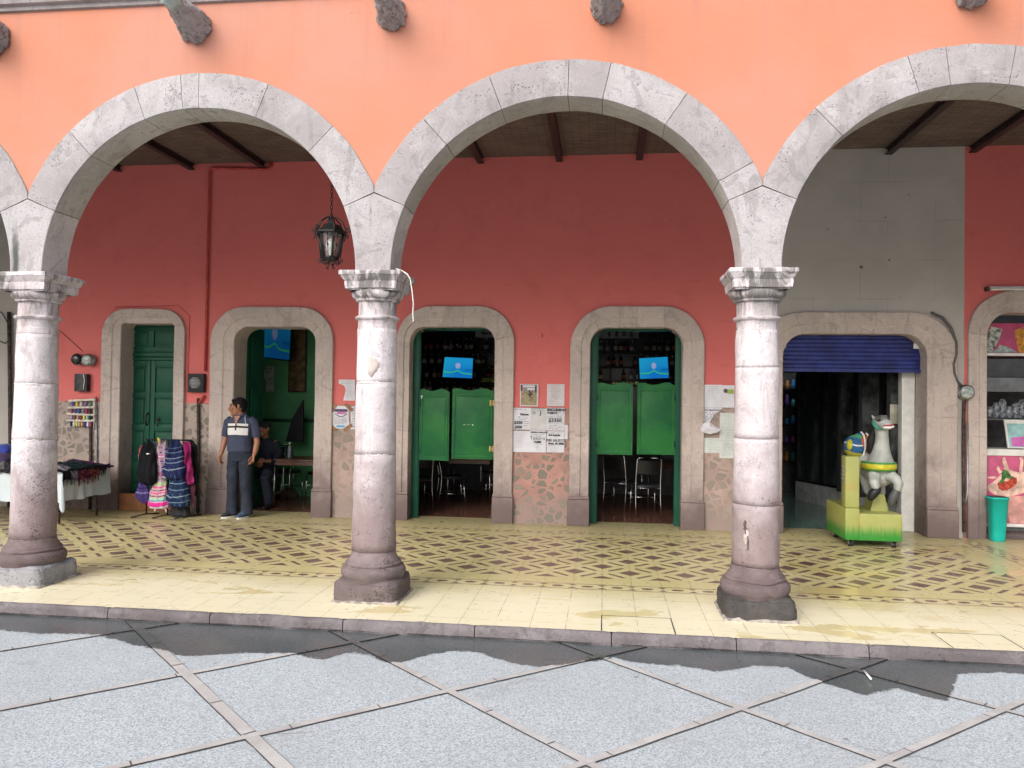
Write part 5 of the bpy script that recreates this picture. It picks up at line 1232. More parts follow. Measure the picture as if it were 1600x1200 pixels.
# signboard above the shelves
x0, z1 = W(743, 505, YB_-.1); x1, z0 = W(998, 528.5, YB_-.1)
t = thing('bar_sign', 'grey white board with black lettering high above the bar shelves', 'sign', ((x0+x1)/2, YB_-.1, z0))
mb = MB(); mb.bbox(x0, x1, YB_-.1, YB_-.07, z0, z1+.15, .004); mb.build('panel', plain('grey_white_sign', (.42, .46, .44), .6), t)
writing(t, [('Licor', x0+.09, z0+.06, .30, .004)], YB_-.103, shear=.35)
mb = MB()
for px in (952, 963.5, 975, 986.5):
    xa, za = W(px-2.2, 526, YB_-.1); xb, zb_ = W(px+2.2, 513, YB_-.1); zb_ = zb_
    mb.box(xa, xb, YB_-.106, YB_-.1, za+.0, za+.14); mb.box(xa+.012, xb-.012, YB_-.106, YB_-.1, za+.14, za+.22)
mb.build('bottle_silhouette', M_INK, t)
x0, z1 = W(753, 590, YB_-.05); x1, z0 = W(771, 597, YB_-.05)
mb = MB(); mb.bbox(x0, x1, YB_-.06, YB_-.05, z0, z1, .002); o = tag(mb.build('price_strip', plain('lime_card', (.32, .42, .06), .6)), 'lime green card strip on the bar shelf in the left bar door', 'card')
mb = MB(); rg = random.Random(4); words(mb, x0+.01, x1-.01, z0+.02, .04, YB_-.062, rg); mb.build('lettering', M_INK, o)
for i, (px, py) in enumerate(((707, 539.5), (717, 540))):
    p = at(px, py, 1, YB_-.12); mb = MB(); mb.tube([(p.x+.033*cos(a), YB_-.12, p.z+.033*sin(a)) for a in [2*pi*k/16 for k in range(17)]], .008, 6, cap=False)
    tag(mb.build('chrome_ring', M_CHROME), 'chrome ring handle, %s of the two above the left bar television' % ('left' if i == 0 else 'right'), 'ring')
# limes on a ledge just behind the swing doors
for i, px in enumerate((959, 964, 969.5, 975, 981, 987, 995)):
    p = at(px, 599.5+(i % 3-1)*.5, 1, 6.1); mb = MB(); mb.sphere((p.x, 6.1, p.z), (.035, .035, .03), 12); tag(mb.build('lime', plain('pale_lime_skin', (.42, .50, .18), .4, var=.2)), 'pale round lime, %s in the row over the right pair of swing doors' % ORD[i], 'fruit', 'limes heaped on the counter')
p = at(977, 603, 1, 6.1); mb = MB(); mb.bbox(p.x-.35, p.x+.32, 6.0, 6.25, 1.0, p.z-.01, .01); tag(mb.build('serving_counter', M_SHELF), 'dark serving counter carrying the limes behind the right bar door', 'counter')
# added glowing body for the bright daylight spot between the right door's leaves
p = at(992.5, 617, 1, 7.3); t = thing('daylight_standin', 'small white glow standing in for daylight between the leaves of the right swing doors', 'glow', p)
mb = MB(); mb.lathe([(.012, -.06), (.03, -.055), (.032, .05), (.012, .06)], p.x, 7.3, 14, z0=p.z); mb.build('glow_body', emit('daylight_glow', (1, 1, .96), 6), t); mb = MB(); mb.tube([(p.x, 7.3, p.z+.05), (p.x, 7.45, p.z+.12), (p.x, 7.6, p.z+.12)], .008, 6); mb.build('standin_arm', M_BLACK, t)
x, z = W(1040, 600, 6.3); mb = MB(); mb.bbox(x-.02, x+.09, 6.25, 6.35, z-.05, z+.03, .005); tag(mb.build('napkin_box', plain('turquoise_plastic', (.03, .32, .30), .4)), 'turquoise box showing over the right swing door below the television', 'box')

# ------------------------------------------------------------------ corner shop under the blue shutter
A_ = Vector((6.42, 4.95, 0)); B_ = Vector((5.42, 7.9, 0)); dv_ = (B_-A_); LL = dv_.length; dv_ /= LL; nv_ = Vector((-abs(dv_.y), -abs(dv_.x), 0)).normalized()
nv_ = Vector((dv_.y, -dv_.x, 0)); nv_ = -nv_ if nv_.x > 0 else nv_
def FR(p): return A_ + dv_*p[0] + nv_*p[1] + Vector((0, 0, p[2]))
fz = thing('display_case_wall', 'row of tall black framed glass display cases running back into the corner shop', 'display case', A_)
nb = NB('dark_display_glass'); P_, x_, y_, z_ = nb.pos(); n1 = nb.noise(3, 4, co=nb.vec(x_*1.5, y_*1.5, z_*.5)); M_DGLASS = nb.done(nb.mix(nb.ss(n1, .45, .7), (.02, .028, .03), (.07, .085, .085)), .04, spec=1.0)
M_RGLASS = plain('mirroring_door_glass', (.16, .18, .18), .03, .55, var=.5, scale=3, bump=.03)
fr = [0, .62, 1.18, 1.75, 2.35, LL]
mb = MB(); mb.box(-.0, LL, -.5, -.02, 0, 2.5, rot=FR); mb.build('carcass', M_DARK, fz)
mb = MB(); mb.box(0, LL, -.02, .03, 0.0, .33, rot=FR); mb.build('base_panel', plain('pale_grey_base', (.42, .43, .43), .5), fz)
for i in range(5):
    a, b = fr[i], fr[i+1]
    mb = MB(); mb.box(a+.05, b-.05, -.018, -.008, .36, 2.44, rot=FR); mb.build('glass_door', M_DGLASS, fz)
    mb = MB(); mb.box(a, a+.05, -.02, .03, .335, 2.5, rot=FR); mb.box(b-.05, b, -.02, .03, .335, 2.5, rot=FR); mb.box(a+.05, b-.05, -.02, .025, .335, .375, rot=FR); mb.box(a+.05, b-.05, -.02, .025, 2.42, 2.5, rot=FR); mb.build('door_frame', M_BLACK, fz)
    mb = MB()
    for z in (.8, 1.2, 1.6, 2.0): mb.box(a+.06, b-.06, -.30, -.05, z, z+.012, rot=FR)
    mb.build('inner_shelf', M_CHROME, fz)
# three case doors added, turned so their glass mirrors the plaza
for i, (pa, pb, Yg, tw) in enumerate(((1385, 1428, 4.98, .05), (1341, 1379, 5.6, .10), (1308, 1338, 6.3, .16))):
    xa, xb = at(pa, 700, 1, Yg).x, at(pb, 700, 1, Yg).x; Rg = lambda p, xa=xa, Yg=Yg, tw=tw: Vector((xa+p[0]*cos(tw), Yg-p[0]*sin(tw)*-1+p[1], p[2])); w_ = (xb-xa)/cos(tw)
    mb = MB()
    for (a, b, c, d) in ((0, .05, .34, 2.46), (w_-.05, w_, .34, 2.46), (.05, w_-.05, .34, .40), (.05, w_-.05, 2.38, 2.46)): mb.box(a, b, -.015, .015, c, d, rot=Rg)
    o = mb.build('added_case_door', M_BLACK, fz); mb = MB(); mb.box(.05, w_-.05, -.004, .004, .40, 2.38, rot=Rg); mb.build('glass', M_RGLASS, o)
# reflecting paper on the nearest pane
mb = MB(); z0, z1 = at(1405, 662, 1, 5.3).z, at(1405, 632, 1, 5.3).z
z0, z1 = at(1405, 662, 1, 4.97).z, at(1405, 632, 1, 4.97).z; mb.box(at(1390, 650, 1, 4.97).x, at(1423, 650, 1, 4.97).x, 4.955, 4.958, z0, z1); tag(mb.build('paper_sign', plain('cream_paper', (.50, .50, .40), .7)), 'blank cream paper stuck on the nearest glass display door', 'paper')
mb = MB(); mb.bbox(6.02, 6.19, D+.37, D+.52, 0, 2.3, .01); tag(mb.build('white_jamb_panel', M_WHITE), 'white upright panel at the right jamb under the blue shutter', 'panel')
mb = MB(); mb.bbox(6.03, 6.5, D+.54, D+.60, 0, .30, .01); tag(mb.build('white_plinth_box', M_WHITE), 'low white block behind the camel ride at the right jamb', 'block')
p0 = at(1226, 577, 1, 8.6); p1 = at(1239.5, 577, 1, 8.6)
t = thing('tube_light', 'lit white tube light far inside the corner shop', 'light', p0); mb = MB(); mb.tube([p0, p1], .022, 10); mb.build('tube', emit('tube_glow', (.95, 1, 1), 18), t); mb = MB(); mb.bbox(p0.x-.03, p1.x+.03, 8.6, 8.66, p0.z+.02, p0.z+.06, .004); mb.build('housing', M_WHITE, t)
# shelves of small toys left inside the shop
sx0, _ = W(1222, 650, 8.9); sx1, _ = W(1243, 650, 8.9)
t = thing('toy_shelf', 'narrow shelf of small bright toys and packets deep inside the corner shop', 'shelf', (sx0, 8.9, 0))
mb = MB(); 
for z in (.6, .95, 1.3, 1.65, 2.0): mb.bbox(sx0-.35, sx1+.12, 8.9, 9.2, z-.02, z, .003)
mb.build('shelf_board', M_SHELF, t); mb = MB(); mb.box(sx0-.35, sx1+.12, 9.2, 9.22, 0, 2.3); mb.build('back_panel', M_DARK, t)
rg = random.Random(9); PC = [(.6, .5, .08), (.05, .25, .6), (.1, .45, .5), (.5, .1, .3), (.55, .55, .5), (.2, .1, .4), (.6, .25, .06)]
TN = ['yellow', 'blue', 'teal', 'magenta', 'white', 'violet', 'orange']
for zi, z in enumerate((.6, .95, 1.3, 1.65, 2.0)):
    for i in range(4):
        x = sx0-.12+i*.115; c_ = rg.randrange(7); h = rg.uniform(.12, .24); mb = MB(); mb.loft([(x, 8.98, z, .035, .03), (x, 8.98, z+h*.45, .05, .035), (x, 8.98, z+h*.6, .025, .025), (x, 8.98, z+h*.8, .04, .03), (x, 8.98, z+h, .012, .012)], 12)
        tag(mb.build('toy', plain('toy_%d' % c_, PC[c_], .5)), '%s toy, %s on the %s board of the toy shelf in the corner shop' % (TN[c_], ORD[i], ('lowest', 'second', 'middle', 'fourth', 'top')[zi]), 'toy', 'toys on the shop shelf')
mb = MB(); xq, _ = W(1247.5, 650, 7.95); mb.box(xq-.04, xq+.04, 7.93, 8.0, 0, 3.0); tag(mb.build('shop_post', M_BLACK), 'black square post at the far end of the glass cases', 'post')

# ------------------------------------------------------------------ juice stand on the right
YJ = D+.22
def J(px, py, Y=YJ): return W(px, py, Y)
js = thing('juice_stand', 'juice stand front with pink picture panels filling the rightmost doorway', 'stand', (7.9, YJ, 0))
xl = 6.9; xr = 9.2
zz_ = {k: J(1570, v)[1] for k, v in dict(top=489, gap=505, shelf=552, s2=556.5, dk=590, gr=612, disp=655, ctr=702, c2=712, ban=818, bs=823, base=829, fl=843).items()}
def slab(nm, mat, z0, z1, y0=YJ, y1=YJ+.05, a=xl, b=xr, bev=.004): mb = MB(); mb.bbox(a, b, y0, y1, z0, z1, bev); return mb.build(nm, mat, js)
slab('dark_gap_slab', plain('dark_blue_grey', (.03, .04, .06), .4), zz_['gap'], zz_['top']+.1, YJ+.1, YJ+.2)  # dark slab put in for the shaded gap above the panels
M_PINK = plain('magenta_print', (.42, .045, .14), .45, var=.12, bump=.05); M_PK2 = plain('pink_banner_print', (.50, .08, .19), .45, var=.12, bump=.05)
pp_ = slab('upper_picture_panel', M_PINK, zz_['s2'], zz_['gap'])
slab('shelf_edge', M_WHITE, zz_['shelf']-.035, zz_['shelf'], YJ-.05, YJ+.1)
slab('dark_fascia', plain('charcoal_panel', (.05, .055, .065), .5), zz_['dk'], zz_['s2']-.03, YJ+.06, YJ+.1); slab('grey_fascia', plain('slate_panel', (.13, .14, .16), .4), zz_['gr'], zz_['dk'], YJ+.02, YJ+.08)
slab('counter_edge', M_WHITE, zz_['c2'], zz_['ctr'], YJ-.02, YJ+.5)
bn = slab('banner', M_PK2, zz_['ban'], zz_['c2'])
slab('banner_rail', M_WHITE, zz_['bs'], zz_['ban'], YJ-.02, YJ+.05); slab('kick_board', plain('kick_board_grey', (.10, .11, .11), .5), .05, zz_['bs'], YJ+.03, YJ+.08)
mb = MB(); mb.bbox(6.85, 9.2, D+.0, YJ+.3, .0, .075, .01); mb.build('stone_step', M_BROWNSTONE, js)
mb = MB(); mb.box(xl-.05, xr, YJ+1.3, YJ+1.35, 0, 3.2); mb.box(xl-.06, xl-.03, YJ+.1, YJ+1.3, 0, 3.2); mb.box(xl-.05, xr, YJ+.05, YJ+1.35, 3.0, 3.1); mb.build('inner_wall', M_DARK, js)
# prints on the panels: flat cut shapes
def cut(parent, nm, mat, pts, y): mb = MB(); q = [J(a, b) for a, b in pts]; mb.add([(x, y, z) for x, z in q], [tuple(range(len(q)))]); return mb.build(nm, mat, parent)
y1_ = YJ-.003
cut(pp_, 'printed_snack', plain('grey_snack_print', (.36, .40, .37), .5, var=.5, scale=26, bump=0), [(1544, 520), (1548, 510), (1566, 514), (1562, 528), (1554, 545), (1548, 550), (1543, 549), (1540, 540)], y1_)
cut(pp_, 'printed_ice', plain('ice_print', (.30, .37, .36), .5, var=.3, scale=16, bump=0), [(1540, 551), (1556, 547), (1562, 539), (1575, 542), (1590, 551)], y1_-.001)
cut(pp_, 'printed_snack', plain('orange_snack_print', (.55, .25, .03), .5, var=.3, scale=20, bump=0), [(1584, 517), (1600, 511), (1625, 514), (1618, 551), (1592, 551)], y1_)
M_SHAKE = plain('milkshake_print', (.66, .34, .31), .45, var=.2, scale=5, bump=0); M_SHK2 = plain('milkshake_foam_print', (.70, .48, .40), .45, var=.25, scale=9, bump=0)
y1_ = YJ-.003
cut(bn, 'printed_glass', M_SHAKE, [(1570, 775), (1640, 775), (1640, 818), (1577, 818)], y1_)
cut(bn, 'printed_foam', M_SHK2, [(1543, 762), (1545, 757), (1553, 752), (1560, 745), (1566, 738), (1570, 729), (1574, 731), (1582, 736), (1592, 738), (1620, 736), (1640, 745), (1640, 762), (1610, 766), (1590, 773), (1570, 777), (1553, 772), (1545, 767)], y1_-.001)
for pts in (((1570, 732), (1566, 722), (1566, 715), (1570, 714), (1572, 720), (1576, 732)), ((1561, 740), (1557, 733), (1558, 728), (1561, 729), (1563, 735), (1567, 738)), ((1553, 748), (1543, 747), (1543, 745), (1554, 744), (1558, 746)), ((1592, 738), (1594, 720), (1592, 715), (1597, 713), (1599, 720), (1597, 738))):
    cut(bn, 'printed_splash', M_SHK2, pts, y1_-.002)
cut(bn, 'printed_strawberry', plain('strawberry_print', (.48, .06, .03), .45, var=.4, scale=30, bump=0), [(1558, 755), (1566, 751), (1574, 752), (1580, 746), (1588, 746), (1589, 754), (1584, 760), (1574, 766), (1566, 767), (1560, 763)], y1_-.003)
cut(bn, 'printed_leaf', plain('mint_print', (.05, .16, .04), .45, var=.4, scale=30, bump=0), [(1564, 739), (1568, 733), (1574, 736), (1580, 744), (1585, 745), (1578, 748), (1571, 747), (1567, 754), (1560, 754), (1565, 747)], y1_-.004)
# glass shelf of jars under the fascia
for i in range(9):
    px = 1546+i*10; p = at(px, 650, 1, YJ+.35); h = .12+.05*((i*7) % 3); mb = MB(); mb.lathe([(.045, 0), (.05, .01), (.05, h), (.035, h+.02), (.035, h+.04)], p.x, YJ+.35, 14, z0=zz_['disp']+.01)
    tag(mb.build('glass_jar', plain('cloudy_jar_glass', (.20, .22, .25), .2, var=.5, scale=30)), 'cloudy glass jar, %s in the row on the juice stand shelf' % ORD[i], 'jar', 'jars on the juice stand shelf')
slab('jar_shelf', plain('slate_panel', (.13, .14, .16), .4), zz_['disp']-.015, zz_['disp'], YJ+.2, YJ+.5)
x0, z1 = J(1576, 656); x1, z0 = J(1612, 702)
t = thing('price_board', 'small white framed board with teal and pink print on the juice stand counter', 'board', (x0, YJ, z0))
mb = MB(); mb.prism([(x0, z1), (x1, z1), (x1, z0+.004), (x0+.05, z0+.004)], YJ+.12, YJ+.14); mb.build('frame', M_WHITE, t)
mb = MB(); mb.add([(x0+.03, YJ+.117, z1-.05), (x1-.03, YJ+.117, z1-.05), (x1-.03, YJ+.117, z0+.02), (x0+.07, YJ+.117, z0+.02)], [(0, 1, 2, 3)]); mb.build('teal_print', plain('pale_teal_print', (.28, .50, .52), .5, bump=0), t)
mb = MB(); mb.add([(x0+.085, YJ+.115, z1-.24), (x1-.03, YJ+.115, z1-.22), (x1-.03, YJ+.115, z0+.03), (x0+.10, YJ+.115, z0+.03)], [(0, 1, 2, 3)]); mb.build('pink_print', plain('hot_pink_print', (.55, .14, .42), .5, bump=0), t)
p = at(1558, 826, 2, .0); p.y = D-.13; bx_ = W(1558, 800, D-.13)[0]
t = thing('waste_bin', 'tall turquoise plastic bin standing in front of the pink banner', 'bin', (bx_, D-.13, 0)); zt = W(1558, 776, D-.13)[1]
mb = MB(); mb.loft([(bx_, D-.13, .0, .078, .08), (bx_, D-.13, .01, .082, .082), (bx_, D-.13, zt-.03, .115, .115), (bx_, D-.13, zt-.028, .122, .122), (bx_, D-.13, zt, .124, .124)], 28, p=3.2); mb.build('bin_body', plain('turquoise_plastic_bin', (.005, .42, .36), .35, var=.06), t)
mb = MB(); mb.loft([(bx_, D-.13, zt+.001, .11, .11), (bx_, D-.13, zt+.004, .10, .10)], 28, p=3.2); mb.build('bin_opening', M_BLACK, t)
# ------------------------------------------------------------------ the cloth table
def K(px, py, Y): return at(px, py, 1, Y)
YT = 2.9; YBK = 3.86
xR = K(97, 750, YT).x; ztab = K(172, 728, YBK).z; xL = -7.6; zh = K(10, 783, YT).z
t = thing('market_table', 'long table under a white cloth left of the green door', 'table', ((xL+xR)/2, YT+.45, 0))
mb = MB(); mb.bbox(xL, xR-.01, YT+.01, YBK-.01, ztab-.035, ztab-.005, .005); mb.build('tabletop', plain('plywood', (.3, .2, .11), .6), t)
for x in (xL+.1, -6.2, xR-.12):
    for y in (YT+.1, YBK-.1): mb = MB(); mb.tube([(x, y, ztab-.03), (x+.02, y, 0)], .014, 8); mb.build('leg', M_RUST, t)
mb = MB()
fold = lambda a, v: v*(.016*sin(a*17+sin(a*5)*2)+.012*mnoise.noise(Vector((a*5, 3, v*2))))
mb.grid(lambda u, v: (xL+(xR-xL)*u, YBK-(YBK-YT)*v, ztab+.004+.005*mnoise.noise(Vector((u*12, v*6, 0)))*(1-(2*v-1)**8)*(1-u**12)), 60, 16)
mb.grid(lambda u, v: (xL+(xR-xL)*u, YT-.006*min(1, v*9)-.02*v-fold(xL+(xR-xL)*u, v), ztab+.004-(ztab-zh)*v+.008*v*sin(u*60)), 220, 16)
mb.grid(lambda u, v: (xR+.006*min(1, v*9)+.02*v+fold(u*1.3+7, v), YT+(YBK-YT)*u, ztab+.004-(ztab-zh-.012)*v+.01*v*sin(u*13)), 70, 16)
zf = K(95, 800, YT).z
def corner(u, v):
    a = u*pi/2; r = (.02+.075*v*sin(2*a)**.6 if 0 < u < 1 else .026*v+.006*min(1, v*9)); zb_ = zh-(zh-zf)*max(0, sin(2*a))**1.6
    return (xR+r*sin(a)*(1 if u > 0 else 0), YT-r*cos(a)*(1 if u < 1 else 0), ztab+.004-(ztab-zb_)*v)
mb.grid(corner, 16, 16)
o = mb.build('tablecloth', plain('white_table_cloth', (.50, .57, .61), .8, var=.05, scale=3)); tag(o, 'white cloth with a hanging fold draped over the market table', 'tablecloth')
def side_y(px):
    y0, y1 = YT, YBK
    for _ in range(30):
        m = (y0+y1)/2
        if K(px, 740, m).x > xR: y0 = m
        else: y1 = m
    return (y0+y1)/2
def shawl(label, px, wd, col, drop, fr=True, dark=None, top=.05, yb=.5, var=.5, front=False):
    mt = plain('woven_' + label.split()[0] + str(px), col, .95, var=var, scale=26, sheen=0, bump=.5, spec=.15)
    mb = MB(); yc = side_y(px) if not front else 0; xc = K(px, 735, YT).x
    def f(u, v):
        s_ = (u-.5)*wd*(1+.12*sin(v*6+px)); lump = top*(.6+.6*mnoise.noise(Vector((s_*12, v*5, px))))
        if v < .55: q = v/.55; o_ = -(yb+.0)*(1-q); h = ztab+.014+lump*sin(pi*min(1, .15+q*.95))**.6*(1-(2*u-1)**6*.8)
        else: q = (v-.55)/.45; o_ = .035+.012*sin(u*20+px)+.015*sin(q*2); h = ztab+.010-drop*q*(1+.15*sin(u*9+px))
        return (xR+o_, yc+s_, h) if not front else (xc+s_, YT-o_, h)
    mb.grid(f, 26, 26); o = mb.build('shawl', mt); tag(o, label, 'shawl', 'woven shawls laid out on the cloth table')
    m_ = o.modifiers.new('s', 'SOLIDIFY'); m_.thickness = .006; applymods(o); rough(o, .008, 18, px)
    if fr:
        mb = MB(); n = int(wd/.011)
        for i in range(n):
            u = (i+.5)/n; p = Vector(f(u, 1)); L = random.uniform(.05, .09); d1, d2 = random.uniform(-.012, .012), random.uniform(-.008, .008)
            mb.tube([p+Vector((0, 0, .01)), p+Vector((.004+d2*.5, d1*.5, -L*.5)), p+Vector((.004+d2, d1, -L))], [.0035, .003, .002], 5)
        mb.build('fringe', mt, o)
shawl('black shawl with long dark fringe nearest the left column', 101, .22, (.008, .008, .012), .11)
shawl('pale grey shawl with a tangled edge beside the black shawl', 112, .16, (.20, .18, .22), .07, top=.11)
shawl('maroon fringed shawl in the middle of the cloth table', 126, .26, (.12, .025, .05), .13, var=.8)
shawl('rust brown fringed shawl right of the maroon shawl', 143, .22, (.14, .04, .03), .11, var=.8)
shawl('small dark brown shawl near the right end of the cloth table', 156, .16, (.03, .02, .02), .05, top=.10)
shawl('purple shawl crumpled at the right end of the cloth table', 166, .2, (.07, .012, .085), .025, False, top=.09, yb=.62)
shawl('teal and black shawl folded behind the fringed shawls on the cloth table', 135, .8, (.012, .028, .035), -.03, False, top=.09, yb=.5)
shawl('dark patterned shawl at the left edge of the cloth table', 8, .5, (.03, .03, .035), .03, False, top=.12, yb=.6, var=.9, front=True)
shawl('black and white scarf bunched left of the left column', -22, .45, (.10, .10, .10), .04, False, top=.10, yb=.5, var=.9, front=True)
p = K(5, 708, YT+.35); mb = MB(); mb.sphere((p.x, YT+.35, ztab+.24), (.13, .10, .09), 24); o = mb.build('cap', plain('royal_blue_cloth', (.012, .035, .26), .8, sheen=.3)); rough(o, .02, 9, 4); tag(o, 'royal blue cloth cap on top of the pile at the left edge', 'cap')
mb = MB(); mb.sphere((p.x+.02, YT+.35, ztab+.12), (.16, .14, .12), 24); o = mb.build('folded_clothes', plain('navy_violet_cloth', (.03, .015, .06), .9, var=.6, sheen=.3)); rough(o, .03, 8, 5); tag(o, 'navy and violet folded clothes under the blue cap', 'clothes')

# ------------------------------------------------------------------ thread rack
x0, z1 = W(113, 622); x1, z0 = W(150, 671)
t = thing('thread_rack', 'small cream rack of thread spools on the rubble wall under the junction box', 'rack', (x0, D, z0))
rows = [(626, 1.0), (637, .6), (647, -.6), (657, .1)]
SC_ = [[(.15, .1, .4), (.6, .5, .08), (.55, .5, .45), (.2, .12, .3), (.1, .25, .15)], [(.3, .05, .06), (.05, .1, .4), (.04, .06, .2), (.25, .25, .3), (.45, .03, .1), (.02, .02, .02)],
       [(.35, .3, .5), (.2, .08, .05), (.5, .3, .25), (.2, .06, .05), (.6, .55, .15), (.35, .6, .5), (.02, .02, .02)], [(.02, .02, .1), (.65, .65, .65), (.65, .6, .05), (.5, .35, .35), (.55, .28, .1), (.03, .05, .2), (.65, .75, .75), (.35, .05, .15)]]
SN = [['violet', 'yellow', 'beige', 'dull purple', 'green'], ['dark red', 'blue', 'navy', 'grey', 'crimson', 'black'], ['lilac', 'brown', 'salmon', 'dark brown', 'pale yellow', 'mint', 'black'], ['navy', 'white', 'yellow', 'pink', 'orange', 'dark blue', 'pale cyan', 'wine']]
mb = MB(); mb.tube([(x1-.01, D-.04, z1-.02), (x1+.0, D-.05, z1-.1), (x1, D-.04, z0)], .014, 8); mb.build('side_rod', plain('cream_plastic', (.58, .53, .46), .5), t)
for r_, (py, tl) in enumerate(rows):
    z = W(130, py)[1]; mb = MB(); mb.tube([(x0-.01*r_, D-.06, z-tl*.004), (x1+.01, D-.06, z+tl*.018)], .019, 10, round_=True); mb.build('rail', plain('cream_plastic', (.58, .53, .46), .5), t)
    n = len(SC_[r_])
    for i, c_ in enumerate(SC_[r_]):
        x = x0+.02+(x1-x0-.04)*(i+.5)/n; mb = MB(); h = .065
        mb.lathe([(.012, -h/2-.004), (.017, -h/2), (.015, -h/2+.006), (.019, -h/4), (.019, h/4), (.015, h/2-.006), (.017, h/2), (.01, h/2+.004)], x, D-.065, 12, z0=z-.052)
        tag(mb.build('thread_spool', plain('thread_'+SN[r_][i].replace(' ', '_')+str(r_), c_, .8, scale=60, bump=.3)), '%s spool of thread on the %s rail of the thread rack' % (SN[r_][i], ('top', 'second', 'third', 'lowest')[r_]), 'thread spool', 'thread spools on the rack')

# ------------------------------------------------------------------ rack of bags and clothes
YG = 3.75
def stripes(name, base, bands, zref, sc_=1.0, cx=0, motif=None):
    nb = NB(name); P, x, y, z = nb.pos(); dx = x-cx
    t = (zref - z + dx*dx*1.1 + (nb.noise(7, 3)-.5)*.03)/sc_
    c = base; n = nb.noise(45, 3); cc = nb.mix(nb.ss(n, .3, .7), tuple(v*.6 for v in base), base)
    for a, b, col in bands: cc = nb.mix((t > a)*(t < b), cc, col)
    if motif:
        v = nb.vor(motif[1], co=nb.vec(x, 0, z*1.0)); cc = nb.mix((v < motif[2])*nb.ss(nb.noise(5, 2), .4, .5), cc, motif[0])
    return nb.done(cc, .9, nb.bump(n, .4, .004), spec=.2)
def hang(name, label, cat, px, y0, y1, prof, mat, Y=YG, dp=.5, amp=.012, grp='bags and clothes hanging on the low stand', seed=1, straps=None):
    """prof: list of (t 0..1 from top to bottom, half width px, centre offset px)"""
    mb = MB(); rings = []
    for i in range(29):
        t = i/28
        for (a, b) in zip(prof[:-1], prof[1:]):
            if a[0] <= t <= b[0]: q = (t-a[0])/(b[0]-a[0]); q = q*q*(3-2*q); hw = a[1]+(b[1]-a[1])*q; off = a[2]+(b[2]-a[2])*q; break
        p = K(px+off, y0+(y1-y0)*t, Y); w_ = (K(px+hw, 700, Y)-K(px, 700, Y)).x
        rings.append((p.x, Y, p.z, w_, max(.012, min(.14, w_*dp))))
    mb.loft(rings, 36, p=2.3); o = mb.build(name, mat); tag(o, label, cat, grp)
    for v in o.data.vertices:
        a = v.co; v.co.y += amp*1.6*sin(a.x*70+sin(a.z*9+seed)*1.6)*.7
    rough(o, amp, 11, seed)
    if straps:
        for (ax, ay, bx, by) in straps:
            p, q = K(ax, ay, Y-.08), K(bx, by, Y-.09); mb = MB(); mb.tube([p, (p+q)/2+Vector((.01, -.01, 0)), q], .008, 6); mb.build('strap', mat, o)
    return o
zp = lambda py: K(260, py, YG).z
st_ = thing('clothes_stand', 'low black metal stand carrying the bags before the green door', 'stand', (K(262, 800, YG+.1).x, YG+.1, 0))
xa, xb = K(228, 690, YG+.1).x, K(300, 690, YG+.1).x; zt = zp(688)
mb = MB(); mb.tube([(xa, YG+.1, zt), (xb, YG+.1, zt)], .012, 8); mb.build('top_rail', M_BLACK, st_)
for x in (xa+.03, (xa+xb)/2, xb-.02):
    mb = MB(); mb.tube([(x, YG+.1, zt), (x, YG+.1, .02)], .011, 8); mb.build('upright', M_BLACK, st_)
    mb = MB(); mb.tube([(x-.09, YG-.12, .012), (x, YG+.1, .03), (x+.07, YG+.3, .012)], .010, 8); mb.build('foot', M_BLACK, st_)
hang('black_backpack', 'plain black backpack with a tiny white tag', 'backpack', 231, 688, 758, [(0, 2, 1), (.12, 8, 0), (.35, 13, 0), (.75, 15.5, -1), (.92, 14, -1), (1, 6, 2)], plain('black_nylon', (.006, .007, .010), .8, spec=.15), Y=YG-.06, seed=2, straps=[(226, 690, 222, 705), (238, 690, 243, 706)])
p = K(231, 709, YG-.06-.125); mb = MB(); mb.bbox(p.x-.018, p.x+.018, p.y-.01, p.y+.03, p.z-.008, p.z+.006, .002); mb.build('tag_patch', M_WHITE, bpy.data.objects['black_backpack'])
hang('purple_bag', 'round purple striped bag hanging below the black backpack', 'bag', 224, 748, 786, [(0, 6, 2), (.3, 9, 0), (.7, 10.5, 0), (.95, 7, 1), (1, 3, 2)], stripes('purple_stripes', (.07, .045, .20), [(.04, .06, (.02, .015, .06)), (.13, .15, (.02, .015, .06)), (.2, .215, (.2, .18, .34)), (.24, .25, (.03, .02, .08))], zp(748), cx=K(224, 750, YG).x), seed=3)
hang('coral_scarf', 'coral pink scarf peeping out left of the black backpack', 'scarf', 220, 696, 724, [(0, 2, 2), (.4, 4, 0), (1, 3, -1)], plain('coral_knit', (.34, .06, .08), .9, sheen=.3), Y=YG+.06, seed=4)
hang('grey_knit_top', 'grey flecked cloth hanging between the black backpack and the patterned bag', 'cloth', 244, 690, 712, [(0, 4, 0), (1, 3, 1)], plain('grey_knit', (.14, .12, .15), .9, var=.6, scale=50), Y=YG+.08, seed=14)
cxp = K(254, 720, YG).x
hang('patterned_bag', 'tall white bag with pink lines and a blue flower strip', 'bag', 253, 688, 748, [(0, 5, 2), (.2, 9, 0), (.6, 9.5, -1), (.9, 8, -2), (1, 7, 0)],
     stripes('pink_blue_weave', (.50, .36, .42), [(.0, .02, (.3, .3, .1)), (.20, .212, (.55, .12, .3)), (.222, .232, (.65, .6, .6)), (.238, .25, (.5, .08, .25)), (.44, .5, (.3, .12, .2))], zp(688), cx=cxp, motif=((.05, .05, .38), 26, .30)), seed=5, straps=[(250, 686, 249, 700)])
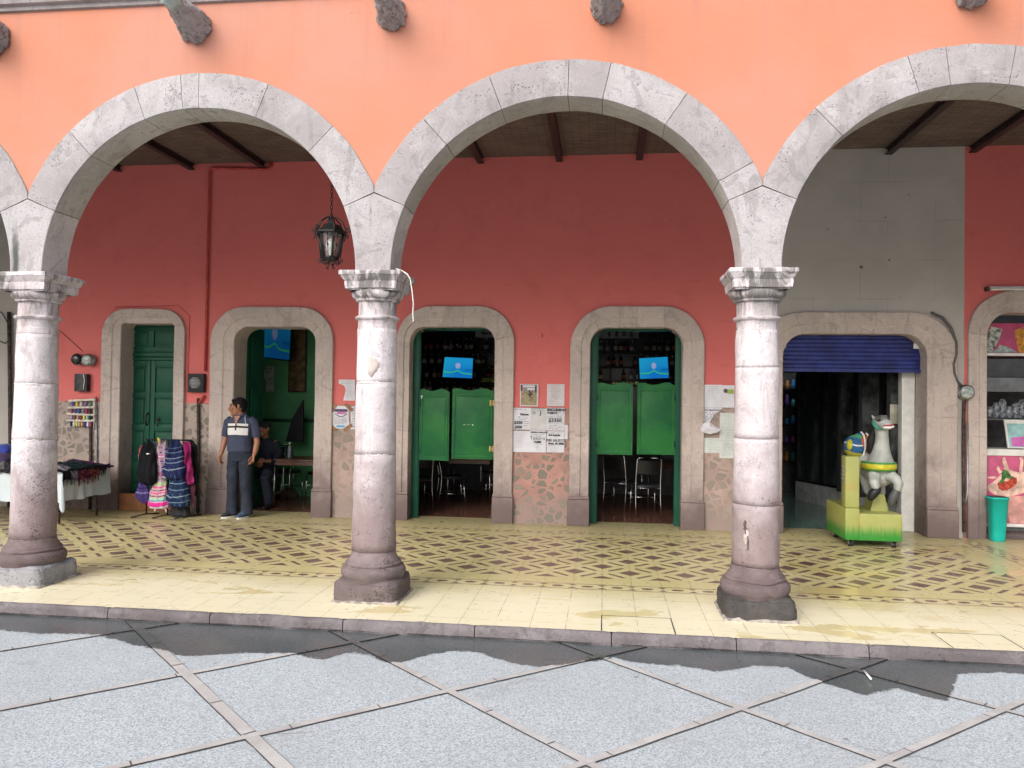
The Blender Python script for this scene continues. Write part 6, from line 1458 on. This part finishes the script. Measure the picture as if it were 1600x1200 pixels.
hang('striped_bag', 'bright pink, mint and white striped drawstring bag lowest in the rack', 'bag', 248.5, 748, 795, [(0, 7, 2), (.18, 11, 1), (.55, 15, 0), (.85, 17, 0), (.97, 14, 0), (1, 9, 0)],
     stripes('bright_stripes', (.62, .42, .46), [(.0, .045, (.32, .26, .30)), (.06, .09, (.35, .52, .22)), (.115, .13, (.6, .06, .22)), (.16, .17, (.05, .03, .06)), (.19, .21, (.58, .10, .28)), (.24, .25, (.05, .03, .06)), (.27, .30, (.28, .58, .36)), (.30, .315, (.1, .2, .5)), (.335, .39, (.58, .03, .26)), (.395, .5, (.6, .55, .6))], zp(748), cx=K(248, 760, YG).x, motif=((.55, .04, .1), 22, .22)), seed=6, dp=.45, straps=[(243, 795, 241, 799), (258, 795, 260, 801)])
NV = [(.11, .12, (.10, .14, .22)), (.17, .182, (.13, .18, .27)), (.25, .262, (.2, .25, .33)), (.31, .322, (.15, .2, .3)), (.40, .415, (.2, .25, .33))]
hang('navy_bag', 'upper navy drawstring bag with pale woven stripes', 'bag', 273, 687, 749, [(0, 6, 2), (.15, 10, 1), (.4, 14, 0), (.8, 17, 0), (.95, 15, 1), (1, 8, 2)], stripes('navy_stripes', (.014, .022, .085), NV, zp(687), cx=K(273, 700, YG).x, motif=((.1, .14, .25), 30, .2)), Y=YG-.05, seed=7, straps=[(268, 686, 262, 715), (279, 686, 286, 712)])
hang('navy_bag', 'lower navy drawstring bag with pale stripes, nearest the floor', 'bag', 279, 746, 793, [(0, 10, 0), (.3, 14.5, 0), (.7, 18, 0), (.93, 16, 0), (1, 9, 0)], stripes('navy_stripes_low', (.012, .026, .075), [(.07, .082, (.16, .22, .3)), (.16, .172, (.13, .18, .27)), (.25, .265, (.18, .24, .3)), (.33, .342, (.14, .2, .28))], zp(746), cx=K(279, 760, YG).x, motif=((.09, .13, .22), 26, .22)), Y=YG-.03, seed=8)
hang('magenta_top', 'magenta cloth top with ragged points hanging right of the navy bags', 'clothes', 293, 690, 757, [(0, 4, -2), (.1, 6.5, -1), (.35, 6, 0), (.8, 8, 1), (.93, 9, 1), (1, 6, 1)], plain('magenta_cloth', (.26, .02, .11), .85, var=.4, spec=.15), Y=YG-.02, dp=.35, amp=.02, seed=9)
hang('maroon_cloth', 'dark maroon cloth hanging below the magenta top', 'clothes', 300, 742, 792, [(0, 3, 0), (.5, 4, 0), (1, 3, 1)], plain('maroon_cloth', (.11, .02, .045), .9, sheen=.2), Y=YG+.05, dp=.35, seed=10)
hang('dark_coat', 'charcoal coat at the right end of the stand', 'clothes', 300, 688, 775, [(0, 5, -4), (.1, 8, 0), (.6, 8, 2), (1, 6, 2)], plain('charcoal_cloth', (.014, .016, .02), .9, spec=.15), Y=YG+.12, dp=.4, seed=11)
hang('dark_bag', 'black bag resting on the floor under the navy bags', 'bag', 281, 786, 806, [(0, 8, 0), (.5, 14, 0), (.9, 16, 0), (1, 13, 0)], plain('black_cloth', (.014, .014, .018), .9), Y=YG+.08, seed=12)
hang('yellow_tie', 'small yellow cloth twist tied at the top of the patterned bag', 'cloth', 248, 684, 691, [(0, 1.2, -1), (.5, 2.4, 0), (1, 1.5, 1)], plain('yellow_cloth', (.42, .38, .05), .8), Y=YG-.06, dp=.7, amp=.004, seed=13)

# ------------------------------------------------------------------ people
def merge(a, b, fn=None):
    o = len(a.v); a.v += [tuple(fn(Vector(p))) if fn else p for p in b.v]; a.tone += b.tone
    for f, m, s_ in zip(b.f, b.mi, b.sm): a.f.append([i+o for i in f]); a.mi.append(m); a.sm.append(s_)
def hand_mb(wrist, down, front, inward, side_thumb=1, curl=.5, s=1.0):
    """palm and five separate fingers; down = wrist to fingertips, front = towards the thumb, inward = palm normal"""
    mb = MB(); d, f, n = [Vector(v).normalized() for v in (down, front, inward)]; w_ = Vector(wrist)
    def P(a, b, c): return w_ + d*a*s + f*b*s + n*c*s
    mb.tube([P(-.01, 0, 0), P(.02, .002, 0), P(.05, .004, 0), P(.085, .002, .002)], [(.021*s, .017*s), (.030*s, .016*s), (.038*s, .015*s), (.037*s, .013*s)], 16, round_=True)
    for i, (b, L) in enumerate(((.028, .070), (.009, .078), (-.010, .073), (-.028, .057))):
        c_ = curl*(.8+.12*i); pts = [P(.07, b, .001)]; a = .12*c_; q = Vector((.085, b, .002)); pts.append(P(*q))
        for k, seg in enumerate((.44, .31, .25)):
            a += c_*(.45, .65, .5)[k]; q = q + Vector((cos(a)*L*seg, (b*.12)*seg, sin(a)*L*seg)); pts.append(P(*q))
        mb.tube(pts, [.0095*s, .0098*s, .0092*s, .0085*s, .007*s], 10, round_=True)
    pts = [P(.025, .026, .002), P(.045, .048, .008), P(.072, .056, .016), P(.095, .052, .022)]; mb.tube(pts, [.012*s, .0125*s, .0105*s, .008*s], 10, round_=True)
    return mb
def head_mb(open_=False):
    """head facing -Y, origin at the centre of the skull"""
    mb = MB()
    mb.sphere((0, .012, .018), (.076, .096, .098), 28)                       # cranium
    mb.loft([(0, -.022, -.115, .022, .03), (0, -.03, -.105, .036, .045), (0, -.026, -.085, .048, .058), (0, -.02, -.055, .058, .068), (0, -.014, -.02, .066, .078), (0, -.008, .02, .070, .086), (0, 0, .06, .066, .084)], 28)
    mb.tube([(0, -.096, .012), (0, -.108, -.012), (0, -.116, -.032), (0, -.100, -.042)], [.009, .0115, .0155, .010], 10, round_=True)      # nose
    mb.sphere((-.013, -.100, -.034), (.009, .012, .009), 10); mb.sphere((.013, -.100, -.034), (.009, .012, .009), 10)
    mb.tube([(-.034, -.088, .026), (-.015, -.098, .031), (.015, -.098, .031), (.034, -.088, .026)], [.009, .011, .011, .009], 8, round_=True)   # brow ridge
    mb.tube([(-.021, -.086, -.060), (0, -.098, -.057), (.021, -.086, -.060)], [.006, .0085, .006], 8, round_=True); mb.tube([(-.019, -.085, -.069), (0, -.096, -.070), (.019, -.085, -.069)], [.006, .009, .006], 8, round_=True)
    mb.sphere((0, -.072, -.100), (.024, .024, .018), 12)                      # chin
    for s_ in (-1, 1):
        mb.sphere((s_*.045, -.066, -.018), (.022, .02, .022), 12)
        mb.tube([(s_*.075, .012, -.028), (s_*.083, .022, .0), (s_*.085, .026, .022), (s_*.078, .012, .034), (s_*.074, .002, .02)], [.008, .009, .009, .008, .006], 8, round_=True); mb.sphere((s_*.076, .012, .004), (.008, .014, .022), 10)
    return mb
M_SKIN = plain('brown_skin', (.30, .13, .075), .5, var=.12, scale=12, bump=.05); M_HAIR = plain('black_hair', (.007, .006, .007), .8, var=.5, scale=60, spec=.2)
def rotz(a, c): 
    ca, sa = cos(a), sin(a); return lambda p: Vector((c[0]+p.x*ca-p.y*sa, c[1]+p.x*sa+p.y*ca, c[2]+p.z))
def offs(c): return lambda p: p+Vector(c)
# --- the standing man
MX, MY = K(373, 800, 4.0).x, 4.0
man = None
HA = radians(-72); HC = (-.035, -.01, 1.560)
HS_ = 1.07
scl = lambda f: (lambda p: f(p*HS_))
mb = MB(); merge(mb, head_mb(), scl(rotz(HA, HC)))
mb.tube([(-.005, .02, 1.36), (-.008, .015, 1.43), (-.02, .008, 1.50)], [(.07, .066), (.062, .06), (.060, .062)], 18)
mb.loft([(0, .01, .90, .13, .09), (0, .01, 1.0, .145, .095), (0, .01, 1.15, .15, .10), (0, .01, 1.28, .16, .10), (0, .015, 1.36, .15, .085), (0, .02, 1.42, .09, .07)], 24)
# arms
mb.tube([(-.145, .02, 1.355), (-.185, .02, 1.30), (-.222, .015, 1.12), (-.232, .005, 1.06), (-.25, -.03, .95), (-.262, -.05, .885)], [.055, .05, .042, .041, .035, .027], 16, round_=True)
mb.tube([(.145, .02, 1.355), (.19, .02, 1.30), (.235, .02, 1.12), (.243, .015, 1.05), (.235, -.01, .95), (.222, -.03, .885)], [.055, .05, .043, .042, .036, .028], 16, round_=True)
merge(mb, hand_mb((-.264, -.052, .885), (-.02, -.12, -1), (.05, -1, .1), (1, .1, 0), curl=.75)); merge(mb, hand_mb((.221, -.032, .885), (-.12, -.1, -1), (-.35, -1, .1), (-1, .3, 0), curl=.85))
for s_ in (-1, 1): mb.tube([(s_*.075, .01, .93), (s_*.088, .0, .70), (s_*.095, .0, .48), (s_*.10, .02, .28), (s_*.10, .03, .10)], [.085, .075, .055, .05, .035], 16)
body = mb.build('person', M_SKIN); voxel(body, .0048, .5, 3); tag(body, 'man in a striped slate polo shirt standing in the leftmost open doorway, looking left', 'person')
body.location = (MX, MY, 0)
def overlay(name, mb, mat, vox=.006, sm=.5, it=4, amp=0, seed=1, par=None):
    par = par or body; o = mb.build(name, mat)
    if vox: voxel(o, vox, sm, it)
    if amp: rough(o, amp, 9, seed); rough(o, amp*.5, 24, seed)
    o.parent = par; o.location = (0, 0, 0); return o
# hair
mb = MB(); hr = MB(); hr.sphere((0, .020, .034), (.084, .100, .094), 28); hr.tube([(-.045, -.056, .078), (0, -.066, .086), (.045, -.056, .078)], [.016, .02, .016], 10, round_=True)
for s_ in (-1, 1): hr.tube([(s_*.073, -.012, .04), (s_*.076, -.010, .0), (s_*.074, -.010, -.018)], [.012, .010, .006], 8, round_=True)
hr.sphere((0, .062, -.028), (.062, .045, .05), 16); merge(mb, hr, scl(rotz(HA, HC)))
def cutface(o, par):   # clear the face side of the hair shell
    pass
overlay('hair', mb, M_HAIR, .006, .4, 2, .004)
for s_ in (-1, 1):
    e = MB(); e.sphere((s_*.030, -.082, .008), (.012, .008, .007), 12); m2 = MB(); merge(m2, e, scl(rotz(HA, HC))); overlay('eye', m2, plain('dark_eye', (.02, .015, .015), .3), 0)
    e = MB(); e.tube([(s_*.014, -.101, .030), (s_*.032, -.097, .036), (s_*.047, -.082, .030)], [.004, .005, .003], 6); m2 = MB(); merge(m2, e, scl(rotz(HA, HC))); overlay('eyebrow', m2, M_HAIR, 0)
e = MB(); e.tube([(-.019, -.092, -.064), (0, -.103, -.062), (.019, -.092, -.064)], [.002, .003, .002], 6); m2 = MB(); merge(m2, e, scl(rotz(HA, HC))); overlay('lips', m2, plain('dark_lip', (.14, .04, .035), .5), 0)
# shirt
nb = NB('striped_polo_cloth'); oc = nb.n('ShaderNodeTexCoord'); sp = nb.n('ShaderNodeSeparateXYZ'); nb.t.links.new(oc.outputs['Object'], sp.inputs[0]); x_, y_, z_ = [S(nb, sp.outputs[i]) for i in range(3)]
n = nb.noise(50, 3); base = nb.mix(nb.ss(n, .3, .7), (.040, .048, .085), (.055, .065, .105))
fr_ = (y_ < .06)*(nb.ab(x_) < .150); zz = z_+nb.ab(x_)*.05
c_ = nb.mix(fr_*(zz > 1.172)*(zz < 1.272), base, (.62, .62, .62)); c_ = nb.mix(fr_*(zz > 1.272)*(zz < 1.298), c_, (.012, .012, .016)); c_ = nb.mix(fr_*(zz > 1.298)*(zz < 1.332), c_, (.62, .62, .62))
c_ = nb.mix(fr_*(zz > 1.165)*(zz < 1.172), c_, (.012, .012, .016)); c_ = nb.mix((nb.ab(x_+.012) < .012)*(y_ < 0)*(zz > 1.235)*(zz < 1.40), c_, (.05, .02, .025))
c_ = nb.mix((nb.ab(x_-.105-(z_-1.37)*-.35) < .005)*(z_ > 1.30)*(z_ < 1.45), c_, (.25, .42, .55))
M_POLO = nb.done(c_, .85, nb.bump(n, .2, .003), spec=.2)
mb = MB()
mb.loft([(0, .005, .925, .172, .124), (0, .0, .945, .180, .130), (0, -.005, 1.05, .174, .132), (0, -.005, 1.14, .170, .128), (0, 0, 1.24, .178, .125), (0, .005, 1.33, .185, .116), (0, .01, 1.385, .165, .10), (0, .015, 1.425, .11, .082), (0, .015, 1.452, .078, .072)], 28, p=2.2)
mb.tube([(-.14, .02, 1.385), (-.185, .02, 1.345), (-.214, .018, 1.23), (-.226, .015, 1.135)], [.062, .066, .062, .058], 18); mb.tube([(.14, .02, 1.385), (.19, .02, 1.345), (.224, .02, 1.23), (.238, .018, 1.13)], [.062, .066, .063, .059], 18)
overlay('polo_shirt', mb, M_POLO, .006, .5, 5, .007, 3)
mb = MB(); mb.tube([(-.07, .03, 1.455), (-.062, -.03, 1.452), (-.03, -.085, 1.41), (-.012, -.105, 1.37)], [(.016, .006)]*4, 10, round_=True); mb.tube([(.07, .03, 1.455), (.062, -.03, 1.452), (.025, -.085, 1.41), (-.004, -.105, 1.37)], [(.016, .006)]*4, 10, round_=True)
mb.tube([(-.07, .03, 1.455), (0, .085, 1.47), (.07, .03, 1.455)], .014, 10); overlay('collar', mb, M_POLO, 0)
mb = MB(); mb.add([(-.05, -.088, 1.435), (.034, -.088, 1.435), (-.008, -.138, 1.30)], [(0, 1, 2)]); mb.add([(-.035, -.07, 1.43), (.018, -.07, 1.43), (-.008, -.12, 1.315)], [(0, 2, 1)])
overlay('open_neck', mb, M_SKIN, 0)
mb = MB()
mb.loft([(0, .01, .80, .165, .115), (0, .01, .90, .172, .12), (0, .008, .985, .160, .115)], 26, p=2.2)
for s_ in (-1, 1): mb.tube([(s_*.080, .01, .90), (s_*.092, .0, .72), (s_*.098, -.005, .50), (s_*.105, .012, .30), (s_*.108, .02, .12), (s_*.108, .015, .045)], [(.092, .10), (.090, .092), (.078, .080), (.076, .078), (.078, .084), (.082, .090)], 22)
M_TROU = plain('grey_blue_trousers', (.028, .034, .050), .85, var=.15, spec=.15); overlay('trousers', mb, M_TROU, .006, .5, 4, .008, 5)
mb = MB(); mb.loft([(0, .008, .960, .166, .120), (0, .008, .985, .166, .120)], 26, p=2.2, ); overlay('belt', mb, M_BLACK, 0)
for s_, toe in ((-1, (-.175, -.13)), (1, (.06, -.15))):
    ax, ay = s_*.10, .02; mb = MB(); d = Vector((toe[0]-ax, toe[1]-ay, 0)); L = d.length; d /= L; q = Vector((-d.y, d.x, 0))
    pts = [Vector((ax, ay, 0))-d*.05+Vector((0, 0, .05)), Vector((ax, ay, .06)), Vector((ax, ay, .055))+d*L*.35, Vector((ax, ay, .042))+d*L*.7, Vector((ax, ay, .034))+d*L]
    mb.tube(pts, [(.036, .04), (.040, .042), (.044, .040), (.046, .030), (.034, .022)], 16, round_=True); sh_o = overlay('shoe', mb, plain('dark_canvas_shoe' if s_ < 0 else 'blue_canvas_shoe', (.02, .02, .028) if s_ < 0 else (.05, .09, .16), .8), .006, .4, 3)
    mb = MB(); vs = []
    for z in (.0, .022):
        for i in range(24):
            a = 2*pi*i/24; u = cos(a); p = Vector((ax, ay, z))+d*((L+.10)/2*u+L/2-.03)+q*(.047*sin(a)*(1+.1*u)); vs.append(p)
    mb.add(vs, [tuple(range(24))[::-1], tuple(range(24, 48))]+[(i, (i+1) % 24, 24+(i+1) % 24, 24+i) for i in range(24)]); overlay('sole', mb, M_WHITE, 0)
    mb = MB()
    for k in range(3): c0 = Vector((ax, ay, .092-.012*k))+d*(L*(.32+.16*k)); mb.tube([c0-q*.02, c0+Vector((0, 0, .006)), c0+q*.02], .003, 5)
    overlay('shoelace', mb, M_WHITE, 0)
# --- the seated man behind him
SX, SY = K(414, 700, 5.15).x, 5.15
M_NAVY = plain('navy_work_clothes', (.012, .016, .034), .85, var=.2)
HC2 = (.0, -.05, 1.20); HA2 = radians(-28)
mb = MB(); merge(mb, head_mb(), rotz(HA2, HC2)); mb.tube([(0, .02, 1.02), (0, -.01, 1.08), (0, -.03, 1.14)], [.06, .055, .055], 16)
mb.loft([(0, .08, .45, .15, .12), (0, .08, .6, .15, .11), (0, .06, .8, .16, .11), (0, .03, .95, .16, .10), (0, .02, 1.04, .09, .07)], 20)
mb.tube([(-.16, .04, .98), (-.22, .02, .80), (-.20, -.10, .66), (-.08, -.20, .66)], [.05, .045, .04, .028], 14, round_=True); mb.tube([(.16, .04, .98), (.23, .0, .82), (.24, -.14, .72), (.16, -.26, .72)], [.05, .045, .04, .028], 14, round_=True)
merge(mb, hand_mb((-.07, -.21, .66), (1, -.25, -.1), (.2, -.3, 1), (0, 1, 0), curl=.9)); merge(mb, hand_mb((.15, -.27, .72), (-.8, -.5, -.1), (-.2, -.3, 1), (0, 1, 0), curl=.9))
for s_, kx in ((-1, -.14), (1, .16)): mb.tube([(s_*.08, .06, .50), (kx, -.30, .52), (kx+.01, -.33, .48), (kx+.03, -.24, .10)], [.08, .062, .058, .035], 14)
seat = mb.build('person', M_SKIN); voxel(seat, .006, .5, 3); tag(seat, 'man in dark clothes and a dark cap sitting in the shadow behind the standing man', 'person'); seat.location = (SX, SY, 0)
mb = MB(); mb.loft([(0, .08, .44, .17, .14), (0, .08, .6, .168, .13), (0, .06, .8, .178, .128), (0, .03, .95, .185, .112), (0, .02, 1.03, .12, .09), (0, .01, 1.06, .075, .07)], 22)
mb.tube([(-.15, .04, .99), (-.222, .02, .80), (-.20, -.10, .66), (-.12, -.17, .66)], [.06, .058, .05, .042], 14); mb.tube([(.15, .04, .99), (.232, .0, .82), (.24, -.14, .72), (.19, -.22, .72)], [.06, .058, .05, .042], 14); overlay('jacket', mb, M_NAVY, .007, .5, 4, .006, 2, par=seat)
mb = MB(); mb.tube([(-.09, .07, .50), (-.14, -.28, .53), (-.13, -.34, .49), (-.11, -.25, .08)], [.095, .08, .075, .065], 14); mb.tube([(.09, .07, .50), (.16, -.28, .53), (.17, -.34, .49), (.19, -.25, .08)], [.095, .08, .075, .065], 14); overlay('trousers', mb, M_NAVY, .007, .5, 4, .006, 3, par=seat)
mb = MB(); c2 = MB(); c2.sphere((0, .012, .045), (.086, .105, .078), 24); c2.loft([(0, -.085, .052, .066, .075), (0, -.09, .058, .066, .078), (0, -.088, .064, .06, .07)], 20); merge(mb, c2, rotz(HA2, HC2)); overlay('cap', mb, plain('black_cap_cloth', (.012, .013, .015), .8), .006, .4, 2, par=seat)
for s_, kx in ((-1, -.11), (1, .19)): mb = MB(); mb.tube([(kx, -.22, .05), (kx, -.30, .045), (kx, -.42, .03)], [(.042, .045), (.045, .04), (.035, .025)], 12, round_=True); overlay('shoe', mb, M_BLACK, .007, par=seat)
dup(ch0, (SX, SY+.1, 0), 0, 'metal chair the seated man with the cap sits on')

# ------------------------------------------------------------------ camel ride
YC = 3.32
p0 = K(1321, 838, YC); p1 = K(1410, 842, YC); bx0, bx1 = p0.x, p1.x; z0 = .085
zr = K(1400, 804, YC).z; zl = K(1330, 794, YC).z; ztop = K(1332, 713, YC).z; bxm = K(1343.5, 760, YC).x; ybk = 4.12
ride = thing('camel_ride', 'yellow and green coin ride base with a tall post under the toy camel', 'kiddie ride', ((bx0+bx1)/2, YC+.4, 0))
nb = NB('yellow_green_ride_paint'); P_, x_, y_, z_ = nb.pos(); st = nb.noise(9, 4, .6, co=nb.vec(x_*5, y_*5, z_*.6)); pt = nb.noise(4, 4)
c_ = nb.mix(nb.ss(pt, .35, .7), (.30, .32, .085), (.34, .35, .12)); c_ = nb.mix(nb.ss(nb.noise(6, 3), .58, .7)*.35, c_, (.45, .27, .06)); c_ = nb.mix(nb.ss(z_+(st-.5)*.14, .30, .13), c_, (.03, .23, .03))
M_RIDE = nb.done(c_, .45, nb.bump(pt, .2, .004))
mb = MB(); mb.bbox(bx0, bx1, YC, ybk, z0, zr, .012); mb.build('base', M_RIDE, ride)
mb = MB(); mb.bbox(bx0-.003, bxm, YC-.004, ybk+.004, z0+.004, zl, .012); mb.build('side_ledge', M_RIDE, ride)
mb = MB(); mb.bbox(bx0-.006, bxm-.005, YC-.008, YC+.16, zl+.003, ztop, .012); mb.build('control_post', M_RIDE, ride)
mb = MB(); 
for i in range(5): mb.bbox(bx0-.02, bx0-.004, YC+.04, YC+.12, ztop-.12-.05*i-.02, ztop-.12-.05*i, .003)
mb.build('coin_plate', M_METER, ride)
a, b = K(1357, 770, 3.7), K(1383, 801, 3.7); xc = K(1370, 780, 3.7).x; mb = MB(); mb.loft([(xc, 3.72, zr-.01, .13, .16), (xc, 3.72, K(1370, 771, 3.72).z, .06, .10)], 4, p=9, smooth=False); 
mb = MB(); zc_ = K(1370, 771, 3.7).z; vs = [(xc+dx, y, z) for z, w_ in ((zr-.01, .11), (zc_, .055)) for dx, y in ((-w_, 3.6), (w_, 3.6), (w_, 3.86), (-w_, 3.86))]; mb.add(vs, [(0, 1, 2, 3), (4, 5, 6, 7), (0, 1, 5, 4), (1, 2, 6, 5), (2, 3, 7, 6), (3, 0, 4, 7)]); mb.build('pedestal', M_RIDE, ride)
mb = MB(); mb.tube([(xc, 3.74, zc_-.05), (xc, 3.76, zc_+.16)], .035, 12); mb.build('support_rod', M_BLACK, ride)
for x in (bx0+.08, bx1-.07):
    for y in (YC+.08, ybk-.1):
        mb = MB(); mb.tube([(x-.018, y, .036), (x+.018, y, .036)], .036, 16); mb.build('wheel', M_BLACK, ride)
        mb = MB(); mb.box(x-.026, x-.021, y-.02, y+.02, .03, .088); mb.box(x+.021, x+.026, y-.02, y+.02, .03, .088); mb.build('caster_fork', M_METER, ride)
# the toy camel itself
M_CAM = plain('white_painted_fibreglass', (.37, .39, .375), .5, var=.18, scale=4, bump=.15)
C3 = lambda px, py, Y: K(px, py, Y)
mb = MB()
def T(pts, rs, seg=18): mb.tube(pts, rs, seg, round_=True)
T([C3(1375, 730, 3.66), C3(1372, 729, 3.74), C3(1362, 727, 3.87), C3(1352, 722, 4.02)], [.165, .185, .185, .14], 24)            # trunk
mb.sphere(C3(1375, 737, 3.68), (.175, .16, .19), 22)
T([C3(1376, 722, 3.62), C3(1377, 706, 3.58), C3(1378, 692, 3.55), C3(1378, 680, 3.53), C3(1377, 668, 3.52)], [.155, .105, .082, .075, .078], 20)   # neck
hc = C3(1375, 660, 3.50)
mb.sphere(hc, (.088, .10, .078), 20); T([hc+Vector((.0, -.03, .0)), hc+Vector((.028, -.09, -.018)), hc+Vector((.045, -.13, -.028))], [.076, .070, .062], 16); mb.sphere(hc+Vector((.045, -.13, -.05)), (.062, .05, .034), 12)
for s_ in (-1, 1): T([hc+Vector((s_*.06, .03, .05)), hc+Vector((s_*.085, .035, .085))], [.022, .010], 10)
T([C3(1366, 742, 3.56), C3(1366, 754, 3.45), C3(1369, 763, 3.42)], [.075, .062, .05], 14); T([C3(1389, 742, 3.56), C3(1401, 750, 3.44), C3(1404, 756, 3.41), C3(1402, 766, 3.43)], [.075, .06, .058, .042], 14)
T([C3(1352, 735, 4.0), C3(1352, 752, 4.02), C3(1356, 768, 3.95)], [.08, .06, .045], 14); T([C3(1372, 738, 4.0), C3(1375, 755, 4.02), C3(1378, 770, 3.95)], [.08, .06, .045], 14)
cam_o = mb.build('toy_camel', M_CAM); voxel(cam_o, .009, .5, 5); tag(cam_o, 'white toy camel with a yellow girth and colourful saddle rearing on the coin ride', 'toy camel')
def cpart(nm, mb_, mat, vox=0): 
    o = mb_.build(nm, mat, cam_o)
    if vox: pm = o.matrix_parent_inverse.copy(); voxel(o, vox, .4, 3)
    return o
mb = MB(); mb.tube([C3(1370, 765, 3.42), C3(1364, 772, 3.42), C3(1361, 777, 3.43)], [.052, .055, .045], 14, round_=True); cpart('hoof', mb, M_BLACK)
mb = MB(); mb.tube([C3(1401, 766, 3.43), C3(1396, 777, 3.45), C3(1393, 786, 3.47)], [.045, .055, .045], 14, round_=True); cpart('hoof', mb, plain('dark_grey_hoof', (.07, .075, .08), .5))
mb = MB(); mb.tube([C3(1366, 672, 3.60), C3(1362, 690, 3.66), C3(1360, 705, 3.68)], [.04, .06, .035], 12, round_=True); o = cpart('mane', mb, M_BLACK); rough(o, .02, 14, 3)
mb = MB(); mb.sphere(hc+Vector((.01, -.03, .03)), (.086, .10, .062), 18); cpart('grey_cap_of_head', mb, plain('grey_camel_paint', (.17, .17, .16), .5, var=.4))
mb = MB(); mb.tube([hc+Vector((-.086, -.02, .0)), hc+Vector((-.08, -.06, -.035)), hc+Vector((-.05, -.08, -.07)), hc+Vector((.0, -.07, -.082))], [.02, .024, .02, .014], 10, round_=True); cpart('teal_bridle', mb, plain('teal_paint', (.04, .22, .16), .5))
mb = MB(); mb.tube([hc+Vector((-.01, -.165, -.035)), hc+Vector((.045, -.195, -.03)), hc+Vector((.10, -.165, -.022))], [.009, .011, .009], 10, round_=True); cpart('red_mouth', mb, plain('red_paint', (.35, .02, .03), .5))
mb = MB(); mb.tube([hc+Vector((-.005, -.165, -.056)), hc+Vector((.045, -.188, -.054)), hc+Vector((.095, -.165, -.045))], [.014, .018, .014], 10, round_=True); cpart('white_lip', mb, M_WHITE)
for s_ in (-.045, .05): mb = MB(); mb.sphere(hc+Vector((s_, -.115, .032)), (.014, .012, .014), 10); cpart('eye', mb, M_BLACK)
def girth(z0_, z1_, mat, nm, d_):
    mb = MB(); cx, cy = C3(1375, 730, 3.60).x, 3.655
    mb.loft([(cx, cy, z0_, .198+d_, .215+d_), (cx, cy, (z0_+z1_)/2, .203+d_, .22+d_), (cx, cy, z1_, .198+d_, .215+d_)], 32); cpart(nm, mb, mat)
zg0, zg1 = C3(1375, 736, 3.45).z, C3(1375, 724, 3.45).z
girth(zg0-.006, zg1+.006, plain('green_strap_paint', (.06, .26, .06), .5), 'girth_border', 0); girth(zg0+.014, zg1-.014, plain('yellow_strap_paint', (.52, .48, .03), .5), 'girth_band', .005)
sc3 = C3(1341, 694, 3.98)
mb = MB(); mb.sphere(sc3+Vector((-.03, 0, -.03)), (.145, .17, .15), 24); mb.sphere(sc3+Vector((.02, -.02, .05)), (.10, .12, .10), 20); o = cpart('saddle', mb, stripes('painted_saddle', (.04, .14, .30), [(.0, .05, (.08, .30, .16)), (.13, .15, (.6, .6, .6)), (.24, .3, (.45, .40, .05))], sc3.z+.13, cx=sc3.x))
mb = MB(); mb.sphere(sc3+Vector((.085, -.10, .02)), (.105, .10, .12), 18); mb.tube([sc3+Vector((.13, -.1, .08)), sc3+Vector((.17, -.1, .15))], [.04, .015], 10, round_=True); cpart('saddle_pommel', mb, plain('orange_paint', (.42, .10, .03), .5, var=.2))
for k, (dx, dz, r_) in enumerate(((-.02, .0, .165), (.04, .0, .15))):
    mb = MB(); mb.tube([sc3+Vector((dx+.05*cos(a), -.16*cos(a*.5)-.02, dz+r_*sin(a))) for a in [(-.45+.1*i)*pi for i in range(10)]], .011, 8); cpart('saddle_trim', mb, M_WHITE)
mb = MB(); mb.sphere(sc3+Vector((-.125, -.08, -.01)), (.04, .06, .075), 14); cpart('saddle_patch', mb, plain('yellow_strap_paint', (.52, .48, .03), .5))

# ------------------------------------------------------------------ trees across the plaza (mirrored in the shop glass)
def tree(x, y, h, r, seed, label):
    rg = random.Random(seed); t = thing('shade_tree', label, 'tree', (x, y, 0), 'shade trees across the plaza')
    mb = MB(); mb.tube([(x, y, ZP), (x+.1, y, h*.25), (x-.1, y, h*.5), (x, y, h*.8)], [.3, .22, .16, .06], 10)
    for i in range(7):
        a = rg.uniform(0, 2*pi); z = h*rg.uniform(.35, .65); mb.tube([(x, y, z), (x+cos(a)*r*.5, y+sin(a)*r*.5, z+h*.15), (x+cos(a)*r*.8, y+sin(a)*r*.8, z+h*.25)], [.1, .06, .02], 6)
    mb.build('trunk', M_BROWNSTONE, t)
    mb = MB(); cl = [(rg.gauss(0, .5)*r, rg.gauss(0, .5)*r, h*(.68+rg.gauss(0, .14))) for _ in range(46)]
    for cx, cy, cz in cl:
        for _ in range(60):
            v = Vector((rg.gauss(0, 1), rg.gauss(0, 1), rg.gauss(0, .8))).normalized()*rg.uniform(.3, .9); c = Vector((x+cx, y+cy, cz))+v; n = Vector((rg.uniform(-1, 1), rg.uniform(-1, 1), rg.uniform(-.2, 1))).normalized(); a = n.orthogonal().normalized()*.14; b = n.cross(a)*.8
            mb.add([c-a, c-b*.5, c+a, c+b*.5], [(0, 1, 2, 3)])
    mb.build('crown', plain('tree_foliage', (.04, .09, .025), .6, var=.5, scale=1.5, bump=0), t, fix=False)
tree(-9, -20, 8, 2.6, 1, 'leafy shade tree across the plaza, opposite the cloth table'); tree(-1.5, -24, 9, 3.0, 2, 'tallest leafy shade tree across the plaza, opposite the middle arch'); tree(9, -21, 7.5, 2.6, 3, 'leafy shade tree across the plaza, opposite the juice stand')
